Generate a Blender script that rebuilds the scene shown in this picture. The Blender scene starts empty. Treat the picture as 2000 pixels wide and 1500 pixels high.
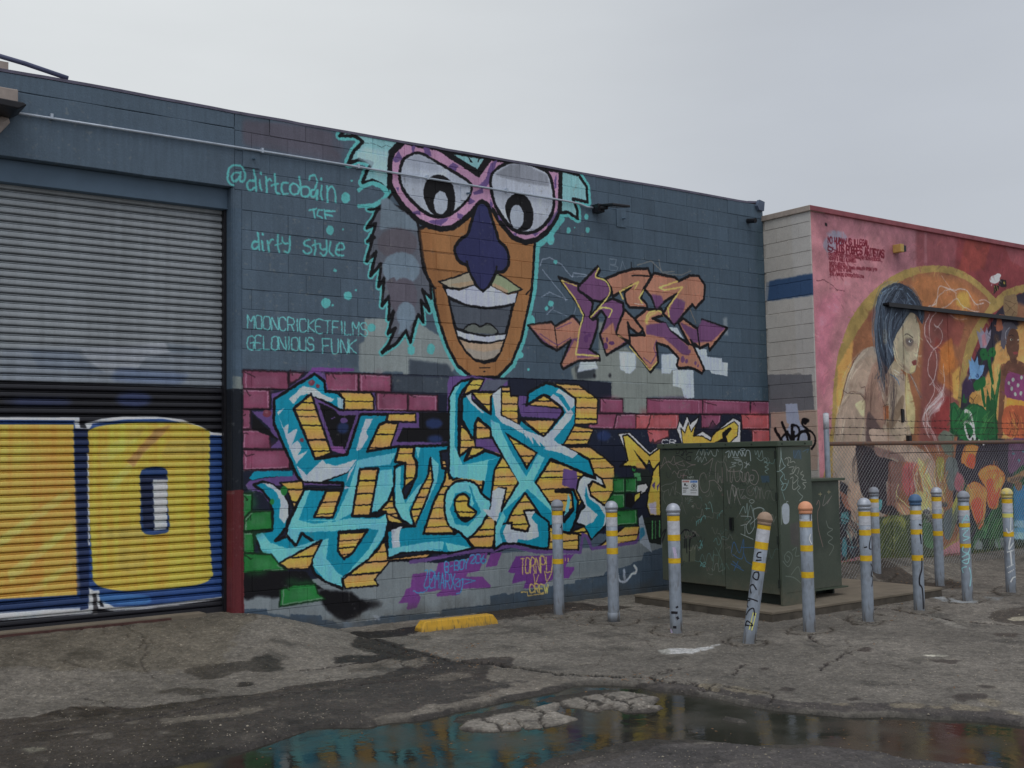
import bpy, math, random, numpy as np
from mathutils import Vector, Matrix
random.seed(7); rng = np.random.default_rng(7)
scene = bpy.context.scene

# ------------------------------------------------------------------ camera
F, YAW, PITCH, ROLL, CD, CH = 2174.75, .6376855, .0647562, .0167638, 10.63277, 1.79618
cy_, sy_, cp_, sp_ = math.cos(YAW), math.sin(YAW), math.cos(PITCH), math.sin(PITCH)
FW = np.array([sy_*cp_, cy_*cp_, sp_]); RT0 = np.array([cy_, -sy_, 0.]); DN0 = np.cross(FW, RT0)
RT = math.cos(ROLL)*RT0 + math.sin(ROLL)*DN0; DN = -math.sin(ROLL)*RT0 + math.cos(ROLL)*DN0
POS = np.array([0., -CD, CH])
cam = bpy.data.objects.new('camera', bpy.data.cameras.new('camera'))
scene.collection.objects.link(cam); scene.camera = cam
cam.data.sensor_width = 36; cam.data.lens = F/2000*36; cam.data.clip_end = 2000; cam.data.clip_start = .05
cam.matrix_world = Matrix([[RT[0], -DN[0], -FW[0], POS[0]], [RT[1], -DN[1], -FW[1], POS[1]], [RT[2], -DN[2], -FW[2], POS[2]], [0, 0, 0, 1]])

# ------------------------------------------------------------------ light: high overcast, brighter haze up on the left
SUN_EL, SUN_AZ = 60, 222          # degrees; azimuth clockwise from +Y
w = bpy.data.worlds.new("World"); scene.world = w; w.use_nodes = True
nt = w.node_tree; nt.nodes.clear()
def N(nt, t, **k):
    n = nt.nodes.new(t)
    for a, b in k.items(): setattr(n, a, b)
    return n
out = N(nt, 'ShaderNodeOutputWorld'); bg = N(nt, 'ShaderNodeBackground'); sky = N(nt, 'ShaderNodeTexSky')
sky.sky_type = 'NISHITA'; sky.sun_disc = False; sky.sun_elevation = math.radians(SUN_EL); sky.sun_rotation = math.radians(SUN_AZ)
sky.air_density = 1; sky.dust_density = 4
tc = N(nt, 'ShaderNodeTexCoord')
def VM(nt, op, a, b=None):
    n = N(nt, 'ShaderNodeVectorMath', operation=op)
    if isinstance(a, (tuple, list)): n.inputs[0].default_value = a
    else: nt.links.new(a, n.inputs[0])
    if b is not None:
        if isinstance(b, (tuple, list)): n.inputs[1].default_value = b
        else: nt.links.new(b, n.inputs[1])
    return n
# cloud sheet: bright patch of thin cloud round azimuth 5 deg / elevation 20 deg, broad and soft
az, el = math.radians(8), math.radians(24)
bd = (math.sin(az)*math.cos(el), math.cos(az)*math.cos(el), math.sin(el))
dt = VM(nt, 'DOT_PRODUCT', VM(nt, 'NORMALIZE', tc.outputs['Generated']).outputs[0], bd)
mr = N(nt, 'ShaderNodeMapRange', interpolation_type='SMOOTHSTEP')
mr.inputs[1].default_value = .72; mr.inputs[2].default_value = 1.0; mr.inputs[3].default_value = 0; mr.inputs[4].default_value = 1
nt.links.new(dt.outputs['Value'], mr.inputs[0])
sc_ = VM(nt, 'MULTIPLY', tc.outputs['Generated'], (1.2, 1.2, 4.))
nz = N(nt, 'ShaderNodeTexNoise'); nz.inputs['Scale'].default_value = 1.6; nz.inputs['Detail'].default_value = 5; nz.inputs['Roughness'].default_value = .5
nt.links.new(sc_.outputs[0], nz.inputs['Vector'])
mix1 = N(nt, 'ShaderNodeMix', data_type='RGBA'); mix1.inputs[6].default_value = (.545, .58, .635, 1); mix1.inputs[7].default_value = (.745, .775, .79, 1)
nt.links.new(mr.outputs[0], mix1.inputs[0])
nr = N(nt, 'ShaderNodeMapRange'); nr.inputs[1].default_value = .3; nr.inputs[2].default_value = .7; nr.inputs[3].default_value = .93; nr.inputs[4].default_value = 1.06
nt.links.new(nz.outputs['Fac'], nr.inputs[0])
mul = N(nt, 'ShaderNodeVectorMath', operation='SCALE'); nt.links.new(mix1.outputs[2], mul.inputs[0]); nt.links.new(nr.outputs[0], mul.inputs['Scale'])
skys = N(nt, 'ShaderNodeVectorMath', operation='SCALE'); skys.inputs['Scale'].default_value = .07; nt.links.new(sky.outputs[0], skys.inputs[0])
mix2 = N(nt, 'ShaderNodeMix', data_type='RGBA'); mix2.inputs[0].default_value = .93
nt.links.new(skys.outputs[0], mix2.inputs[6]); nt.links.new(mul.outputs[0], mix2.inputs[7])
nt.links.new(mix2.outputs[2], bg.inputs[0]); bg.inputs[1].default_value = 1.0
nt.links.new(bg.outputs[0], out.inputs[0])
sun = bpy.data.objects.new('sun', bpy.data.lights.new('sun', 'SUN')); scene.collection.objects.link(sun)
sun.data.energy = .75; sun.data.angle = math.radians(45); sun.data.color = (1, .97, .93)
a, e = math.radians(SUN_AZ), math.radians(SUN_EL)
sd = Vector((math.sin(a)*math.cos(e), math.cos(a)*math.cos(e), math.sin(e)))
sun.rotation_euler = sd.to_track_quat('Z', 'Y').to_euler()
scene.view_settings.view_transform = 'Standard'; scene.view_settings.look = 'None'; scene.view_settings.gamma = 1
scene.view_settings.use_curve_mapping = False; scene.view_settings.exposure = 0
KV = .53      # light on upright walls over white: turns a colour as seen into the paint's own colour
KH = .80      # the same for the ground

# ------------------------------------------------------------------ helpers
def bk(x, y, Y=None, Z=None, X=None):
    """where the ray through photo pixel (x, y) meets a plane of the place"""
    d = FW + RT*(x-1000)/F + DN*(y-750)/F
    t = (Y-POS[1])/d[1] if Y is not None else ((Z-POS[2])/d[2] if Z is not None else (X-POS[0])/d[0])
    return POS + t*d
def lin(c): c = np.asarray(c, float)/255; return np.where(c <= .04045, c/12.92, ((c+.055)/1.055)**2.4)
def enc(l): l = np.clip(l, 0, 1); return np.where(l <= .0031308, l*12.92, 1.055*l**(1/2.4)-.055)
def alb(c, k=None): return tuple(np.clip(lin(c)/(k or KV), 0, .9)) + (1,)

def valnoise(h, w, cell, seed, octaves=4):
    r = np.random.default_rng(seed); o = np.zeros((h, w), np.float32); amp = 1.; tot = 0
    for k in range(octaves):
        c = max(cell/2**k, 1.01); gh, gw = int(h/c)+3, int(w/c)+3
        g = r.random((gh, gw)).astype(np.float32)
        y = np.arange(h)/c; x = np.arange(w)/c; yi = y.astype(int); xi = x.astype(int)
        fy = (y-yi)[:, None]; fx = (x-xi)[None]; fy = fy*fy*(3-2*fy); fx = fx*fx*(3-2*fx)
        a = g[yi][:, xi]; b = g[yi][:, xi+1]; cc = g[yi+1][:, xi]; d = g[yi+1][:, xi+1]
        o += amp*((a*(1-fx)+b*fx)*(1-fy)+(cc*(1-fx)+d*fx)*fy); tot += amp; amp *= .5
    return o/tot

def catmull(P, closed, n=6):
    P = np.asarray(P, float); m = len(P)
    if m < 3: return P
    out = []
    for i in range(m if closed else m-1):
        if closed: p = [P[(i+k-1) % m] for k in range(4)]
        else: p = [P[max(i-1, 0)], P[i], P[i+1], P[min(i+2, m-1)]]
        for t in np.arange(n)/n:
            out.append(.5*((2*p[1])+(-p[0]+p[2])*t+(2*p[0]-5*p[1]+4*p[2]-p[3])*t*t+(-p[0]+3*p[1]-3*p[2]+p[3])*t**3))
    if not closed: out.append(P[-1])
    return np.array(out)

FONT = dict(A="02 28 42;14 34", B="02 08 38 47 46 35 05;35 44 43 32 02", C="47 38 18 07 03 12 32 43", D="02 08 28 46 44 22 02", E="48 08 02 42;05 35",
 F="48 08 02;05 35", G="47 38 18 07 03 12 32 43 45 25", H="02 08;42 48;05 45", I="22 28", J="48 43 32 12 03", K="02 08;48 05 42", L="08 02 42",
 M="02 08 25 48 42", N="02 08 42 48", O="12 03 07 18 38 47 43 32 12", P="02 08 38 47 46 35 05", Q="12 03 07 18 38 47 43 32 12;24 42", R="02 08 38 47 46 35 05;25 42",
 S="47 38 18 07 06 15 35 44 43 32 12 03", T="08 48;28 22", U="08 03 12 32 43 48", V="08 22 48", W="08 12 26 32 48", X="02 48;08 42", Y="08 25 48;25 22", Z="08 48 02 42",
 d="48 42;46 16 05 03 12 32 43", i="26 22;28 27", r="16 12;14 26 36", t="28 23 32 42;16 36", c="46 36 16 05 03 12 32 43", o="16 05 03 12 32 43 45 36 16",
 b="08 02 32 43 45 36 06", a="36 16 05 03 12 32 44;46 42", n="06 02;04 16 36 45 42", y="06 04 13 33;46 41 30 10", s="46 16 05 14 34 43 32 02", l="28 22 32",
 e="04 44 45 36 16 05 03 12 42", m="06 02;05 16 25 22;25 36 45 42", w="06 12 25 32 46", h="08 02;04 16 36 45 42")
FONT.update({'@': "34 33 23 14 15 26 36 34 43 46 37 17 06 03 12 32", '-': "15 35", '0': FONT['O'], '1': "17 28 22", '2': "07 18 38 47 46 02 42", '4': "38 04 44;36 32", '5': "48 08 05 35 44 43 32 02",
 '6': "38 15 03 12 32 43 44 35 05", '7': "08 48 12", '9': "12 35 47 38 18 07 06 15 45", '&': "42 07 18 28 37 04 03 12 22 44", '"': "18 17;38 37", "'": "28 27", ',': "22 11", '.': "22 23", '/': "02 48", ':': "23 24;26 27", '*': "24 28;15 37;35 17", '=': "14 34;16 36", '!': "28 24;22 23"})
NARROW = set("iIl'.,:!")

class Canvas:
    """paint on a flat surface: o = corner, u/v = unit axes, w x h metres; shapes are traced in photo pixels and carried to the surface"""
    def __init__(s, name, o, u, v, w, h, ppm, base, plane):
        s.name = name; s.o, s.u, s.v = map(lambda q: np.array(q, float), (o, u, v)); s.wm, s.hm = w, h; s.ppm = ppm
        s.W, s.H = int(w*ppm), int(h*ppm); s.img = np.empty((s.H, s.W, 3), np.float32); s.img[:] = base
        s.plane = plane; s.T = (0, 0, 1); s.extra = None
    def xy(s, p):
        ox, oy, k = s.T; x, y = ox+p[0]/k, oy+p[1]/k
        if s.plane is None: q = np.array([x, y])/100.; return q[0]*s.ppm, q[1]*s.ppm
        P = bk(x, y, **s.plane)-s.o
        return P@s.u*s.ppm, P@s.v*s.ppm
    def pts(s, toks):
        out = []
        for t in toks:
            if t[0] == '@': s.T = tuple(map(float, t[1:].split(','))); continue
            out.append(s.xy(tuple(map(float, t.split(',')))))
        return np.array(out)
    def wid(s, w, P):
        ox, oy, k = s.T
        if s.plane is None: return w/k/100*s.ppm
        c = P.mean(0)/s.ppm; Q = s.o+c[0]*s.u+c[1]*s.v
        z = (Q-POS)@FW; sc = F/z
        if s.plane.get('Z') is not None: return w/k/sc*s.ppm*1.6
        return w/k/sc*s.ppm*(1.55 if 'X' in s.plane else 1.08)
    def blend(s, x0, y0, cov, col):
        h, w = cov.shape; reg = s.img[y0:y0+h, x0:x0+w]
        reg += (np.asarray(col, np.float32)-reg)*cov[..., None]
        if s.extra is not None and s.eval_ is not None:
            r = s.extra[y0:y0+h, x0:x0+w]; r += (s.eval_-r)*cov
    eval_ = None; ragged = False
    def strands(s, path, n, cols, w, jit, al=.8, seg=(0, 1), curved=True):
        """many loose brush strokes along one traced path"""
        P = catmull(s.pts(path.split()), False, 8) if curved else s.pts(path.split())
        for _ in range(n):
            a = random.uniform(seg[0], seg[1]*.6); b = min(a+random.uniform(.25, .7), 1); q = P[int(a*(len(P)-1)):int(b*(len(P)-1))+2]
            if len(q) < 2: continue
            j = rng.normal(0, jit*s.ppm, 2); tap = rng.normal(0, jit*s.ppm*.5, 2)
            q = q+j+np.linspace(0, 1, len(q))[:, None]*tap
            s.line(q, w*s.ppm*random.uniform(.5, 1.4), cols[random.randrange(len(cols))], al=al*random.uniform(.5, 1))
    def daubs(s, n, w, L, amp, al=.6, seed=1):
        """brush marks: short strokes that pick up the paint already there"""
        ang = valnoise(s.H, s.W, .5*s.ppm, seed, 2)*9
        for _ in range(n):
            x, y = random.random()*(s.W-2), random.random()*(s.H-2); c = s.img[int(y), int(x)]*(1+rng.normal(0, amp))+rng.normal(0, 3, 3)
            t = ang[int(y), int(x)]; l = L*s.ppm*random.uniform(.4, 1); d = np.array((math.cos(t), math.sin(t)))*l
            s.line(np.array([(x, y), (x, y)+d*.5+rng.normal(0, l*.08, 2), (x, y)+d]), w*s.ppm*random.uniform(.5, 1.3), c, soft=.6, al=al*random.uniform(.4, 1))
    def cover(s, P, soft=0):
        P = np.asarray(P); pad = int(soft*2+3)
        x0 = max(int(P[:, 0].min())-pad, 0); x1 = min(int(P[:, 0].max())+pad+2, s.W); y0 = max(int(P[:, 1].min())-pad, 0); y1 = min(int(P[:, 1].max())+pad+2, s.H)
        if x1 <= x0 or y1 <= y0: return None
        cov = np.zeros((y1-y0, x1-x0), np.float32); A = P; B = np.roll(P, -1, 0); xs = np.arange(x0, x1); SS = 3
        ay, by = A[:, 1], B[:, 1]; dy = np.where(by == ay, 1e-9, by-ay); m = (B[:, 0]-A[:, 0])/dy
        for r in range(y0, y1):
            row = cov[r-y0]
            for k in range(SS):
                yy = r+(k+.5)/SS; hit = (ay <= yy) != (by <= yy)
                if not hit.any(): continue
                X = np.sort(A[hit, 0]+(yy-ay[hit])*m[hit])
                for a, b in zip(X[0::2], X[1::2]):
                    i0 = max(int(a)-x0, 0); i1 = min(int(b)+1-x0, x1-x0)
                    if i1 <= i0: continue
                    q = xs[i0:i1]; row[i0:i1] += np.clip(np.minimum(b, q+1)-np.maximum(a, q), 0, 1)/SS
        if soft > .6:
            for _ in range(2):
                n = max(int(soft), 1); kk = np.ones(2*n+1)/(2*n+1)
                cov = np.apply_along_axis(lambda v: np.convolve(v, kk, 'same'), 0, cov); cov = np.apply_along_axis(lambda v: np.convolve(v, kk, 'same'), 1, cov)
        return x0, y0, cov
    def poly(s, P, col, soft=0, al=1., spray=False):
        if s.ragged: soft = max(soft, .028*s.ppm)
        c = s.cover(P, soft)
        if c:
            cov = c[2]
            if s.ragged: cov = np.clip((cov-.5)*2.2+.5+(valnoise(*cov.shape, .10*s.ppm, int(P[0][0])+9, 5)-.5)*2.6*(4*c[2]*(1-c[2])+.12), 0, 1)
            if spray: cov = np.clip(cov*1.5-.75*valnoise(*cov.shape, .16*s.ppm, int(P[0][0])+5, 5)*(1-.6*cov), 0, 1)
            s.blend(c[0], c[1], cov*al, col)
    def line(s, P, w, col, closed=False, soft=0, al=1.):
        P = np.asarray(P, float)
        if closed: P = np.vstack([P, P[:1]])
        if len(P) == 1: P = np.vstack([P, P+.01])
        pad = int(w/2+soft+3)
        x0 = max(int(P[:, 0].min())-pad, 0); x1 = min(int(P[:, 0].max())+pad+1, s.W); y0 = max(int(P[:, 1].min())-pad, 0); y1 = min(int(P[:, 1].max())+pad+1, s.H)
        if x1 <= x0 or y1 <= y0: return
        D = np.full((y1-y0, x1-x0), 1e9, np.float32)
        for a, b in zip(P[:-1], P[1:]):
            u0 = max(int(min(a[0], b[0]))-pad, x0); u1 = min(int(max(a[0], b[0]))+pad+1, x1); v0 = max(int(min(a[1], b[1]))-pad, y0); v1 = min(int(max(a[1], b[1]))+pad+1, y1)
            if u1 <= u0 or v1 <= v0: continue
            X = np.arange(u0, u1)[None]+.5-a[0]; Y = np.arange(v0, v1)[:, None]+.5-a[1]; d = b-a; L = d@d+1e-9
            t = np.clip((X*d[0]+Y*d[1])/L, 0, 1); q = (X-t*d[0])**2+(Y-t*d[1])**2
            sub = D[v0-y0:v1-y0, u0-x0:u1-x0]; np.minimum(sub, q, out=sub)
        cov = np.clip((w/2-np.sqrt(D))/(1+soft)+.5, 0, 1)*min(1., max(w, .3)/1.0)*al
        s.blend(x0, y0, cov, col)
    def stripes(s, P, ow, seed):
        """orange/yellow letter side with black bands, clipped to the shape"""
        c = s.cover(P)
        if not c: return
        x0, y0, cov = c; r = np.random.default_rng(seed); h = cov.shape[0]
        lay = np.zeros((h, 1, 3), np.float32); y = 0
        while y < h:
            n = int(r.uniform(.055, .15)*s.ppm); c1, c2 = (np.array((196, 160, 66)), np.array((192, 140, 88))) if r.random() < .5 else (np.array((188, 140, 84)), np.array((194, 158, 66)))
            for k in range(n):
                if y+k < h: lay[y+k, 0] = c1+(c2-c1)*k/n
            b = max(int(.013*s.ppm*r.uniform(.8, 1.7)), 2)
            if y+n < h: lay[y+n:y+n+b, 0] = (22, 18, 22)
            y += n+b
        reg = s.img[y0:y0+h, x0:x0+cov.shape[1]]; reg += (lay-reg)*cov[..., None]
        s.line(P, ow, (16, 14, 20), closed=True)
    def text(s, col, w, p0, p1, hgt, txt):
        adv = [(.55 if ch in NARROW else .8 if ch == '_' else 1.) for ch in txt]; tot = sum(adv); x = 0
        p0, p1 = np.array(p0), np.array(p1); L = np.linalg.norm(p1-p0); d = (p1-p0)/L; up = np.array([d[1], -d[0]]); up = np.array([0., -1.]) if abs(d[0]) > .3 else up
        for ch, a in zip(txt, adv):
            cw = L*a/tot
            for st in FONT.get(ch, '').split(';') if ch != '_' else []:
                if not st: continue
                q = []
                for t in st.split():
                    gx, gy = int(t[0])/4., (int(t[1])-2)/6.
                    if ch in NARROW: gx = .5+(gx-.5)*.6
                    p = p0+d*(x+cw*(.1+.78*gx))+up*hgt*gy+rng.normal(0, hgt*.02, 2)
                    q.append(s.xy(p))
                q = np.array(q); s.line(catmull(q, False, 4) if len(q) > 3 else q, s.wid(w, q), col)
            x += cw
    def run(s, src):
        for i, ln in enumerate(src.strip().split('\n')):
            t = ln.split()
            if not t or t[0] == '#': continue
            if t[0][0] == '@': s.T = tuple(map(float, t[0][1:].split(','))); continue
            op = t[0]
            colr = lambda q: tuple(map(float, q.split('/'))) if '/' in q else COL[q]
            if op in 'PC':      # fill, C = curved
                al = 1.; cc = t[1].split(':'); soft = float(cc[1]) if len(cc) > 1 else 0; al = float(cc[2]) if len(cc) > 2 else 1.
                P = s.pts(t[2:]);  P = catmull(P, True) if op == 'C' else P
                s.poly(P, colr(cc[0]), s.wid(soft, P), al, soft >= 8)
            elif op in 'LSRQ':   # open lines (S curved), R/Q closed
                cc = t[1].split(':'); soft = float(cc[1]) if len(cc) > 1 else 0; al = float(cc[2]) if len(cc) > 2 else 1.
                P = s.pts(t[3:])
                if op in 'SQ': P = catmull(P, op == 'Q')
                s.line(P, s.wid(float(t[2]), P), colr(cc[0]), closed=op in 'RQ', soft=s.wid(soft, P), al=al)
            elif op in 'FG':     # fill + outline (G curved)
                P = s.pts(t[4:]); P = catmull(P, True) if op == 'G' else P
                s.poly(P, colr(t[1])); s.line(P, s.wid(float(t[3]), P), colr(t[2]), closed=True)
            elif op == 'E':
                cc = t[1].split(':'); soft = float(cc[1]) if len(cc) > 1 else 0; al = float(cc[2]) if len(cc) > 2 else 1.
                for q in t[2:]:
                    x, y, *r = map(float, q.split(',')); rx, ry = r[0], r[-1]
                    P = np.array([s.xy((x+rx*math.cos(k*math.pi/12), y+ry*math.sin(k*math.pi/12))) for k in range(24)])
                    s.poly(P, colr(cc[0]), s.wid(soft, P), al, soft >= 8)
            elif op == 'Y': P = s.pts(t[2:]); s.stripes(P, s.wid(float(t[1]), P), i)
            elif op == 'K':      # painted brick: fill, dark edge, light rim, sheen
                base = np.array(colr(t[1])); P = s.pts(t[2:]); s.poly(P, base); c = P.mean(0)
                for _ in range(7): s.poly(c+(P-c)*random.uniform(.2, .5)+rng.normal(0, .05, 2)*s.ppm, base*random.choice((.7, .82, 1.15, 1.3)), .035*s.ppm, .5)
                q = c+(P-c)*.55; s.poly(q, base*.8+np.array((165, 150, 165))*.2, .02*s.ppm, .55)
                q = c+(P-c)*.86; k = int(rng.integers(len(q)))
                s.line(np.roll(q, k, 0)[:3], .012*s.ppm, base*.55+np.array((200, 170, 190))*.45, soft=1.)
                s.line(P, .016*s.ppm, base*.35, closed=True, soft=1.5); r0 = c+(P[0]-c)*.9
                z = [r0+(c-r0)*f_+rng.normal(0, .02*s.ppm, 2) for f_ in (0, .25, .45)]; s.line(np.array(z), .01*s.ppm, base*.4)
            elif op == 'T':
                p0, p1 = (tuple(map(float, q.split(','))) for q in t[3:5]); s.text(colr(t[1]), float(t[2]), p0, p1, float(t[5]), ' '.join(t[6:]).replace('_', '_'))
            elif op == 'X':      # layer switch for relief
                s.eval_ = None if t[1] == 'off' else float(t[1])
    def warp(s, amp, cell, seed):
        dy = (valnoise(s.H, s.W, cell, seed, 4)-.5)*amp; dx = (valnoise(s.H, s.W, cell, seed+1, 4)-.5)*amp
        iy = np.clip(np.arange(s.H)[:, None]+dy, 0, s.H-1).astype(int); ix = np.clip(np.arange(s.W)[None]+dx, 0, s.W-1).astype(int)
        s.img = s.img[iy, ix]
        if s.extra is not None: s.extra = s.extra[iy, ix]
    def desat(s, a):
        g = s.img.mean(-1, keepdims=True); s.img = g+(s.img-g)*a
    def finish(s, k, rough=.07, seed=3):
        n = valnoise(s.H, s.W, .5*s.ppm, seed, 4); m = valnoise(s.H, s.W, .05*s.ppm, seed+1, 3)
        img = s.img*(1+(n-.5)[..., None]*rough*1.6+(m-.5)[..., None]*rough*.8)
        l = np.clip(lin(np.clip(img, 0, 255))/k, 0, .88)
        px = np.ones((s.H, s.W, 4), np.float32); px[..., :3] = enc(l)
        im = bpy.data.images.new(s.name, s.W, s.H); im.pixels.foreach_set(px.ravel()); im.update(); im.pack(); s.image = im; return im
COL = dict(k=(12, 11, 15), wall=(68, 82, 95), navy=(22, 26, 42), pur=(90, 66, 118), pnk=(122, 62, 86), red=(166, 80, 84), teal=(8, 126, 152), lb=(98, 178, 214), wh=(168, 178, 194), yel=(194, 158, 66),
 glow=(82, 160, 160), grn=(32, 108, 50), gry=(112, 120, 124), slate=(60, 74, 88), lt=(120, 166, 170), brn=(140, 97, 60), pk=(168, 126, 155), cam=(92, 70, 118), sal=(160, 110, 90), kp=(100, 64, 100), ky=(198, 168, 96), gb=(122, 130, 130))
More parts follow.
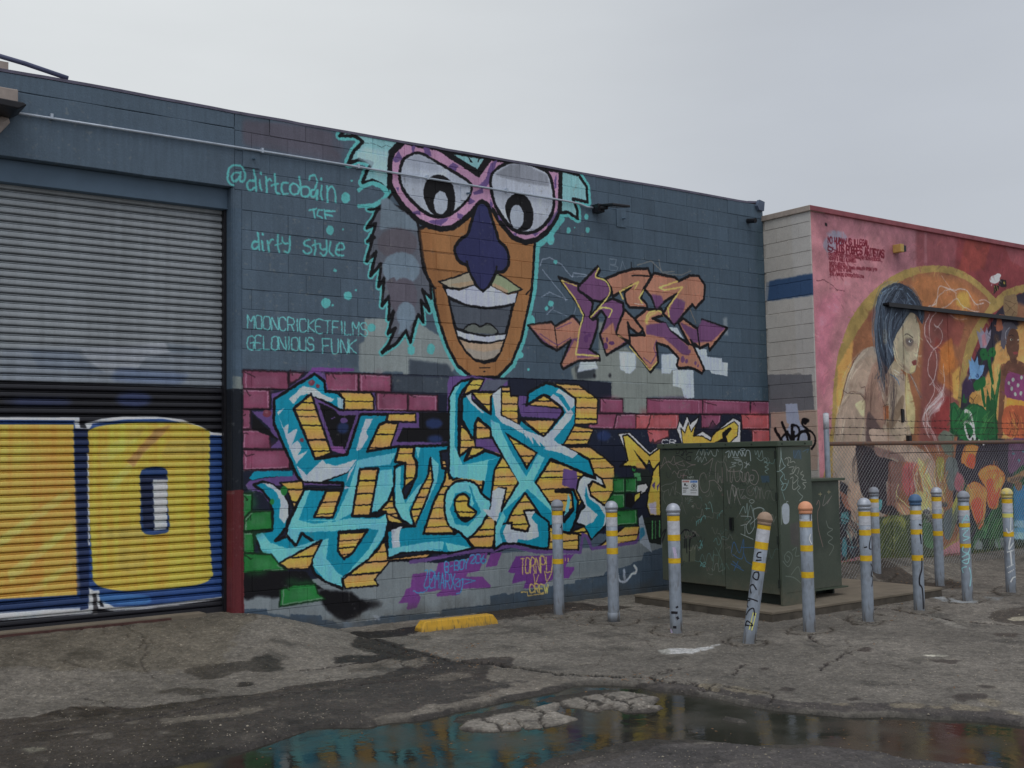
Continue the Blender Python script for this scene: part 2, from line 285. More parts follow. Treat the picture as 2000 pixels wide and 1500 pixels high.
ART_WALL = r'''
@440,230,5.556
P 78/78/90:30:.7 180,-60 190,60 700,60 1180,180 1290,330 1240,440 700,330 200,250
P 78/74/84:30:.75 180,20 1150,150 1150,330 1270,430 1230,500 640,390 180,300
@0,0,1
P 60/75/88:25:.55 980,300 1500,400 1510,800 1010,760
P 52/68/78:8:.7 1474,440 1500,440 1510,800 1484,800
P 76/92/106:15:.5 471,420 500,420 500,700 471,700
@440,460,5.556
P gb:10 1500,905 1800,905 2050,930 2400,1150 2500,1420 2400,1560 1920,1560 1920,1480 1440,1480 1440,1190 1500,1150
P gb:10 1450,1180 1700,1200 1700,1500 1440,1480
@0,0,1
P 56/64/74:2 797,702 873,712 889,738 884,770 766,765 766,733 797,733
P 88/100/110:4 600,722 700,728 700,660 690,600 700,720
@1020,480,4
P 116/122/118:6 590,600 660,600 660,850 800,790 1000,950 1100,980 1210,960 1330,1000 1330,1180 1210,1180 690,1192 690,1065 390,1050 370,960 480,900 590,860
P 44/50/56:16:.9 400,940 560,930 570,1040 420,1050
P wh:5 450,905 560,900 585,960 420,990
P wh:3 750,830 880,840 880,960 840,1000 760,970
P wh 790,975 840,970 840,1000 800,1000
P wh:2 1080,850 1200,845 1215,970 1160,970 1150,1000 1080,1000
P wh:1 1170,975 1330,970 1335,1190 1260,1195 1235,1110 1170,1100
P wh:1 1330,800 1430,810 1440,870 1550,880 1555,910 1600,915 1595,1020 1470,1000 1460,975 1400,970
P wh:1 1130,640 1200,640 1260,740 1200,720
E 20/20/26:6 555,1018,10,16 678,1015,10,16
P 132/140/146:6:.7 1560,570 1590,560 1600,700 1570,700
L 150/160/178:2:.7 7 130,160 150,110 210,95 300,150 370,240 385,250 390,215 620,250
L 150/160/178:2:.7 6 150,190 335,420 330,430
L 150/160/178:2:.7 6 145,400 205,365 345,425
L 150/160/178:2:.7 6 225,440 235,490 185,540
L 150/160/178:2:.6 5 240,505 340,550
L 150/160/178:2:.6 5 375,245 520,240 640,270
L 150/160/178:2:.6 5 410,480 395,540
L 98/110/122:2 6 675,190 675,105 730,110 720,150 680,150 740,170 730,200 680,195
L 98/110/122:2 5 760,190 775,120 800,190
L 112/110/106:2 6 890,155 1000,120 1090,210 1180,205
L 112/110/106:2 6 1060,110 1080,220 1240,230 1310,200
L 120/104/88:2 5 1300,490 1350,610
L k 8 845,130 848,235
L k 8 1018,150 1016,215
# ---- face character
@440,230,5.556
L glow 95 1290,140 1230,200 1400,205 1485,265 1385,370 1325,500 1440,460 1585,495 1520,600 1480,710 1590,685 1690,730 1755,800
@440,460,5.556
L glow 75 @440,230,5.556 1540,995 1640,1000 1600,1090 1525,1205 1625,1150 1590,1270 1535,1350 1610,1300 @440,460,5.556 1590,40 1575,85 1520,285 1630,180 1565,440 1680,310 1655,560 1715,465 1690,765 1775,655 1760,920 1830,805 1755,1070 1835,1010 1760,1190 1690,1275 1850,1170 1950,1035
@740,460,5.172
L glow 70 40,1175 150,1090 265,970 310,1080 370,870 400,800 440,880 415,680 500,765 430,550 520,640
L glow 95 430,320 520,520 550,700 610,920 700,1160 810,1350 930,1430
L glow 95 1180,1432 1330,1300 1430,1060 1495,780 1545,540 1580,80
L glow 95 1575,100 @740,230,4.348 1330,1070 1430,980 1530,850
@740,230,4.348
L glow 74 1690,490 1755,590 1765,720 1640,690 1675,780 1680,860 1600,805 1520,810
F lt k 26 1540,450 1690,490 1755,590 1765,720 1640,690 1675,780 1680,860 1600,805 1520,810
@440,230,5.556
F lt k 34 1290,140 1230,200 1400,205 1485,265 1385,370 1325,500 1440,460 1585,495 1520,600 1480,710 1590,685 1690,730 1755,800 1770,600 1770,380 1900,250
P 150/178/186:30:.8 1480,320 1780,380 1760,600 1650,650 1560,520 1400,440
S glow 40 1440,790 1560,715 1680,740 1750,810 1700,890 1600,950 1440,965
S k 26 1810,820 1740,900 1640,985 1540,1000
L 60/80/86 5 1490,275 1600,285 1690,325 1740,300 1800,330
@440,460,5.556
F 84/88/98 k 30 @440,230,5.556 1640,1000 1600,1090 1525,1205 1625,1150 1590,1270 1535,1350 1610,1300 @440,460,5.556 1590,40 1575,85 1520,285 1630,180 1565,440 1680,310 1655,560 1715,465 1690,765 1775,655 1760,920 1830,805 1755,1070 1835,1010 1760,1190 1690,1275 1850,1170 1950,1035 @740,460,5.172 310,1080 350,900 390,800 440,880 415,660 500,765 430,550 520,640 510,480 440,350 400,0 370,-200 100,-320
@740,230,4.348
P 100/114/126:4 10,700 60,680 160,770 310,890 320,960 100,930 0,960
E 84/80/88:4 150,1070,170,130
@740,460,5.172
E 104/120/134:3 215,340,190,170
E 84/80/90:3 240,620,140,190
E 104/120/134:3 265,800,95,130
P 104/120/134:3 210,850 300,860 310,980 265,940 180,1010
C 84/80/90:2 70,480 160,440 140,700 110,640
# brown face
F brn k 30 395,-60 435,230 470,400 545,530 560,700 610,900 690,1140 790,1320 930,1435 1190,1435 1330,1290 1430,1050 1490,780 1535,560 1565,80 1400,-150 1190,-300 900,-300 600,-150
P 126/84/50:20:.6 395,-60 435,230 545,530 610,900 700,1000 640,500 560,100 500,-80
L k 16 565,535 520,500 470,400
L k 14 1480,600 1530,540
L 60/40/26 5 425,155 900,215
L 60/40/26 4 440,340 860,380
# glasses
@740,230,4.348
F pk k 44 205,205 330,235 500,262 600,330 740,420 835,485 935,345 1100,368 1300,400 1420,435 1535,450 1530,780 1490,870 1420,970 1330,1040 1240,1062 1130,1020 1030,900 960,790 910,740 870,715 840,740 770,820 700,880 620,935 520,950 420,925 330,880 200,760 120,640 85,560 85,370 110,290
P cam 110,360 160,280 200,360 130,385
P cam 270,240 300,240 290,310 272,300
P cam 368,240 420,262 440,330 380,320
P cam 580,420 620,385 670,410 640,465 660,480 600,440
P cam 940,390 1000,360 930,560 880,610 830,590 900,520
P cam 790,640 870,600 880,640 800,660
P cam 740,700 770,680 810,715 760,740
P cam 410,880 590,855 520,920 430,900
P cam 660,810 710,830 690,870 660,850
P cam 135,600 160,590 160,640
P cam 270,800 340,790 350,830 290,820
P cam 1480,540 1500,480 1500,600 1485,610
P cam 940,690 960,740 950,780 935,740
P cam 1000,830 1040,830 1050,880 1010,870
P cam 1440,860 1520,780 1460,900 1420,930
P cam 1290,990 1360,975 1320,1010
P cam 1130,990 1160,980 1160,1010
F lt k 34 550,282 740,318 910,340 835,462 650,350
P k 735,310 790,385 770,385
P k 845,325 855,330 840,385 832,380
C k 340,290 480,365 630,450 775,550 780,650 715,750 630,820 540,860 430,845 330,785 215,665 165,560 158,470 185,360 255,310
C 156/163/175 340,315 480,390 620,475 758,565 760,645 698,735 620,795 535,832 440,820 345,760 240,650 190,560 180,475 205,380 262,332
P 132/138/152:25:.6 200,370 340,315 560,440 500,470 240,420
C k 370,660 385,560 440,500 500,488 570,510 620,580 640,680 625,790 560,840 480,840 410,770
E 150/158/170 518,725,60,100
C k 938,490 1000,415 1100,372 1200,372 1350,412 1450,480 1482,600 1490,700 1480,805 1430,900 1340,975 1220,998 1110,955 1018,845 958,720 930,580
C 160/166/178 958,500 1010,440 1100,398 1200,395 1340,435 1425,490 1458,600 1468,700 1458,790 1410,875 1335,945 1225,970 1130,930 1045,830 985,720 955,580
P 122/126/136:12 975,480 1110,400 1230,400 1420,490 1440,590 1200,550 1000,500
C k 1065,790 1085,700 1140,650 1190,640 1260,690 1300,790 1295,900 1250,960 1180,960 1110,910
E 150/158/170 1163,845,58,103
# nose, mouth
G 40/42/80 k 26 870,720 825,745 780,880 745,990 690,1030 640,1100 @740,460,5.172 762,190 800,265 880,310 905,380 950,470 1000,545 1040,570 1080,545 1130,460 1180,375 1240,372 1290,315 1303,220 1270,120 1205,55 1180,-30 @740,230,4.348 960,890 915,755
@740,460,5.172
L k 22 880,265 905,370 960,490 1005,545 1040,565 1085,540 1130,460 1170,370 1180,320
F 150/142/124 k 14 595,470 740,430 900,372 960,505 880,525 800,545 700,530 640,495
P 160/138/112:8 700,500 940,460 950,500 800,530
F 132/142/112 k 14 1180,385 1250,420 1350,490 1440,548 1300,592 1210,550 1120,510
P 158/134/108:8 1150,480 1300,560 1280,585 1130,515
P k 625,500 680,620 715,800 755,960 795,1080 870,1195 960,1275 1060,1302 1170,1275 1235,1170 1275,1050 1315,900 1350,740 1405,570 1290,610 1120,520 1040,580 950,515 800,555
P 165/170/186 668,542 800,560 950,510 1040,580 1120,515 1290,602 1385,585 1362,680 1250,705 1080,725 880,700 680,605
P 72/78/88 708,660 850,715 1050,750 1230,738 1328,712 1300,850 1260,985 1100,1010 900,970 780,930 740,800
G 92/97/92 k 14 860,965 885,915 950,893 1020,925 1080,893 1150,920 1190,990 1060,1012
P 72/78/88 850,980 1200,1000 1190,1012 1000,1020
P k 765,930 900,975 1080,1012 1280,985 1260,1060 1080,1095 900,1070 790,1025
P 165/170/186 772,955 850,985 1050,1027 1275,1000 1260,1048 1100,1080 900,1060 790,1018
P 156/134/112 805,1055 900,1085 1080,1102 1250,1068 1210,1180 1150,1240 1050,1265 950,1240 875,1165
P 140/132/122:10 860,1140 1050,1180 1225,1150 1150,1240 1050,1262 950,1240
L k 9 1005,1338 1110,1336
L k 9 1048,1376 1066,1376
@740,230,4.348
E glow 1755,842,18,25 1603,960,18,28 1765,955,18,25 1450,1035,32,48 1655,935,7
@440,230,5.556
E glow 1297,873,48,60 1128,1225,42,52 1268,1213,12 1365,690,13
@440,460,5.556
E glow 1182,382,18 1322,657,45,48 1083,738,50,55 1410,595,12 1157,763,13 1575,1003,44,45
@740,460,5.172
E glow 317,1160,38,50 515,1150,40,56 1775,270,20,22 1728,692,28,30 1686,738,20,22 1525,860,45,55 1415,1210,35,38 1500,1355,12,15
# lettering left of the face
@440,230,5.556
S glow 22 150,610 100,600 60,640 70,690 110,690 150,640 160,600 150,690 190,690 205,620 170,540 110,520 40,550 15,640 30,710 80,740
S glow 22 300,570 320,680 325,800
S glow 22 310,690 250,690 225,740 260,790 310,760
L glow 24 375,600 376,612
S glow 22 365,680 370,760 385,790
S glow 22 430,650 440,720 440,810
S glow 20 440,700 470,670 490,690
S glow 22 530,615 530,700 545,810 580,830
L glow 20 490,740 570,720
S glow 22 670,710 620,710 600,760 620,830 670,830
Q glow 22 740,720 700,740 695,800 730,840 780,820 790,760
S glow 22 795,650 810,750 825,850 890,850 905,790 870,750 815,760
S glow 20 900,680 910,640 960,630 985,680
S glow 22 990,700 960,780 930,790 920,850 960,860 990,790 985,890
L glow 24 1030,660 1031,672
S glow 22 1040,740 1025,830 1045,890
S glow 22 1095,750 1100,830 1100,920
S glow 22 1100,800 1140,750 1180,800 1190,920
L glow 18 900,1010 980,990
L glow 18 945,1000 960,1090
S glow 18 1040,1010 1000,1010 990,1060 1040,1090
L glow 18 1065,1000 1080,1100
L glow 18 1065,1015 1180,1020
L glow 18 1075,1055 1150,1070
S glow 22 345,1255 355,1340 360,1440
S glow 22 350,1350 300,1350 280,1400 310,1430 355,1400
S glow 20 390,1340 395,1420 410,1450
L glow 22 398,1262 399,1270
L glow 20 450,1340 465,1460
S glow 18 460,1380 490,1330 510,1330
S glow 20 565,1275 560,1380 580,1460
L glow 16 530,1390 600,1370
S glow 20 610,1300 620,1360 670,1370
S glow 20 690,1290 690,1400 670,1470 630,1450
S glow 20 910,1330 860,1340 850,1380 910,1410 920,1460 870,1480 840,1450
S glow 20 965,1340 970,1420 960,1490
L glow 16 930,1390 1010,1370
S glow 20 1020,1370 1030,1430 1080,1430
S glow 20 1090,1340 1090,1450 1060,1500 1020,1470
S glow 20 1130,1350 1120,1450 1160,1500
S glow 20 1190,1440 1270,1430 1270,1380 1220,1370 1190,1430 1200,1490 1270,1500
@440,460,5.556
T 98/176/176 12 225,1010 1540,1095 140 MOONCRICKETFILMS
T 98/176/176 13 225,1235 960,1255 140 GELONIOUS
T 98/176/176 13 1040,1275 1420,1285 150 FUNK
# ---- third piece, orange-purple letters
@1020,480,4
F sal k 20 870,575 960,500 1080,495 1100,545 1010,570 1110,610 1140,660 1290,770 1210,600 1250,570 1360,650 1420,610 1395,580 1595,645 1455,820 1445,770 1380,805 1310,740 1415,970 1395,1000 1340,965 1290,952 1215,960 1200,935 1215,880 1130,790 1040,760 1055,910 995,990 830,770 830,700 950,700 930,650
P kp:8 960,620 1110,600 1150,670 1290,790 1300,860 1240,850 1100,720 960,690
P kp:4 1225,600 1360,660 1395,580 1580,645 1470,750 1330,760 1250,650
L k 12 1210,600 1300,770 1380,800 1360,650
S ky 12 960,560 990,520 1060,510 1100,550
C ky:6 950,580 1000,530 1060,520 990,560 970,620
L kp 9 1040,740 1020,800 1040,850 1000,925 940,880
L ky 9 830,790 990,975 1045,910
E kp 1245,890,16,26 1275,903,11,18 1298,828,11,17 1345,920,9,18 1365,940,7,12
F sal k 20 1020,215 1190,250 1215,280 1300,235 1370,238 1420,310 1412,420 1345,490 1320,460 1180,620 1090,530 1120,490 1200,380 1100,440 1040,500 1000,400 945,340
P kp:10 1000,380 1080,390 1100,440 1040,500
P kp:10 1180,400 1270,440 1250,520 1180,620 1130,540
L ky 13 1205,280 1060,330 1100,350 1245,325 1130,490 1140,555
F sal k 20 640,262 750,215 850,185 975,180 1000,240 940,340 920,410 965,460 970,490 830,485 800,440 790,370 850,310 750,370 700,400 690,340
L k 10 850,235 1000,240
L ky 12 780,420 755,360 900,285 870,340
L ky 12 940,350 905,410 930,450
L 200/190/180 4 870,455 940,465
F sal k 18 790,500 870,575 935,660 905,695 830,640 815,600 835,760 720,690 750,600
L ky 8 730,700 830,750
F kp k 20 275,248 445,305 500,400 545,450 520,560 585,575 580,640 540,760 520,810 595,860 600,895 430,900 310,965 295,930 370,740 265,820 170,770 150,760 40,625 220,600 245,635 390,550 450,620 475,545 380,390
P sal:3 50,625 215,608 250,640 385,565 450,630 440,720 370,730 265,810 160,740
P sal:5 300,930 400,740 430,760 420,880 580,870 590,885 430,892 312,950
L k 9 245,635 268,820
L kp 7 130,690 265,780 370,720
L kp 7 260,650 380,600
L ky 13 300,275 400,410 470,550 440,660 410,850 590,865
L ky 9 300,275 430,320
E 84/48/92 490,730,18,30 515,700,14,18 480,680,10,10 495,790,5
F kp k 20 520,562 610,450 700,415 780,450 785,520 750,600 720,690 740,720 830,750 650,855 600,700 650,560 610,510 545,580
P sal:8 610,690 700,600 720,690 800,750 650,845
S ky 12 530,560 600,490 690,500 670,560
E 84/48/92 645,785,18,28 690,762,22,15 655,735,9,20 627,728,6
F kp k 20 580,165 600,195 570,245 640,270 690,340 680,390 610,440 545,430 430,350 430,320 500,250
S ky 12 590,180 565,245 640,275 680,350 640,430 530,560
# ---- lower field
@0,0,1
P navy 471,722 760,731 1140,743 1193,748 1193,777 1260,779 1500,786 1500,870 1300,870 1297,1040 1230,1045 1100,1040 900,1100 700,1150 471,1170
P gb 1192,777 1214,747 1262,750 1262,779 1192,779
P 56/64/74:2 766,733 889,738 884,770 766,765
P 116/122/118 1192,748 1262,751 1262,808 1216,806 1216,779 1192,777
@460,940,5
P gry 1100,860 1420,780 2000,800 2600,700 3700,640 4160,540 4160,1100 4000,1200 2000,1400 960,1400 400,1300 60,1260 60,1100 400,1060
P 96/106/112:20:.5 2700,800 4000,620 4100,800 2900,1000
P slate 60,1250 300,1245 310,1310 520,1335 525,1300 830,1310 840,1355 940,1360 1000,1400 1380,1350 1400,1320 1690,1300 2000,1295 2010,1250 2480,1205 2475,1120 2630,1090 2650,1110 2780,1075 3100,1020 3300,1000 3310,970 3580,920 3600,885 3660,870 3850,820 3880,790 3960,770 3980,700 4200,640 4200,1300 1000,1700 60,1500
P 88/100/112:4 960,1400 1100,1370 1250,1390 1240,1440 1100,1440
P wh:6:.5 1340,1310 1400,1320 1400,1360 1350,1350
P k:8 60,880 500,880 680,880 760,1000 900,1080 1150,1100 900,1240 860,1060 420,1060 420,1130 200,1070 90,1150 60,1120
P k:24 780,1060 1120,1080 1230,1170 1330,1200 1260,1260 1180,1330 1060,1370 960,1330 860,1230
P k:30:.8 1100,1150 1380,1170 1450,1210 1250,1260 1120,1260
P k:26 60,1000 420,1020 420,1150 200,1120 80,1180
@800,940,5
P 104/56/120 20,910 250,880 270,800 560,770 590,710 750,700 740,780 700,800 670,880 560,900 540,935 700,930 780,1020 780,1040 500,1050 480,1110 260,1130 250,1110 310,1060 80,1095 100,1140 60,1240 -30,1255 -40,1240 -20,1190 -120,1190 -60,1110 -40,1050 0,1040
P 104/56/120 780,705 895,695 840,830 735,840
P 98/52/122 1030,735 1600,715 1540,790 1510,840 1600,835 1600,860 1540,950 1400,950 1300,1010 1150,1050 1100,1045 1130,970 990,1000 1020,900 950,890
T 60/130/170 11 330,885 570,850 90 B-BOY
T 60/130/170 11 580,800 740,800 80 206
T 60/130/170 10 130,1030 440,1060 150 ZEMARX
S 60/130/170 10 30,1070 80,1090 160,1060 240,900
S 60/130/170 10 440,960 480,960 480,1030 440,1010 510,960 490,1080 450,1100
L 60/130/170 8 500,950 630,975 520,1010
T ky 11 1070,910 1420,880 150 TORNPLA
T ky 10 1420,880 1560,890 130 S"
L ky 9 1200,900 1215,1010 1250,920
L ky 9 1310,880 1330,990 1380,890
T ky 12 1160,1090 1350,1090 80 CREW
L ky 9 1080,1085 1140,1080 1145,1120 1300,1100
@1040,940,4.4125
S wh:3 20 725,800 745,860 800,860 850,800 880,790 890,760 870,730
S wh:6:.8 26 780,770 785,840
# painted bricks
@460,700,5
K pnk 60,120 500,135 510,305 330,300 60,300
K pnk 520,140 655,145 600,210 520,250
K pnk 60,305 325,312 325,495 60,495
K pnk 60,500 135,505 135,690 60,690
K pnk 60,700 320,705 330,880 60,885
K pnk 60,895 515,900 520,1080 60,1095
K pnk 870,150 1190,155 1190,325 870,320
K pnk 1200,155 1510,170 1510,330 1200,325
K pnk 1365,340 1670,350 1670,515 1365,510
K pnk 1680,355 1965,365 1965,515 1680,515
@1120,740,5
K pnk 250,195 475,200 475,335 250,330
K pnk 135,340 410,345 405,375 385,490 140,485
K pnk 415,350 600,345 600,490 385,490 
K pnk 705,195 1250,205 1250,345 705,340
K pnk 1255,205 1715,222 1715,345 1250,345
K pnk 1725,222 1905,225 1905,350 1720,345
K red 600,350 800,350 730,440 700,490 600,490
K red 745,350 1020,350 1025,490 705,490 730,440
K red 710,495 920,500 920,570 830,600 780,630 770,595 740,630 710,600
K pnk 1240,350 1430,355 1420,430 1380,460 1350,410 1310,480 1240,480
K red 1630,350 1900,350 1905,490 1640,490
K red 1735,495 1905,500 1905,620 1735,620
# purple halos
@460,700,5
P pur 345,350 480,310 650,190 720,120 860,150 900,330 1350,340 1365,510 1780,530 1785,680 1620,680 1570,820 2050,820 2060,250 2080,180 2300,170 2650,230 2650,380 2300,400 2080,420 2000,840 1500,900 600,900 560,1100 500,880 340,880 340,860 410,810 330,700 330,500 345,495
P pur 150,520 340,520 345,700 
P pur 90,1240 120,1200 300,1170 560,1140 560,880 640,1200 1040,1200 1040,1240 640,1240 440,1240 170,1250 260,1300 320,1400 310,1420 250,1320 110,1290
C navy 160,1310 250,1320 320,1420 350,1480 160,1490
P 104/60/124 720,140 740,90 1150,100 1150,130
P teal 170,1105 550,1100 550,1150 300,1160 150,1190 125,1170
P k 800,430 950,500 1010,560 1170,555 1050,915 970,920
E 30/44/80:20 1040,680,60,60
L pur 10 925,590 960,580
E pur 1050,610,40,25
P k 155,550 430,810 340,770 155,690
P k 1785,530 2300,530 2300,815 1560,815 1630,680 1790,680
E 32/46/84:24 1930,640,90,50 1940,790,80,40
P 120/72/128 860,860 1040,860 1080,940 800,880
# navy at right
@1120,740,5
P 20/26/44 210,500 710,495 740,640 830,640 830,800 400,800 150,640
E 32/46/84:20 290,560,70,50
E 32/46/84:16 540,640,60,30
# yellow sides of the big letters
@460,700,5
Y 16 560,490 730,350 930,930 770,985
Y 16 1000,330 1310,340 1340,380 1340,505 1055,505 1050,400
Y 16 1480,545 1750,540 1750,625 1470,620
Y 16 1370,660 1430,625 1580,640 1500,870 1270,915
Y 16 1580,860 1730,860 1730,960 1760,1060 1740,1180 1640,1260 1640,1020 1550,1010
Y 16 830,1140 1030,1120 1040,1225 830,1215
Y 16 420,1215 640,1200 660,1290 560,1470 500,1300
Y 16 860,1290 1040,1280 940,1560 740,1560
Y 16 1200,1080 1385,1080 1300,1540 1125,1540
Y 16 1530,1320 1590,1600 1480,1580 1460,1500 1400,1500
Y 16 1890,1000 1920,1200 1750,1640 1690,1520
Y 16 500,1740 830,1720 820,1860 700,2060 500,2060 410,2000
Y 16 1000,1690 1290,1670 1160,1960 980,1960
Y 16 1480,1960 1920,1900 1830,1965 1600,1975 1500,1980 1350,2160 1385,2220 1060,2250 1040,2160 1300,1850 1450,1800
Y 16 1400,1480 1640,1600 1600,1620 1490,1600
P k 1480,1590 1740,1640 1600,1690 1480,1680
@800,700,5
Y 16 590,205 720,205 670,310 600,320 510,360
Y 16 590,330 820,325 780,540
Y 16 885,280 970,280 980,370 1050,370 1050,650 890,560
Y 16 1390,245 1640,260 1830,400 1820,640 1600,650 1610,400
Y 16 1600,660 1790,690 1730,840 1490,850
Y 16 1130,460 1300,360 1480,490
Y 16 1090,590 1420,600 1300,770 1150,650
Y 16 490,640 620,780 640,870 500,960 480,960
Y 16 640,590 780,690 780,780 640,790
Y 16 550,980 600,870 740,880 560,1000
Y 16 820,860 1000,1000 1060,1200 920,1500 780,1500 
Y 16 930,740 1240,930 1135,1080
Y 16 1480,860 1740,860 1880,960 1990,1060 2000,1260 1980,1300 1900,1440 1700,1450 1750,1180 1800,1170 1740,990
Y 16 1350,1000 1560,1060 1800,1170 1650,1440 1500,1500 1400,1500 1210,1220
Y 16 200,1000 340,1000 380,1180 700,1080 720,1300 560,1210 400,1260 340,1400 420,1710 130,1715 200,1400
Y 16 440,1340 570,1330 640,1500 560,1600 450,1500
Y 16 560,1770 700,1600 800,1500 840,1640 800,1850 620,1850
Y 16 1060,1220 1120,1310 1340,1640 1170,1720 980,1640 870,1500
Y 16 1350,1640 1500,1700 1640,1720 1640,1870 1340,1865
Y 16 1560,1700 1700,1640 1760,1710 1750,1750
Y 16 1820,1850 2100,1640 2240,1640 2210,1780 1900,1840
L pur 30 1330,1885 1660,1895 1680,1720 1720,1740 1770,1860 2200,1800 2250,1700
L pur 34 1480,1895 1220,1890 1000,1830 880,1850 820,1880 640,1880 400,1920 150,1970 0,1990
P pur 1490,1080 1620,1100 1640,1250 1620,1290 1480,1240 
P pur 1050,450 1480,500 1440,590 1080,570
P pur 640,790 800,790 880,940 700,870 640,860
P pur 1060,370 1130,370 1130,440 1050,460
P 80/84/100 740,210 960,210 900,270 820,320 680,310
# teal letters
@460,700,5
F teal k 24 165,1238 250,1208 350,1232 455,1310 510,1430 512,1540 490,1650 380,1785 500,1740 580,1830 640,1710 880,1710 825,1780 400,2005 245,1895 185,1750 190,1700 350,1680 355,1500 320,1380 250,1290
F teal k 26 765,155 860,225 870,325 985,335 1050,400 1045,505 1010,505 730,350 560,490 770,985 1080,940 1210,550 1475,548 1462,625 1395,650 1275,912 1590,858 1550,1010 1645,1030 1560,1060 1545,1240 1480,1400 1380,1510 1300,1520 1385,1080 1205,1085 1130,1540 1380,1545 1460,1500 1475,1600 1460,1740 1390,1850 1290,1960 1040,2150 1035,2250 870,2180 770,2110 735,2030 750,1960 830,1780 760,1800 640,1710 575,1830 500,1740 495,1640 665,1280 885,1285 760,1550 940,1555 1035,1280 1040,1215 820,1215 830,1145 1085,1105 830,1215 640,1200 600,1165 365,640 370,400 510,310
F teal k 24 1745,860 2080,850 2055,905 1990,915 2010,1070 2045,1080 2035,1190 1930,1400 1825,1712 2130,1715 2165,1690 2250,1770 2310,1855 2150,1890 2060,1905 1870,1885 1700,1885 1580,1910 1480,1955 1470,1690 1600,1650 1745,1640 1610,1580 1545,1450 1530,1300 1550,1060 1650,1020 1640,1260 1620,1300 1640,1370 1660,1360 1760,1150 1765,1020 1725,960
Y 14 1895,970 1915,1200 1850,1400 1740,1640 1700,1500 1760,1350 1870,1150
Y 14 1000,1690 1285,1675 1130,1905 1050,1960 990,1890
P k 1020,1910 1130,1900 1050,1965
@800,700,5
F teal k 24 610,200 500,330 470,400 470,965 580,880 525,1000 735,905 895,962 820,1090 800,1260 780,1440 760,1500 700,1450 690,1310 720,1180 722,1075 415,1188 378,1140 385,860 375,400 420,290 500,225
G lb k 22 330,1420 350,1300 440,1210 560,1195 650,1240 700,1330 790,1420 720,1580 680,1650 560,1760 470,1690 390,1650 340,1550
Y 14 430,1410 460,1345 520,1328 570,1370 565,1440 640,1500 600,1560 520,1590 450,1510
F teal k 26 500,385 590,338 600,420 785,545 785,380 885,285 885,565 1050,650 1075,595 1140,650 1300,770 1490,535 1470,480 1400,395 1300,358 1130,460 1150,340 1245,280 1330,240 1470,290 1612,400 1600,650 1475,858 1640,930 1745,990 1805,1170 1370,985 1220,1220 1345,1400 1500,1600 1590,1480 1575,1330 1560,1310 1415,1300 1590,1285 1635,1400 1620,1560 1560,1710 1500,1700 1400,1640 1350,1640 1355,1760 1340,1860 1230,1850 1040,1805 900,1810 820,1865 830,1560 860,1270 930,1275 890,1490 1060,1200 880,920 790,750 780,690 660,590 630,640 620,780 600,780 500,600
P k 920,720 1240,920 1135,1090
Y 10 950,760 1225,925 1135,1060
Y 20 1120,1315 1340,1640 1170,1720 980,1640 940,1610 1000,1480
F teal k 20 1350,1600 1220,1500 1105,1490 1160,1640 1150,1690 1100,1700 990,1670 980,1610 940,1610 830,1640 820,1865 900,1810 1040,1805 1230,1850 1335,1860 1355,1750
F wh k 20 1620,1290 1640,1190 1690,1140 1810,1175 1800,1130 1870,1180 1900,1260 1780,1200 1735,1240 1760,1340 1880,1430 1960,1480 1900,1640 1760,1770 1700,1640 1610,1610 1660,1480 1700,1450
P teal 1710,1250 1740,1370 1830,1430 1900,1540 1880,1640 1770,1760 1700,1640 1780,1600 1830,1530 1720,1440 1700,1350
# highlights
@460,700,5
P wh 510,405 650,270 780,300 830,350 960,400 920,430 690,350 620,370 560,450
P 140/170/186 985,380 1045,400 1040,495 990,480
P wh 400,530 470,480 410,560 460,680 510,640 500,740 540,720 560,700 600,690 540,850 600,800 640,870 600,950 700,900 580,1040 690,1140 840,990 880,1030 980,1050 1180,985 1090,1110 830,1205 650,1200 520,880
P wh 1260,590 1335,590 1270,720 1285,770 1220,890 1170,905 1200,770
P lb 1180,1000 1250,980 1560,920 1500,1040 1210,1070 1150,1500 1040,1560 960,1600 620,1580 760,1620 1130,1560 1400,1570 1460,1520 1470,1600 1440,1740 1290,1950 1040,2140 870,2100 870,2000 1050,2140 1300,1850 1390,1680 1270,1660 930,1690 620,1700 580,1810 500,1720 510,1640 670,1300 720,1290 610,1580 960,1580 1100,1270 
P lb 1400,1100 1520,1080 1530,1240 1470,1390 1380,1490 1310,1500
P lb 750,1960 840,1780 900,1760 880,1960 1020,2130 1030,2230 870,2170 750,2030
P wh 1180,1000 1100,1110 1050,1280 1110,1270 1060,1240
P lb 650,1420 700,1350 640,1450 600,1560 560,1680 500,1660
P lb 1555,1080 1610,1060 1600,1250 1640,1400 1690,1500 1720,1630 1620,1570 1550,1440
P lb 1760,1260 1840,1200 1700,1440 1670,1500 1640,1420
P lb 190,1730 250,1700 330,1800 500,1860 820,1770 400,2000 250,1890
P wh 250,1215 350,1232 450,1310 508,1430 508,1540 470,1620 420,1560 430,1400 380,1300
P lb 1750,870 1800,870 1780,960 1770,980
P lb 1900,960 1980,1040 1960,1200 1820,1500 1870,1300 1930,1200
P wh 1510,1680 1620,1640 1590,1720 1600,1850 1520,1860
P lb 1480,1860 1900,1790 2000,1790 2290,1850 2150,1885 1870,1878 1600,1895 1485,1945
P teal 1870,1860 2010,1870 2030,1780 2070,1890
E grn 465,1295,35,45 345,1400,20,30
E 110/52/66 735,240,32,28 795,275,20,22 690,725,42,36 637,800,18,20 300,540,42,36
E 150/110/120:6:.8 728,232,10,8 682,715,12,10 292,530,12,10
@800,700,5
P lb 385,380 430,290 500,235 440,340 430,860 520,1060 430,1100 410,1160 385,1120
P lb 400,1060 720,1000 880,965 760,1000 730,1200 410,1160
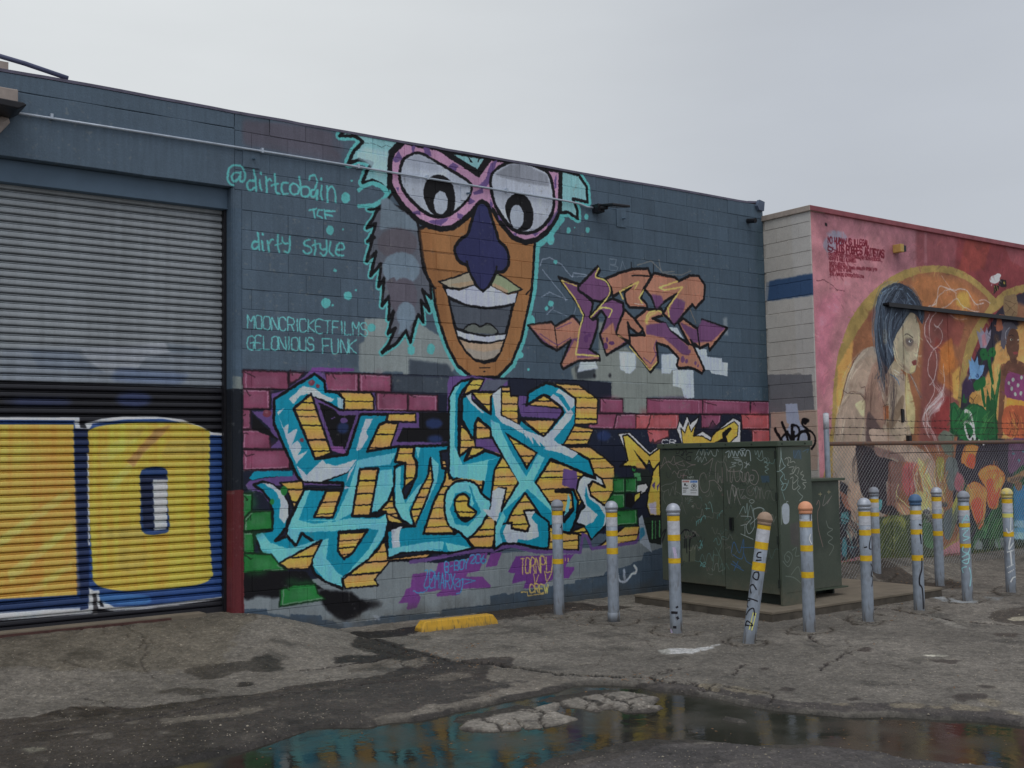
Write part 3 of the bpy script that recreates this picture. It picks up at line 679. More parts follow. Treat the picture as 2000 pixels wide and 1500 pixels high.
P lb 350,1420 360,1300 440,1220 540,1210 450,1290 400,1400 400,1560 470,1660 560,1740 470,1680 380,1640
P teal 570,1240 600,1350 620,1420 580,1470 590,1330 540,1300 440,1320 400,1430 380,1480 440,1620 560,1640 690,1500 640,1400 590,1260
P wh 800,350 885,290 880,560 1060,650 1110,700 1300,770 1380,700 1520,530 1490,480 1360,380 1450,300 1600,400 1600,560 1400,790 1440,830 1640,930 1580,980 1480,930 1260,880 1180,850 1110,750 1000,680 900,640 830,560
P teal 1320,290 1480,360 1590,540 1560,620 1400,800 1490,840 1600,640 1605,460 1540,520 1440,380
P teal 1100,700 1130,830 1140,760 1200,850 1190,770 1270,870 1260,820 1320,880 1240,905 1100,830
P wh 540,370 590,345 600,420 720,530 700,540 590,440
P lb 780,600 870,640 900,740 1000,950 1130,1160 1240,940 1310,970 1200,1200 1340,1400 1480,1600 1330,1450 1140,1280 1010,1400 880,1520 1060,1220 890,920 800,760
P wh 800,1300 860,1260 925,1280 880,1480 840,1600 760,1540 700,1470 780,1480
P wh 1110,1490 1220,1490 1180,1560 1250,1640 1250,1740 1160,1780 1050,1770 1040,1800 940,1800 900,1700 940,1620 980,1620 990,1675 1150,1700 1165,1640
P teal 1230,1540 1340,1640 1340,1840 1200,1835 1060,1790 1150,1775 1255,1745
P lb 830,1640 900,1500 930,1550 870,1700 900,1800 830,1840
P lb 1540,1320 1560,1400 1540,1500 1500,1540 1520,1440
@800,700,5
G yel k 22 430,1410 460,1345 520,1328 570,1370 565,1440 640,1500 600,1560 520,1590 450,1510
L k 12 440,1400 565,1395
L k 12 430,1500 635,1505
P k 445,1545 610,1550 520,1590
Y 22 1120,1318 1230,1480 1105,1490 1160,1640 1130,1690 985,1660 990,1610 940,1610 1000,1480
@460,700,5
Y 20 1895,975 1918,1200 1850,1400 1740,1640 1700,1500 1760,1350 1870,1150
Y 22 1000,1700 1090,1690 1280,1680 1130,1905 1050,1960 990,1880
Y 22 560,490 730,350 930,930 770,985
Y 22 1205,1085 1385,1080 1305,1535 1130,1540
Y 20 885,1290 1030,1285 940,1555 760,1555
# second yellow piece
@1120,740,5
F 190/192/200 k 10 425,540 540,525 740,720 840,645 850,830 440,860 500,800 520,760
F 194/160/64 k 16 470,560 520,545 735,750 840,670 840,900 760,880 730,800 700,870 450,850 520,800
P 204/140/72:6 600,820 700,830 690,880 600,870
P k 570,690 620,740 720,860 690,870
P 26/32/30 560,900 720,880 760,960 700,1100 620,1100 600,1000
P 70/130/84 580,920 640,920 650,1000 590,1000
F 194/160/64 k 18 830,820 845,1340 740,1340 705,1250 720,1120 770,900
P 70/56/110 755,1040 790,1000 780,1080
P 70/56/110 800,1050 830,1020 810,1100
P 176/170/190:4 720,1220 800,1200 800,1330 740,1320
F 190/192/200 k 12 610,1040 700,1020 720,1060 690,1110 600,1160 560,1250
F 194/160/64 k 12 590,1130 650,1100 640,1160 580,1220
P 26/32/30 620,1360 740,1350 850,1350 850,1620 720,1600 650,1500
L 80/150/90 14 760,1390 760,1560
L 80/150/90 14 830,1390 830,1540
L 60/110/70 12 790,1390 790,1560
P 140/150/162 630,1360 660,1330 690,1440 760,1700 640,1600
P 40/110/140:6 640,1460 680,1450 690,1520 640,1580
K grn 380,975 490,975 490,1110 380,1110
K grn 500,975 605,970 605,1110 500,1105
K grn 320,1190 380,1125 490,1120 490,1260 400,1270
K grn 400,1290 610,1280 615,1420 400,1435
G grn k 8 560,860 580,880 605,870 590,910 560,900
P k 500,1120 560,1120 590,1200 560,1260 500,1250
F 190/192/200 k 12 1025,400 1060,470 1100,360 1130,440 1215,370 1170,560 1250,510 1340,570 1370,520 1400,500 1550,380 1625,420 1620,640 1050,640 1000,500
F 194/160/64 k 10 1040,480 1080,530 1110,430 1140,520 1190,440 1160,560 1210,560 1250,560 1330,610 1350,560 1380,520 1400,510 1560,420 1600,460 1590,560 1500,640 1060,640
P k 1340,640 1480,560 1500,640
P k 1440,530 1520,470 1540,490 1450,600
T 190/192/200 9 850,640 1000,640 40 CR
@460,700,5
K grn 65,1320 155,1320 150,1490 70,1560
K grn 75,1565 140,1500 340,1495 350,1670 75,1690
K grn 70,1700 165,1700 175,1900 75,1900
K grn 70,1905 340,1915 420,2020 490,2070 270,2080 70,2100
K grn 430,2260 560,2215 770,2205 800,2300 870,2355 420,2425
'''
ART_SHUT = r'''
@0,430,4
P 112/120/130:20:.7 0,1000 1760,1000 1760,1330 0,1270
P 138/143/150:4 620,1010 1280,960 1320,1030 1130,1080 1080,1150 1000,1200 800,1180 700,1110
P 96/106/116:4:.8 1290,960 1540,990 1560,1050 1330,1040
P 100/110/124:6:.7 220,1010 600,1040 700,1130 820,1200 300,1160
P 84/100/130:30:.7 900,1150 1500,1200 1400,1290 850,1260
P 24/24/30 -400,1240 1760,1312 1900,1600 1900,3400 -400,3400
E 44/56/96:30:.8 1040,1400,150,60 300,1420,300,30
@0,780,3.158
# white/blue rim and yellow fields
P 184/188/196 -300,110 485,112 490,175 530,180 520,150 620,120 760,105 960,105 1120,125 1230,165 1310,205 1375,210 1375,1230 880,1300 640,1290 610,1180 560,1180 560,1320 -300,1390
P 36/66/120 -300,125 455,130 460,190 545,185 570,150 760,125 1000,120 1150,150 1290,220 1375,225 1375,1215 900,1275 700,1280 610,1230 600,1195 545,1160 540,1270 -300,1335
P 26/40/76 455,180 550,185 545,1200 540,1290 490,1300 490,1180 470,800
P 30/50/90:8 -300,1250 540,1230 540,1280 -300,1330
C 60/120/176:10:.6 620,1200 900,1210 900,1260 650,1260
P 60/58/60 570,1200 590,1190 600,1330 570,1330
L 184/188/196 16 562,1310 562,1190 600,1185 605,1270
P 198/156/66 -300,155 450,155 460,600 470,1205 -300,1245
P 190/196/200 535,330 545,330 550,900 540,900
C 196/166/66 556,185 760,148 1000,142 1160,150 1270,190 1290,240 1285,700 1300,1000 1300,1100 1180,1150 900,1180 700,1175 580,1130 565,1000 548,700 545,300
P 214/150/70:20:.6 -300,400 300,300 460,520 480,1200 -300,1240
P 176/170/80:14:.55 -300,600 280,600 180,720 -300,730
P 176/170/80:14:.5 0,300 200,250 260,380 0,430
P 206/178/96:4:.7 -10,850 400,560 440,590 -10,920
P 206/178/96:4:.7 40,1060 440,760 450,800 60,1130
P 206/178/96:4:.6 150,1180 440,1000 445,1040 200,1200
P 206/178/90:4:.6 600,330 740,240 860,240 620,420
P 206/178/96:4:.6 650,540 960,210 1000,210 700,560
P 150/112/72:6:.7 780,380 960,180 1050,160 990,230 880,330 820,420
P 160/150/76:10:.6 800,190 900,160 860,230 790,260
P 160/155/84:14:.5 610,800 860,780 900,870 620,860
P 160/155/84:14:.5 1040,250 1280,250 1280,340 980,350
P 170/160/80:14:.5 720,900 950,940 830,1080 700,1050
P 200/164/48:12:.5 1120,600 1285,580 1285,760 1130,720
C 34/60/108 860,460 900,425 960,415 1020,430 1030,500 1030,640 1040,800 980,830 920,835 880,820 862,760 865,600
P 26/36/66 862,470 1020,470 1028,495 940,500 950,810 880,790
P 186/190/205 938,495 1030,495 1025,800 950,810
P 24/24/30 -300,1380 560,1330 700,1310 1375,1240 1375,1400 -300,1600
P 184/188/196 -300,1345 560,1295 560,1320 -300,1375
P 184/188/196:1 600,1275 720,1290 960,1270 1375,1215 1375,1228 900,1290 700,1305 600,1290
'''
ART_PINK = r'''
@1480,380,3.846
P 138/86/96:30:.7 400,100 1200,250 1250,560 1000,600 900,300 500,400
P 176/100/118:60:.8 420,800 700,700 560,1000 520,1500 430,1500
P 128/66/72:20 1190,240 3200,640 3200,1800 1190,1800
P 122/50/54:20 1500,290 3200,640 3200,1800 1400,1800
P 140/58/48:20:.7 1560,330 1750,350 1700,560 1500,600
P 138/76/84:10:.5 1850,370 2000,400 2000,560 1900,500
L 160/120/130:8:.3 30 1260,300 1260,520
E 128/126/144:10:.8 600,330,70,55 540,380,50,60
E 128/126/144:12:.6 570,300,60,26
L 70/30/36 4 440,650 500,645 540,670 600,720 650,728
L 70/30/36 3 930,660 940,720 950,780 
P 30/20/24 503,215 520,218 520,240 505,238
T 104/20/36 10 525,365 835,392 42 NO_HUMAN_IS_iLLEGAL
T 96/20/40 10 525,420 600,430 38 by
T 104/20/36 12 590,432 950,475 52 LOS_POBRES_ARTISTAS
T 104/22/36 4.6 532,458 920,505 22 CRISTIAN_MUNOZ_SIREMPUESTRO,SARAH_SIDEN,PESKADOR
T 104/22/36 5 534,494 732,515 26 HOOPER_&_PABLO_ALVARADO
T 104/22/36 4.6 536,528 662,538 19 INVITED_ARTISTS:
T 104/22/36 4.6 536,548 895,578 19 KEMA_ROMANA_MESA_ISMAEL_MARGUEN_EDGAR_SPIN
T 104/22/36 4.6 538,574 705,585 19 BLURRY_FREE_&_JENNE
T 104/22/36 5 540,606 795,628 26 2016_/www.lospobresartistas.com
# arch one
@1480,380,3.846
C 150/124/66 560,1640 585,1300 640,1080 720,900 850,740 1000,620 1150,555 1330,535 1500,560 1650,650 1740,740 1800,800 1760,900 1640,1040 1560,1300 1520,1700 1500,2600 560,2600
C 140/88/58 620,1640 650,1300 720,1090 820,930 960,760 1100,640 1300,585 1480,610 1640,700 1740,820 1640,960 1560,1120 1510,1400 1500,1800 1470,2600 620,2600
P 196/142/70:12 600,1300 720,1080 700,1300 640,1500 620,2000 585,1900
P 168/104/60:40 1200,600 1500,640 1700,800 1500,1000 1300,900 1100,760
P 120/66/60:30 1240,860 1480,900 1400,1200 1500,1500 1460,1900 1200,1900 1220,1300
P 180/146/60:20:.8 1500,740 1580,720 1600,860 1480,840
P 170/100/50:20:.8 1380,1100 1500,1250 1470,1500 1330,1400
P 116/60/52:14:.6 830,880 930,800 860,960 820,960
P 130/62/56:20:.8 1380,920 1550,960 1500,1150 1380,1080
@1780,520,4.545
P 190/110/44:14:.7 240,700 350,640 380,900 260,1000
P 206/160/70:14:.8 350,960 420,880 410,1200 360,1180
P 128/42/42:18:.8 170,1200 330,1150 320,1500 160,1500
P 120/50/46:14:.7 200,640 300,660 200,800
# arch two
@1780,520,4.545
P 150/124/66 730,300 820,220 940,175 1100,150 1100,240 960,240 870,290 780,380 680,450 600,600 540,760 480,960 440,1210 400,1200 420,1000 490,740 560,560 660,420
C 42/36/50 1100,225 960,250 860,310 740,440 640,620 560,800 490,960 430,1210 440,2400 1400,2400 1400,300
P 196/142/76:20 730,700 1000,480 1400,520 1400,1600 500,1500 520,1150 640,1000 720,840
P 150/96/60:30:.8 880,300 1100,380 1100,560 940,520
P 60/38/72:14:.7 430,1050 520,900 540,1150 450,1210
# bee
E 190/192/196 740,120,46,36 770,90,26,22
P 24/20/22 790,120 840,125 845,180 800,190 770,170
P 24/20/22 730,170 780,180 770,215 730,240
L 180/150/60 6 735,180 745,220
L 180/150/60 6 755,180 765,215
E 150/130/50 825,150,8,12
# smoke
S 186/176/178:3:.8 9 150,360 220,330 240,200 270,178 320,200 380,215 430,205 490,215 530,280 580,340 640,330
S 186/176/178:3:.7 7 190,350 250,260 330,210 400,240
S 186/176/178:3:.6 6 270,90 310,150 350,205
S 186/176/178:3:.7 7 600,310 650,300 700,330
S 186/176/178:3:.7 8 270,380 340,340 400,290 450,350 540,400 600,405
S 186/176/178:3:.6 6 340,440 400,475 480,470
S 190/176/176:3:.8 9 150,430 110,520 110,620 150,700 200,760 215,860 190,1000 150,1060
S 190/176/176:3:.8 9 215,400 160,480 145,580 160,680
S 190/176/176:3:.8 8 200,530 240,560 265,620 240,700 180,750 140,850 140,960 190,1050 180,1150 110,1280 100,1400
S 190/176/176:3:.8 9 270,870 280,1050 230,1150 130,1270 130,1400
P 180/160/160:8:.5 210,1160 270,1120 240,1290 130,1330 150,1260
S 190/176/176:3:.7 7 190,520 220,545 265,480
# crouching figure
@1600,520,4.545
C 152/134/118 500,715 400,740 310,840 250,980 215,1110 210,1160 160,1330 130,1500 120,1800 190,2200 600,2200 700,1600 640,1400 740,1200 760,1000 640,850 560,760
P 144/112/96:30 400,1000 520,800 560,900 600,1100 580,1500 420,1500 400,1300
C 150/128/110:8 250,980 350,850 480,800 440,980 400,1080 280,1120
C 162/142/118 230,1160 330,1130 400,1190 410,1290 380,1500 340,1600 200,1560 180,1400
L 60/40/40 5 210,1100 250,1130 370,1140 400,1180 410,1250
L 60/40/40 5 370,1080 405,1070 415,1180
C 84/66/64:14 430,1300 520,1400 560,1500 540,1600 420,1600
C 158/140/118 600,800 640,1000 700,1080 760,1150 830,1290 800,1500 700,1560 560,1500 600,1300 560,1150
C 178/162/112:6 760,950 800,1100 840,1290 820,1500 780,1400 750,1200
C 120/100/80:8 700,1180 740,1160 720,1300 640,1440 600,1400
# head
C 160/146/120 700,440 820,420 870,520 885,600 880,680 865,760 860,830 850,890 830,950 760,950 690,880 650,780 640,640
C 156/148/122:14:.7 690,640 780,560 830,620 800,760 760,880 700,820
C 176/164/118:4 800,900 840,880 830,945 790,955
P 160/144/116:6 640,820 720,900 700,960 640,1000 590,900 600,760
C 42/50/64 520,270 580,190 680,150 780,180 860,260 915,380 905,520 860,450 790,420 730,520 680,600 640,700 655,830 610,900 580,1000 585,1100 540,980 510,760 490,560 500,400
S 90/112/134 10 540,320 560,240 640,200 740,210
S 90/112/134 9 505,420 500,600 540,820 575,950
S 90/112/134 9 570,330 530,500 550,700 590,850
S 120/140/160 7 600,420 570,520 600,700 640,800
S 90/112/134 8 780,240 860,350 900,470
S 90/112/134 8 800,330 860,380 890,480
S 120/140/160 6 680,420 620,500 610,620
S 30/34/44 9 620,230 700,290 760,280
C 150/134/108 560,580 580,560 590,640 580,700 565,660
S 50/42/40 7 745,615 775,608 820,640
C 128/110/92:14:.7 740,650 790,640 840,700 800,760 750,740
C 132/112/94:12:.7 700,860 760,900 800,940 740,930 690,890
C 136/118/98:8:.7 838,660 856,700 850,770 838,740
C 96/84/80:4 755,660 790,640 825,665 810,710 770,705
E 200/196/180 795,670,16,10
E 20/20/24 800,668,8,8
C 112/52/50 810,850 845,840 855,870 830,885
C 182/168/136 830,780 862,790 860,810 830,800
S 60/110/150 7 620,960 680,1010 700,1060
L 190/186/170 5 640,940 690,980
L 190/186/170 5 650,920 700,950
S 60/60/70 7 800,960 840,1060 890,1170
S 70/80/96 5 540,880 520,960 560,1100
P 160/96/60 565,1240 605,1240 605,1350 575,1370
L 40/30/30 5 568,1250 604,1225
# lower legs and hands
@1580,740,4.762
C 156/134/116 290,300 350,170 420,150 500,190 525,260 500,420 440,620 450,760 470,900 480,1060 440,1160 430,1300 400,1440 360,1420 370,1250 350,1080 380,960 300,760 270,600
C 196/184/140:6 430,240 520,200 520,300 500,360
C 44/36/44 440,620 560,640 680,720 800,780 790,880 720,960 740,1130 830,1260 700,1260 560,1150 480,1050 450,800
P 124/84/74:10 740,760 860,780 850,1000 800,1180 720,1180 730,960
C 168/144/126 560,480 700,480 820,580 960,620 1060,680 1150,780 1160,900 1170,1010 1120,1060 1080,980 1060,850 960,800 800,720 680,720 600,620
C 130/100/92:10 600,640 700,660 820,700 900,780 760,740 640,720
C 170/80/80:20 870,800 1000,800 980,980 940,1100 860,1020
C 196/170/110:4 1000,760 1040,760 1100,900 1160,1050 1200,1200 1100,1260 1040,1000
C 150/140/60:4 1170,760 1240,740 1240,900 1200,960
S 190/170/170:3 8 1060,620 1120,720 1160,800 1160,920 1180,1000
S 210/200/190 8 1000,860 980,980 1000,1040 1060,1120
S 200/180/100 9 1100,880 1120,1000 1060,1100
S 200/180/100 9 1240,760 1220,880 1260,1000 1200,1100
S 210/200/130 8 820,980 800,1080 880,1160 920,1200
C 170/120/90:4 780,1150 860,1170 940,1260 920,1340 850,1280
S 210/200/130 8 820,1160 880,1260 930,1320
C 190/170/100:6 950,1080 1040,1050 1100,1160 1180,1140 1240,1250 1100,1320 980,1240
E 60/60/66 1080,1240,36,24 1060,1290,26,20 1120,1300,24,30 1250,1170,30,24
E 180/178/170 1100,1210,16,12 1075,1265,14,12 1130,1270,12,12
P 22/20/24 855,300 875,285 880,395 855,385
# teal bits and black ground at the feet
P 46/42/50 290,950 360,1000 400,1300 480,1400 480,1650 300,1700 280,1300
C 150/96/76 290,1050 380,1130 400,1230 330,1190
C 170/140/118 380,960 460,1000 480,1100 440,1230 460,1400 380,1480 350,1400 390,1250 350,1100
C 80/150/156 300,1260 360,1240 370,1330 310,1350
C 80/150/156 640,1140 680,1130 670,1220 640,1220
E 176/160/140 390,1470,14,40 430,1450,14,40 365,1450,10,36
S 70/120/130 10 310,1540 400,1570 480,1540
C 60/120/130:8 310,1500 340,1480 350,1640 310,1640
P 60/70/50:10 560,1300 480,1700 1200,1700 1250,1300 1040,1250 850,1270
C 70/84/44 640,1700 650,1400 690,1300 800,1270 880,1310 900,1400 910,1560 900,1700
C 120/124/56:4 690,1310 790,1275 870,1310 880,1400 780,1330 700,1360
S 130/134/70 7 780,1700 780,1500 790,1350
S 130/134/70 6 780,1480 700,1400
S 130/134/70 6 780,1520 860,1430
S 130/134/70 6 780,1600 690,1540
C 90/100/84:6 1240,1260 1340,1180 1360,1050 1380,1200 1340,1400 1280,1500
C 150/146/60:4 1300,1250 1370,1060 1370,1150 1310,1300
C 84/96/100:6 1240,1300 1320,1200 1300,1450 1250,1480
C 70/110/70:6 1050,1320 1130,1360 1160,1560 1060,1540
P 96/104/90:10 1180,540 1240,480 1340,500 1330,720 1250,700
C 90/100/100:8 1270,740 1360,760 1380,980 1300,1040 1260,920
C 150/80/90:14 1370,860 1440,960 1400,1060 1340,1000
# gardens, poppies, second figure
P 28/74/44 1300,230 1340,220 1420,300 1470,240 1540,230 1600,260 1640,300 1700,330 1760,420 1740,560 1900,620 1880,1000 1700,1200 1500,1500 1480,1700 2200,1700 2200,600 1400,560 1300,500
C 30/96/50 1340,240 1420,300 1500,240 1620,290 1720,400 1740,520 1500,620 1380,520 1310,440
S 20/56/34 8 1340,260 1400,380 1480,540
S 60/130/70 6 1560,260 1540,400 1500,540
S 60/130/70 6 1640,310 1620,420 1560,540
S 70/140/80 6 1700,1200 1640,1400 1600,1560
S 20/50/34 8 1740,1180 1700,1400 1720,1560
S 60/120/60 7 1400,1000 1440,1140 1480,1200
S 20/56/34 10 1500,1300 1560,1420 1560,1560
S 60/130/70 7 1520,1600 1580,1500 1660,1480
S 60/130/70 7 1660,1560 1700,1420 1780,1300
C 60/110/60 1560,1290 1640,1370 1620,1420 1560,1360
S 206/196/190 26 1530,560 1510,440 1440,400 1440,470 1480,560 1520,520 1515,420 1490,330 1450,300 1440,310
E 30/26/30 1480,540,10,14 1510,560,10,14 1550,560,10,14 1590,620,10,14 1630,630,10,14
E 200/190/180 1495,560,8,10 1530,545,8,10 1570,575,8,10 1610,610,8,10
G 206/120/50 120/50/30 5 1430,640 1480,615 1560,630 1540,720 1530,810 1500,840 1430,800 1400,760
C 190/70/40:4 1480,700 1530,720 1530,800 1500,835 1450,780
G 212/124/48 120/50/30 6 1560,900 1620,820 1720,805 1800,880 1810,950 1780,1020 1740,1190 1690,1210 1650,1170 1630,1020
C 196/72/44:6 1640,960 1700,940 1720,1060 1700,1190 1660,1160
C 222/150/60:4 1700,900 1780,900 1770,1000 1720,1040
G 212/130/60 120/50/30 6 1450,1010 1520,955 1600,990 1645,1050 1640,1120 1620,1300 1590,1390 1560,1390 1490,1200 1450,1080
C 196/76/48:6 1500,1160 1560,1100 1610,1180 1590,1380 1550,1340
C 200/80/50:5 1730,1050 1760,1020 1730,1180 1700,1200
P 34/110/156 1890,1000 2200,980 2200,1330 1895,1320
P 120/160/180:4 1895,1320 2200,1310 2200,1560 1890,1560
P 60/130/160:8:.7 1900,1380 2200,1400 2200,1440 1900,1430
P 30/46/34:6 1480,1480 2200,1500 2200,1560 1500,1600
C 110/120/120 1520,1520 1560,1500 1600,1530 1590,1580 1520,1580
C 110/120/120 1720,1500 1790,1480 1800,1560 1730,1570
# skirt woman
C 96/62/92 1850,600 1920,540 2000,520 2100,560 2100,860 1990,800 1880,880 1840,840
L 170/90/140:1 5 1860,650 1900,700 1880,780
E 60/120/130 1890,700,14,10 1940,760,14,10 1980,680,12,10
C 150/110/70:4 1830,920 1900,900 2100,780 2100,880 2000,900 1920,970 1840,960
C 120/84/60:4 1905,970 1960,960 1970,1010 1940,1045 1910,1020
P 60/50/48:10:.5 1850,930 1990,900 1990,930 1860,970
@1780,520,4.545
C 110/70/50 790,870 780,960 770,1100 760,1300 750,1500 800,1500 810,1250 830,1050 850,900
C 96/60/46 830,860 900,830 960,850 1010,880 1100,900 1100,1000 840,980 800,960
C 122/52/98 840,960 980,970 1100,980 1100,1220 840,1180
E 150/160/150 890,1010,14,20 935,1060,13,20 880,1090,12,20 960,1130,12,20 855,1040,11,18 910,1140,12,18 965,990,12,18
P 214/140/50 840,1170 1100,1220 1100,1290 830,1250
C 176/84/50 830,1250 1100,1290 1100,1500 820,1500
L 60/30/26 5 860,1290 880,1400 860,1500
L 60/30/26 5 900,1300 940,1380 900,1460
L 206/150/60 6 880,1320 920,1440
L 206/150/60 6 960,1340 980,1460
P 88/56/44 860,800 920,800 920,860 860,870
C 96/62/48 820,620 850,570 910,560 940,620 945,700 930,800 890,825 850,790 830,720
C 84/80/92 790,600 800,520 840,500 890,505 930,560 880,560 850,600 830,680 810,740 780,690
S 150/150/160 6 830,690 825,600 860,550
E 190/180/160 876,655,14,8 935,655,8,7
E 24/18/20 880,655,6,7
S 30/20/20 5 855,625 880,615 900,625
C 140/60/60 890,765 925,760 935,775 905,790
S 190/150/90 8 805,740 810,800 850,810
C 128/102/70 820,290 860,260 930,265 935,440 830,440
L 90/66/46 4 830,330 930,420
L 90/66/46 4 930,330 830,420
L 90/66/46 4 830,300 930,340
C 150/84/60 770,440 800,430 820,440 790,470 800,560 750,580 740,520
E 60/44/44 745,640,25,36
P 120/116/134 565,570 600,600 600,540 640,600 660,540 670,600 695,560 690,640 650,730 600,730
P 150/100/110 610,620 640,600 660,700 620,720
C 24/90/44 595,760 640,730 665,770 660,830 615,835
C 24/90/44 670,750 720,720 740,770 720,810 680,800
P 24/90/44 655,800 690,800 720,1050 700,1060
E 10/60/34 628,785,10,12 705,765,10,12
P 92/136/180 495,830 520,850 520,800 550,860 575,800 585,880 640,880 620,960 580,1005 520,1000 490,1010 510,960
E 40/60/110 573,975,14,16
C 24/90/44 540,1040 590,1000 640,990 645,1060 580,1110 545,1090
P 24/90/44 600,1080 625,1080 650,1250 630,1260
P 176/126/60 500,1160 530,1120 600,1150 610,1200 560,1230 500,1210
L 60/40/30 5 500,1160 540,1190 570,1150
L 60/40/30 5 540,1190 540,1240
P 30/84/44 650,1260 660,1080 690,1200 700,1040 730,1150 780,880 780,1000 740,1300 760,1480 660,1480
P 30/84/44 440,1210 450,1130 470,1190 490,1150 480,1220
S 90/130/70 5 750,900 760,1000 730,1200
@1480,380,3.846
L 30/18/24 3 1075,880 1085,1400
'''
ART_CREAM = r'''
@1480,380,3.846
P 160/158/156:12:.5 250,100 420,70 440,1400 300,1400
P 46/68/98:4 90,650 415,592 420,757 75,803
P 46/68/98:12:.4 60,660 120,650 120,800 60,800
P 92/92/94:16:.9 60,1400 200,1360 400,1390 400,1600 60,1640
E 100/98/96:8:.6 160,1370,30,20 300,1360,40,20
@1490,760,10.714
P 94/94/98:3 0,-300 1030,-300 1080,440 760,470 740,460 0,500
P 150/132/120:2 100,500 470,470 750,455 1160,440 1150,1700 100,1700
P 92/92/98:10 0,200 160,190 170,1100 100,1100
P 142/150/168:2 480,320 720,300 745,500 790,740 840,800 900,860 960,1080 400,1080 480,920 560,740 500,700
C k:1 820,700 830,620 890,600 960,640 930,700 900,760 870,740
E k:12:.8 920,660,60,50
S k 84 265,840 300,930 360,1020 420,1120
S k 78 410,700 450,820 500,960 540,1120
S k 60 370,1080 430,990 520,900
S k 66 460,860 560,980 600,1100
S k 84 610,770 610,940 610,1120
S k 60 620,760 720,770 770,860 740,960 660,1010
S k 70 650,900 650,1120
S k 80 740,1100 770,950 850,890 930,900 970,1000 965,1120
S k 62 830,700 850,780 960,860 1060,940 1100,1040 1090,1140 1020,1260
'''
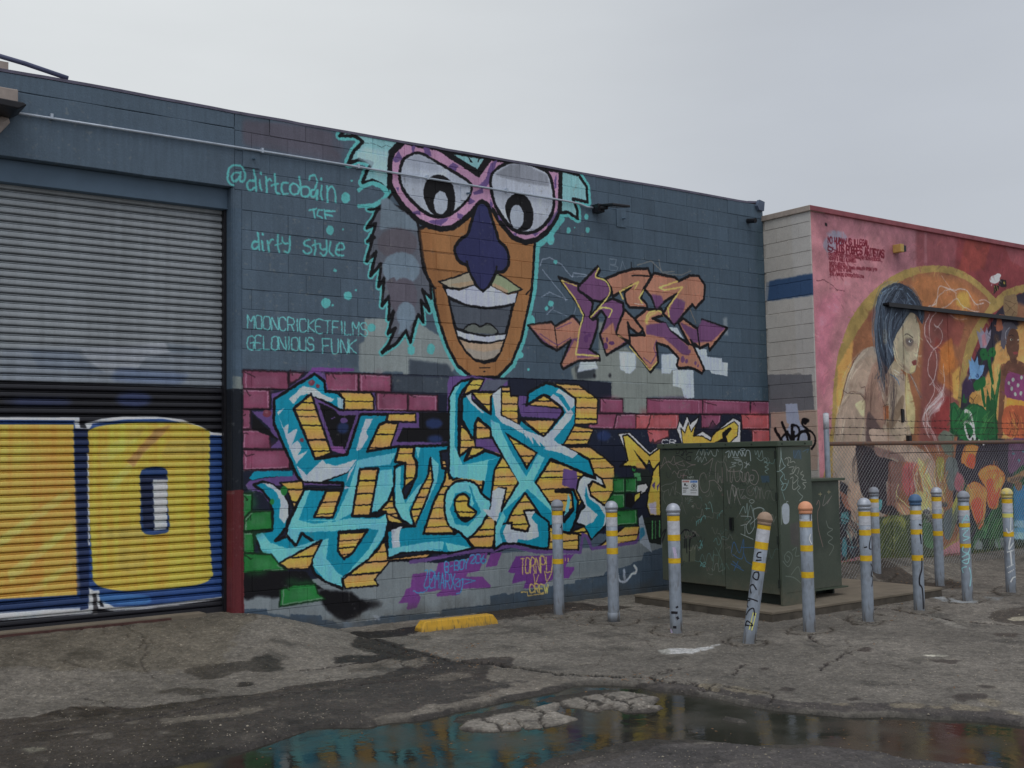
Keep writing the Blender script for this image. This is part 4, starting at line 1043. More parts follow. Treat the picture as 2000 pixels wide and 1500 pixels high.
ART_CABF = r'''
@1280,860,10
S k:2:.8 12 385,305 450,300 520,340 590,390
R k:2:.8 16 605,330 685,310 690,400 600,390
S k:2:.8 18 460,240 480,190 540,200 540,290 500,290 560,240 600,180 600,290 650,240 720,240
L k:2:.8 14 400,200 410,260 460,250
S 136/118/120:1:.9 10 85,500 130,480 180,330 230,470 300,570
S 136/118/120:1:.9 10 90,560 200,430 300,420 360,310 380,430 450,560
S 136/118/120:1:.9 10 250,400 350,480 420,440 540,400
S 136/118/120:1:.9 10 400,440 480,480 570,500 530,440
S 136/118/120:1:.9 10 600,420 700,470 780,475 700,490 620,530
S 136/120/120:1:.9 10 330,650 370,600 420,660 460,600 430,700 480,730 500,640
L 136/120/120:1:.9 10 460,590 620,565
L 130/100/104:1:.9 12 500,690 610,690
L 130/100/104:1:.9 12 540,640 550,750
L 130/100/104:1:.9 10 570,660 520,740
S 128/124/122:1:.8 9 110,910 200,860 300,850 400,800 400,870 380,1000
S 128/124/122:1:.8 9 250,960 280,1080 340,900 380,1060 400,920
S 128/124/122:1:.8 9 100,920 150,1000 250,960
S 128/124/122:1:.8 9 180,990 150,1120 200,1240
S 128/124/122:1:.8 9 400,1000 500,1060 520,1180 480,1300
S 128/124/122:1:.7 8 520,1200 560,1340 600,1450
T 120/120/116 8 580,1200 740,1190 80 MIE
S 150/160/160 11 800,290 860,180 900,290 940,150 960,300 1010,160 1030,290 1080,200 1120,290 1180,300 1200,180 1230,220
S 150/160/160 10 770,380 830,310 830,420 880,330 900,430 960,320 1000,400
E 40/56/56 890,190,26,26 1010,210,24,26
S 138/124/124:1:.9 12 940,480 1020,440 1120,350 1090,480 1050,700
S 138/124/124:1:.9 12 1000,760 960,640 880,680 860,850 900,980 960,1020 1040,960 1060,780
S 138/124/124:1:.9 12 1190,420 1170,560 1180,760
S 138/124/124:1:.9 12 1040,800 1140,780 1210,840 1290,950 1270,990 1220,900
S 138/124/124:1:.9 12 1220,640 1220,830 1260,700 1290,830
S 138/124/124:1:.9 12 1300,530 1310,830
S 138/124/124:1:.9 12 1390,560 1400,800
S 138/124/124:1:.9 12 1350,420 1420,600 1480,540
L 110/80/80 8 1290,1050 1330,1050
L 110/80/80 8 1290,1075 1330,1075
S 110/150/150 11 970,1240 1000,1280 1000,1360
L 110/150/150 11 970,1330 1060,1330
S 110/150/150 11 1040,1230 1060,1200 1090,1260 1120,1410
E 160/165/160 730,1290,24,20
T 175/180/178 8 620,745 745,742 34 T-4717
@1420,860,10
S 160/172/176 16 -30,240 40,210 20,330 60,300 90,200 130,310 150,210 200,310 230,210 290,310 300,220 350,310 380,200 440,220 460,400
S 160/172/176 14 250,190 300,160 350,180 300,205 250,190
L 150/160/164 14 100,330 230,340
L 150/160/164 14 140,370 260,370
L 150/160/164 14 170,390 280,400
S 140/150/150 14 80,430 180,440 100,470 160,500 50,530
S 140/150/150 14 280,470 240,480 210,440 250,410 290,430 300,520 260,600 300,630
L 150/156/156 13 380,410 370,540
L 150/156/156 13 330,430 445,485
L 150/156/156 13 430,440 340,540
S 138/124/124:1:.9 13 60,600 60,780 90,820 110,700 130,560 150,740 190,810 250,740 240,620
S 138/124/124:1:.9 13 20,600 150,610 250,600 300,640 290,780 340,800 350,640
S 138/124/124:1:.9 13 360,800 380,640 420,640 430,800
S 138/124/124:1:.9 13 450,820 450,690 520,690 510,770 460,780
S 138/124/124:1:.9 13 490,580 560,600 610,700 600,800 540,870 460,830
S 130/150/150:1:.9 12 540,200 560,280 600,200 620,330 680,200 700,340
S 130/150/150:1:.9 12 580,340 660,400 740,340 780,400 720,440
S 130/150/150:1:.9 12 720,400 800,480 740,520 810,560 740,600 780,650
S 118/128/124:1:.8 10 790,330 830,420 800,470
P 44/66/90:10:.6 650,690 820,690 830,820 680,830
S 136/128/128:1:.9 13 0,980 40,1240 60,1080 100,860 140,1100 180,940 140,1220
S 136/128/128:1:.9 13 100,880 160,920 200,1100 260,1260
L 110/104/104 12 240,970 340,955
L 110/104/104 12 320,980 270,1090
L 110/104/104 12 290,1110 360,1110
L 110/104/104 12 290,1140 360,1140
Q 150/160/160 12 430,1190 480,1155 530,1190 480,1230
S 112/106/106:1:.8 12 480,870 390,940 400,1050 480,1080 540,980
S 112/106/106:1:.8 12 550,900 560,1140 620,920 640,1140 660,920 720,1140 760,1000 840,990
S 130/150/150 12 240,1440 320,1290 360,1420 390,1230 400,1500
S 130/150/150 12 400,1500 460,1260 520,1500
S 130/150/150 12 500,1370 600,1310 700,1330 740,1400 680,1500
@1260,840,3.75
S 150/158/158 5 700,630 780,640 740,700 760,760 800,700 790,570
S 150/158/158 5 770,690 860,600 850,570 800,575
L 150/158/158 5 700,700 740,690
L 150/158/158 5 730,700 730,770
L 150/158/158 5 700,760 790,800
S 50/86/130 6 630,900 650,820 690,900 720,800 710,940 640,910
S 50/86/130 6 700,860 800,860
L 50/86/130 6 720,900 740,960 800,1000
L 50/86/130 6 630,980 720,1030
L 50/86/130 6 680,960 650,1030
L 50/86/130 6 640,960 700,1010
S 94/120/112:1:.8 4 530,780 560,840 540,900 560,960 570,1060
S 94/120/112:1:.8 4 500,880 500,960 490,1040
S 94/120/112:1:.8 4 515,860 540,920 530,1000
T 90/150/150 4 370,700 480,620 40 mnu
T 90/150/150 4 400,860 420,860 50 24
L 90/150/150 4 390,860 410,870
L 90/150/150 4 400,960 440,1000
T 90/150/150 4 400,1000 445,1000 30 A2
T 90/150/150 3 520,660 570,600 30 in
S k:1:.9 14 110,780 150,730 110,860
S k:1:.9 12 260,760 300,730 370,770 330,800 320,960
S k:1:.9 12 290,780 290,890
P 74/80/66:2 270,870 370,850 365,960 275,970
S k:1:.9 10 300,790 305,900
S k:1:.9 10 325,790 322,960
E 90/90/80 350,560,8,6
'''
ART_CABS = r'''
@1420,860,10
S 130/150/150 11 1050,150 1060,350 1020,510
S 130/150/150 11 1065,350 1110,470 1140,500 1110,540 1010,610
P 44/64/84:6:.6 1290,190 1450,180 1460,370 1300,360
S 60/90/120 8 1300,200 1320,340 1400,200 1440,360
S 60/90/120 8 1480,220 1590,170 1560,240
S 132/136/128 12 1130,370 1180,340 1200,420 1180,480 1210,490
S 132/136/128 12 1200,330 1250,360 1230,430 1300,410 1330,440
S 132/136/128 12 1210,530 1310,520 1270,600 1300,640 1230,660
S 132/136/128 12 1350,500 1300,640 1360,540 1410,550 1380,660
S 132/136/128 12 1240,740 1290,720 1290,840 1390,740 1330,670
S 132/136/128 12 1290,820 1280,930 1320,960 1390,900
S 132/136/128 12 1440,640 1480,600 1440,660 1500,690 1460,760 1540,780
S 132/136/128 12 1550,820 1480,840 1530,900 1500,950
S 120/130/124 11 1390,780 1380,860 1430,920 1380,980 1440,1060 1480,1100 1420,1180
S 120/150/150:1:.9 12 1040,590 1100,660 1040,760 1100,860 1060,960 1130,960 1190,840 1200,780
S 120/150/150:1:.9 10 1120,660 1130,760 1160,760
S 120/150/150:1:.9 10 1060,860 1150,840 1170,880
S 120/150/150:1:.8 9 1080,1000 1100,1060 1130,1160
C 140/148/156 1075,1300 1110,1240 1170,1230 1215,1290 1220,1450 1210,1590 1150,1640 1100,1600 1075,1450
S 130/140/140 10 1160,1230 1170,1195 1195,1200
@1260,840,3.75
L 110/120/112 5 995,130 985,300
L 110/120/112 5 1000,560 1000,690
S 96/108/100:1:.8 5 1040,920 1060,940 1040,970 1020,930 1050,890 1080,930 1050,1000 1010,960
S 96/108/100:1:.8 5 1080,880 1110,860 1100,920 1130,920
S 96/108/100:1:.8 5 1030,1070 1090,1080 1140,1120
S 96/108/100:1:.8 5 1070,1060 1120,1000 1140,1060
P 70/60/64:6:.5 1060,690 1130,670 1130,860 1070,840
'''
ART_CAB2 = r'''
@1580,740,4.762
S 116/96/90 6 80,1150 70,1170 90,1130 100,1180 80,1250 90,1400 130,1560
S 110/104/100 6 150,1080 130,1180 190,1120 210,1090 170,1160
L 140/130/100 5 105,1055 105,1090
L 140/130/100 5 90,1072 120,1072
L 140/130/100 5 185,1035 185,1070
L 140/130/100 5 170,1052 200,1052
S 92/100/92 7 160,1320 180,1380 220,1400 170,1440 220,1480 180,1520 230,1560 190,1640
'''
ART_GROUND = r'''
@0,1180,2.5
# darker dirt and damp, left driveway and gutter
P 96/90/80:30:.8 -600,180 1000,60 1200,55 1400,110 1000,360 -600,440
P 62/56/52:8 -600,640 60,600 240,545 340,510 520,505 620,520 760,500 1000,470 1340,440 1400,410 1600,380 1800,370 2000,310 2500,260 2500,420 2000,420 1500,470 1000,560 500,640 -600,720
P 66/61/57:12 -600,640 2000,380 3400,400 3400,1200 -600,1200
P 104/98/88:3:.8 750,580 900,560 1080,545 1200,520 1310,520 1200,550 950,590 780,605
P 104/98/88:3:.7 580,590 700,575 660,605 590,610
P 110/106/94:2 60,725 180,705 210,720 130,745
P 100/94/86:2:.8 430,660 480,645 560,655 520,675 440,672
P 100/94/86:2:.8 210,655 480,628 430,645 210,665
P 100/94/86:2:.7 740,630 810,640 800,655 760,650
P 100/94/86:2:.8 1820,580 1890,545 2000,535 2100,530 2000,570 1870,590
P 52/48/44:3:.7 900,355 990,345 1060,330 1160,320 1300,290 1360,300 1380,335 1300,345 1180,345 1080,375 970,380
P 44/40/38:2:.9 1150,395 1220,390 1230,410 1170,412
P 54/50/46:3:.6 760,440 860,425 1000,420 1060,440 960,455 880,450 860,440 770,455
P 44/40/38:4:.9 230,545 340,512 500,515 540,540 460,565 300,575
P 40/36/34:3:.9 1610,280 1700,265 1900,262 1900,285 1700,300 1620,305
P 60/48/44:3:.7 1110,85 1200,75 1250,110 1190,120
P 130/130/124:6:.5 1180,135 1290,125 1300,150 1200,155
P 90/66/56:1:.6 850,152 950,146 940,158 850,162
X .6
S 34/30/28 8 1380,338 1600,318 1850,280 2000,235
L 36/32/30:1 5 410,470 480,485 560,520 600,500
L 40/36/34 3 600,260 690,290 710,330 690,350 740,390
L 44/40/36 3 310,250 380,290
S 40/34/32 8 -300,690 500,600 1200,480 1900,390 2500,340
X off
S 92/84/74:2:.8 6 -300,640 560,560 1200,462 1900,372 2400,330
P 116/110/100:2:.9 1160,50 1240,60 1420,95 1560,110 1660,135 1750,165 1700,150 1560,122 1440,105 1250,72 
P 110/104/96:2 1380,90 1500,95 1620,120 1760,170 1640,150 1480,110
@700,1180,2.857
P 36/32/30:4 -60,170 200,150 340,130 350,160 250,185 60,205 -40,200
P 100/94/86:4:.9 20,160 200,110 330,115 330,130 180,150 60,165
P 44/40/37:4:.9 0,205 150,210 300,260 420,290 560,330 760,350 600,350 200,330 -40,260
P 98/92/84:3 250,330 370,300 400,330 330,365 270,355
P 100/94/86:3 -60,350 200,310 240,330 150,370 -60,400
P 108/102/94:3 160,640 300,600 420,575 560,560 700,520 860,470 720,430 700,380 760,350 950,370 1100,410 1220,450 1130,470 1020,490 870,520 780,545 650,580 500,600 300,640 170,660
P 100/94/86:2:.8 350,430 430,405 520,400 560,390 640,400 600,420 470,440
P 100/94/86:2:.8 570,520 700,500 780,480 840,470 700,530 580,525
P 100/94/86:2:.8 230,500 290,485 260,510
P 100/94/86:2:.7 600,435 660,430 640,445
P 100/94/86:2:.7 500,490 545,492 540,502
P 70/66/62:2:.8 720,480 800,440 860,450 800,480
P 70/66/62:2:.8 870,440 960,435 940,455 880,452
X 1
S 24/22/20 22 500,325 640,340 760,350 1000,385 1200,410 1400,418 1600,420 1700,440 1900,465 2000,490
S 24/22/20 16 600,345 720,350 800,345
S 30/26/24 5 1600,425 1700,400 1840,365
S 30/26/24 5 -100,200 60,205 250,260 420,300 520,330
S 34/30/28 4 230,330 260,360 360,370 440,345
S 34/30/28 4 0,250 200,290 380,290
S 36/32/30 3 760,355 900,375
S 30/26/24 4 1700,440 1740,420 1850,440 1900,470
S 30/26/24 4 1630,430 1680,450 1820,455
S 30/26/24 4 1010,600 980,560 940,590
L 50/46/42 3 1210,520 1380,580 
L 50/46/42 4 970,580 1040,610 1010,660 1040,680
L 50/46/42 4 690,640 760,680 790,705
L 50/46/42 4 1100,540 1120,570
L 50/46/42 4 1350,500 1540,560
L 50/46/42 4 1470,540 1650,510
L 50/46/42 4 1500,600 1540,560
L 50/46/42 4 1520,590 1640,560
X off
P 110/105/98:1 540,690 600,650 700,635 870,600 990,570 1100,545 1200,525 1350,500 1480,480 1600,500 1700,520 1650,560 1740,570 1640,600 1500,605 1400,580 1340,605 1240,580 1150,570 1110,590 1140,610 1250,635 1130,670 1000,690 880,700 760,710 600,705
L 40/37/34 9 1210,520 1380,560
L 40/37/34 9 970,580 1040,610 1010,660 1040,680
L 40/37/34 9 690,640 760,680 790,705
L 40/37/34 9 1350,500 1540,560 1640,600
L 40/37/34 9 1470,540 1650,510
L 40/37/34 9 850,602 960,600 1030,612 1140,600
P 176/176/170:6:.7 1660,270 1800,255 1900,255 2000,240 1960,262 1850,285 1700,290
P 50/40/36:2:.7 800,135 850,133 820,142
@1300,1180,2.857
P 72/67/64:6 -200,480 200,490 400,540 600,590 800,600 1000,620 1300,620 2000,680 2000,640 1800,600 1600,590 1300,570 1000,570 700,560 500,520 250,470 0,440
P 76/72/70:10 -800,1000 -200,860 0,790 400,800 640,820 900,800 1200,830 1400,880 2200,960 2200,1400 -800,1400
P 118/110/96:2 190,460 300,455 320,470 290,490 210,480
P 118/110/96:2 320,480 400,470 560,505 600,520 500,520 380,500
P 118/110/96:2 930,570 1000,565 1010,580 960,585
P 118/110/96:2 1260,580 1380,565 1460,575 1440,600 1290,595
P 118/110/96:2 1470,590 1530,580 1540,600 1480,605
P 118/110/96:2 1570,590 1680,575 1800,600 1780,615 1600,605
P 118/110/96:2 1720,545 1850,550 1880,590 1780,580
P 118/110/96:2 1880,605 1990,615 1990,640 1900,620
P 56/50/46:3:.8 500,372 560,366 610,378 560,390 520,388
P 56/50/46:3:.8 645,490 700,478 745,488 700,505 650,503
P 56/50/46:3:.8 1450,318 1560,320 1650,325 1600,345 1500,338
P 200/196/180:2:.8 1440,298 1520,294 1600,300 1560,308 1480,308
P 56/50/46:3:.8 1000,550 1040,535 1110,550 1060,562
P 56/50/46:4:.8 1600,530 1680,515 1820,520 1800,545 1700,550 1640,570
P 56/50/46:4:.8 1740,470 1800,462 1840,480 1790,495
P 70/62/56:6:.8 1820,170 1980,175 1960,195 1830,190
P 62/56/50:8:.8 1800,90 1830,50 1940,30 2300,20 2300,120 2000,130 1860,105
P 190/182/160:5:.7 1900,92 1960,80 2300,66 2300,96 1960,104
P 176/176/176:3:.8 0,255 160,255 260,240 300,232 250,262 160,285 40,290
P 190/190/190:1 270,232 310,230 300,242
P 150/146/140:2:.6 330,208 430,205 380,215
P 150/146/138:1:.6 920,145 1030,160 1000,165
P 56/48/44:2:.8 1080,270 1120,245 1170,262 1120,280
P 140/136/128:3:.5 1440,60 1560,90 1700,150 1600,140
X .7
S 40/34/32 8 650,160 720,150 700,165 800,180 930,165
S 40/34/32 8 820,180 830,210 860,235
S 40/34/32 7 300,215 340,230 430,245 560,225 500,210
S 40/34/32 8 850,385 900,350 960,320 1000,285 1090,270
S 40/34/32 8 375,410 390,370 440,350 500,345
S 40/34/32 8 1000,95 1060,110 1180,112 1270,100
S 38/32/30 11 1150,40 1260,35 1400,65 1560,90 1620,105 1800,115 2000,135 2400,150
S 40/34/32 7 -50,400 60,375 120,362
S 40/34/32 8 0,440 180,450 200,500 280,460
S 40/34/32 7 330,470 450,490 600,520 580,560
S 50/44/40 3 1180,560 1300,570 1600,575 1850,560
X off
@1040,940,4.4125
X .5
S 46/40/36 5 -60,1180 100,1160 200,1185 350,1165
S 46/40/36 5 400,1260 480,1215 620,1240 750,1240 900,1240
S 46/40/36 5 1020,1310 1150,1330 1300,1330 1420,1305
X off
P 60/54/48:4 -600,1120 0,1080 200,1060 400,1040 560,1090 700,1080 880,1090 700,1130 400,1130 100,1150 -300,1210
P 110/106/98:3:.8 260,1050 500,1010 700,990 880,960 1100,940 1100,960 900,990 880,1070 700,1080 620,1060 400,1060
@1580,940,4.762
P 150/156/160:6:.8 1100,1080 1200,1070 1340,1100 1450,1130 1600,1120 1560,1145 1400,1150 1250,1130
P 140/146/150:8:.5 1600,1080 1800,1090 1780,1120 1650,1110
P 62/54/48:6:.8 330,880 700,900 1000,930 1150,960 1300,930 1500,980 1400,1010 1000,1000 600,960 330,930
'''
# ------------------------------------------------------------------ painted surfaces
WALL = Canvas('wall_paint', (1.8, 0, -.3), (1, 0, 0), (0, 0, 1), 10.75, 5.9, 190, COL['wall'], {'Y': 0.})
SHUT = Canvas('door_paint', (-1.2, 0, .1), (1, 0, 0), (0, 0, 1), 5.65, 4.5, 170, (122, 127, 131), {'Y': .2})
CX = 12.44
FY = float(bk(1594, 770, X=CX)[1])
PINK = Canvas('mural_paint', (CX, 0, -.2), (1, 0, 0), (0, 0, 1), 7.2, 5.7, 165, (172, 110, 118), {'Y': FY})
CREAM = Canvas('side_paint', (0, FY-.05, -.2), (0, 1, 0), (0, 0, 1), 1.3, 5.7, 150, (152, 148, 142), {'X': CX})
CABX, CABY0, CABY1 = 9.62, -2.53, -.67
CABF = Canvas('cabinet_paint', (0, CABY1+.03, .05), (0, -1, 0), (0, 0, 1), 1.95, 2.0, 300, (55, 62, 53), {'X': CABX})
CABS = Canvas('cabinet_side_paint', (CABX-.03, 0, .05), (1, 0, 0), (0, 0, 1), .6, 2.0, 300, (57, 65, 56), {'Y': CABY0})
C2Y = -2.35
CAB2 = Canvas('cabinet2_paint', (9.9, 0, 0), (1, 0, 0), (0, 0, 1), 1.0, 1.7, 300, (50, 58, 50), {'Y': C2Y})
GRD = Canvas('ground_paint', (.5, -8.2, 0), (1, 0, 0), (0, 1, 0), 18.5, 8.4, 95, (107, 102, 95), {'Z': 0.})
GRD.ragged = True; GRD.extra = np.zeros((GRD.H, GRD.W), np.float32)
WALL.run(ART_WALL)
WALL.run(r'''
@0,0,1
P 66/82/97 436,405 471,408 472,762 436,762
P 112/120/118 453,734 462,736 471,737 472,762 453,760
P 22/26/34 436,760 472,760 474,960 437,962
P 86/34/38 437,960 474,957 475,1240 437,1240
P 96/60/66:3:.5 440,1110 452,1110 452,1190 440,1190
P 56/70/84:3:.6 452,405 456,405 458,760 453,760
''')
SHUT.run(ART_SHUT); PINK.run(ART_PINK)
PINK.daubs(5200, .022, .12, .10, .55, 3)
PINK.T = (1600, 520, 4.545)
HC = [(34, 40, 54), (70, 86, 104), (96, 114, 134), (24, 26, 34), (130, 146, 160), (54, 66, 84)]
for q, n in (("700,160 580,230 520,380 500,560 520,760 560,950 590,1100", 70), ("700,160 640,220 570,330 560,560 580,760 610,900", 50), ("760,180 700,260 640,400 610,600 640,760 620,880", 40), ("780,190 860,270 900,380 905,500", 24), ("700,200 780,300 760,400 690,520 640,650", 26)): PINK.strands(q, n, HC, .008, .035)
PINK.strands("560,900 545,1000 570,1120 600,1240", 16, [(60, 64, 76), (170, 168, 160)], .007, .05)
PINK.strands("800,960 840,1060 890,1170", 12, [(90, 96, 110), (180, 176, 170)], .006, .03)
PINK.strands("430,760 320,880 260,1000 220,1120", 26, [(186, 172, 152), (150, 134, 118), (196, 184, 160)], .02, .05, .4)
PINK.strands("560,880 600,1000 580,1200 590,1400", 26, [(116, 86, 76), (140, 108, 92), (96, 72, 66)], .02, .06, .45)
PINK.strands("640,640 660,760 700,860 780,930", 10, [(120, 108, 92), (196, 186, 146)], .012, .02, .5)
PINK.strands("860,560 875,680 862,770 856,880", 8, [(206, 198, 150), (190, 180, 140)], .008, .008, .7)
PINK.strands("250,1200 220,1400 200,1600", 18, [(196, 182, 160), (140, 122, 106)], .02, .04, .4)
PINK.T = (1580, 740, 4.762)
for q in ("1060,1200 1110,1040 1060,900 1110,760", "1180,1220 1200,1060 1160,920 1200,780", "980,1200 1000,1040 980,900 1040,800", "1260,1180 1230,1020 1260,880"): PINK.strands(q, 26, [(206, 170, 80), (190, 110, 60), (214, 204, 180), (150, 70, 56), (120, 120, 66)], .011, .05, .8)
for q in ("1500,1620 1560,1450 1660,1300", "1640,1640 1680,1450 1760,1250", "1420,1300 1460,1120 1440,1000", "1760,1640 1740,1450 1800,1300", "1340,500 1420,400 1500,300", "1600,540 1640,420 1700,340"): PINK.strands(q, 26, [(30, 84, 42), (60, 124, 60), (20, 48, 30), (96, 140, 70)], .012, .07, .8)
PINK.strands("1560,900 1660,860 1760,880 1700,1000 1690,1150", 24, [(214, 130, 60), (180, 70, 44), (226, 156, 80)], .012, .04, .6)
PINK.strands("1460,1040 1540,1000 1600,1080 1580,1300", 24, [(214, 130, 60), (180, 74, 48), (226, 156, 80)], .012, .03, .6)
PINK.strands("1850,350 1900,450 1880,540", 40, [(190, 100, 50), (214, 150, 70), (110, 60, 44), (60, 36, 30)], .01, .08, .7)
PINK.strands("330,1300 420,1400 460,1560", 40, [(40, 36, 44), (90, 150, 156), (150, 120, 100), (24, 22, 28)], .012, .08, .7)
PINK.strands("660,1680 700,1500 800,1320 880,1400", 30, [(70, 84, 44), (120, 124, 56), (40, 52, 34)], .012, .06, .7)
PINK.strands("1080,1240 1100,1300 1200,1220", 40, [(50, 50, 56), (180, 178, 170), (90, 90, 96)], .009, .06, .8)
PINK.T = (1600, 520, 4.545)
for q, n_ in (("500,715 400,740 310,840 250,980 215,1110 170,1300 130,1480", 8), ("210,1160 280,1120 370,1135 410,1190 412,1290", 6), ("560,1180 590,1300 570,1480", 5)): PINK.strands(q, n_, [(58, 36, 34), (84, 54, 44)], .007, .006, .7)
PINK.strands("880,450 885,600 862,690 870,770 855,830 835,940 760,950", 5, [(70, 50, 44), (98, 72, 58)], .006, .004, .7)
PINK.strands("600,900 640,1020 640,1200 620,1400", 26, [(70, 54, 54), (104, 78, 66), (50, 44, 50)], .012, .05, .6)
PINK.strands("470,1000 440,1150 430,1350", 18, [(96, 70, 60), (122, 94, 80)], .018, .05, .5)
PINK.T = (1580, 740, 4.762)
for q in ("1120,560 1060,400 1080,300 1200,180 1240,60", "1100,540 1110,360 1240,200 1160,60", "1200,700 1160,560 1080,420"): PINK.strands(q, 22, [(200, 186, 186), (176, 150, 152), (214, 206, 204)], .007, .03, .6)
PINK.strands("230,600 260,420 300,260 360,170", 14, [(186, 172, 148), (120, 98, 84)], .014, .03, .5)
PINK.strands("470,1000 460,760 520,640", 20, [(40, 32, 36), (60, 46, 48)], .02, .05, .6)
PINK.daubs(3000, .012, .06, .09, .5, 9)
CREAM.run(ART_CREAM); CABS.run(ART_CABS); CAB2.run(ART_CAB2); CABF.run(ART_CABF)
for _ in range(64):
    _x, _y = random.uniform(.1, 1.75)*300, random.uniform(.35, 1.7)*300; _n = random.randint(4, 8); _s = random.uniform(6, 16)
    CABF.line(catmull([(_x+i*_s*.8+random.gauss(0, 2), _y+random.choice((-1, 1))*_s*random.uniform(.4, 1.2)) for i in range(_n)], False, 4), random.uniform(1.1, 2.2), random.choice(((120, 116, 112), (90, 130, 130), (136, 136, 132), (104, 90, 90), (30, 34, 32))), soft=.8, al=random.uniform(.45, .9))
for cv in (CABF, CABS, CAB2):
    _v = valnoise(cv.H, cv.W, 120, 61, 5); cv.img += ((np.clip((_v-.52)*5, 0, 1)*.22)[..., None])*(np.array((92, 94, 84))-cv.img)
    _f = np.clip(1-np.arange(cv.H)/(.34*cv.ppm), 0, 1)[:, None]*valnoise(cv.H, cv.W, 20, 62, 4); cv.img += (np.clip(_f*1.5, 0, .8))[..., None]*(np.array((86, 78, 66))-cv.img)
GRD.run(ART_GROUND)
GRD.T = (700, 1180, 2.857); GRD.eval_ = .7
for q in (((1210,520),(1300,548),(1380,565)),((970,580),(1040,610),(1010,660),(1040,680)),((690,640),(760,680),(790,705)),((1350,500),(1440,540),(1540,560),(1640,598)),((1470,540),(1560,520),(1650,510)),((850,602),(960,600),(1030,612),(1140,600)),((880,640),(900,700)),((1120,545),(1130,580)),((1540,560),(1500,600)),((1300,548),(1280,585))): GRD.line(np.array([GRD.xy(p) for p in q]), .016*GRD.ppm, (44, 40, 36))
GRD.T = (0, 0, 1); GRD.eval_ = .6
for bx, by, r_ in ((1092, 1202, 44), (1199, 1216, 46), (1321, 1238, 50), (1462, 1259, 40), (1581, 1236, 44), (1696, 1216, 42), (1713, 1139, 34), (1796, 1194, 40), (1836, 1146, 36), (1890, 1175, 40), (1975, 1159, 38)):
    a0 = random.uniform(-.4, .4); P = np.array([GRD.xy((bx+r_*math.cos(t)*random.uniform(.85, 1.1), by-3+r_*.27*math.sin(t)*random.uniform(.8, 1.15))) for t in np.linspace(a0, a0+random.uniform(3.4, 5.6), 12)])
    GRD.line(catmull(P, False, 4), .02*GRD.ppm, (46, 40, 35)); GRD.eval_ = None; GRD.line(P, .09*GRD.ppm, (78, 71, 62), soft=6, al=.35); GRD.eval_ = .6
for _ in range(26):
    x, y = random.uniform(0, 2000), random.uniform(1240, 1420); q = [GRD.xy((x, y))]
    for _k in range(random.randint(3, 7)): x += random.gauss(0, 26); y += random.gauss(0, 9); y = max(y, 1215); q.append(GRD.xy((x, y)))
    GRD.eval_ = .3; GRD.line(catmull(np.array(q), False, 5), .011*GRD.ppm, (60, 54, 48), al=.75)
GRD.eval_ = None
GRD.warp(9, 22, 41); GRD.warp(5, 6, 43); PINK.warp(4, 12, 45); PINK.desat(.86); WALL.desat(.96)
_st = np.repeat(valnoise(WALL.H//14+1, WALL.W, 5, 71, 4), 14, 0)[:WALL.H]; WALL.img *= (1+(_st-.5)*.13)[..., None]
_sp = valnoise(WALL.H, WALL.W, 7, 72, 3); _wm = valnoise(WALL.H, WALL.W, 90, 73, 4); WALL.img += (np.clip((_sp-.70)*9, 0, 1)*np.clip((_wm-.45)*5, 0, 1)*.35)[..., None]*(np.array((112, 112, 108))-WALL.img)
_zz = (np.arange(WALL.H)/WALL.ppm-.3)[:, None]; _g = valnoise(WALL.H, WALL.W, 26, 74, 5); WALL.img += (np.clip((.22-_zz)*4+(_g-.5)*1.6, 0, 1)*.55)[..., None]*(np.array((62, 60, 56))-WALL.img)
WALL.warp(1.6, 5, 75)
_s2 = np.repeat(valnoise(SHUT.H//18+1, SHUT.W, 9, 76, 4), 18, 0)[:SHUT.H]; SHUT.img *= (1+(_s2-.5)*.16)[..., None]; SHUT.desat(.93); CREAM.warp(2, 8, 47)
vg = valnoise(PINK.H, PINK.W, 30, 51, 4); PINK.img *= (1+(vg-.5)*.34)[..., None]
for _r in range(28):
    for _c in range(28):
        _z0 = 2.72+(_r-14)*.2032+.3; _x0 = 4.5847-1.8+(_c-1)*.4064-(0 if (_r-14) % 2 else .2032)
        if _x0 > 2.4: WALL.img[max(int(_z0*190), 0):max(int((_z0+.2032)*190), 0), int(_x0*190):int((_x0+.4064)*190)] *= 1+rng.normal(0, .022)
# joints between blocks catch a darker line of grime
PUD = [(-500,1640),(0,1512),(332,1494),(472,1468),(560,1440),(616,1420),(720,1420),(756,1411),(822,1407),(868,1397),(889,1390),(945,1379),(980,1371),(1050,1357),(1095,1348),(1127,1337),(1190,1337),(1246,1341),(1277,1348),(1316,1351),(1338,1355),(1405,1365),(1447,1376),(1510,1386),(1580,1393),(1650,1400),(1755,1399),(1825,1404),(1912,1407),(2000,1418),(2400,1440),(2400,1560),(1912,1495),(1790,1488),(1720,1470),(1615,1460),(1524,1465),(1440,1453),(1370,1450),(1300,1450),(1260,1456),(1207,1467),(1137,1481),(1085,1497),(1000,1540),(700,1640)]
ISL = [(540,690),(600,650),(700,635),(870,600),(990,570),(1100,545),(1200,525),(1350,500),(1480,480),(1600,500),(1700,520),(1650,560),(1740,570),(1640,600),(1500,605),(1400,580),(1340,605),(1240,580),(1150,570),(1110,590),(1140,610),(1250,635),(1130,670),(1000,690),(880,700),(760,710),(600,705)]
SMALL = [[(350,738),(390,728),(440,735),(400,745)],[(310,825),(360,818),(410,825),(360,832)],[(1480,350),(1520,346),(1540,352),(1500,358)]]
wet = np.zeros((GRD.H, GRD.W), np.float32)
def mask(P):
    c = GRD.cover(np.array(P)); m = np.zeros_like(wet)
    if c: m[c[1]:c[1]+c[2].shape[0], c[0]:c[0]+c[2].shape[1]] = c[2]
    return m
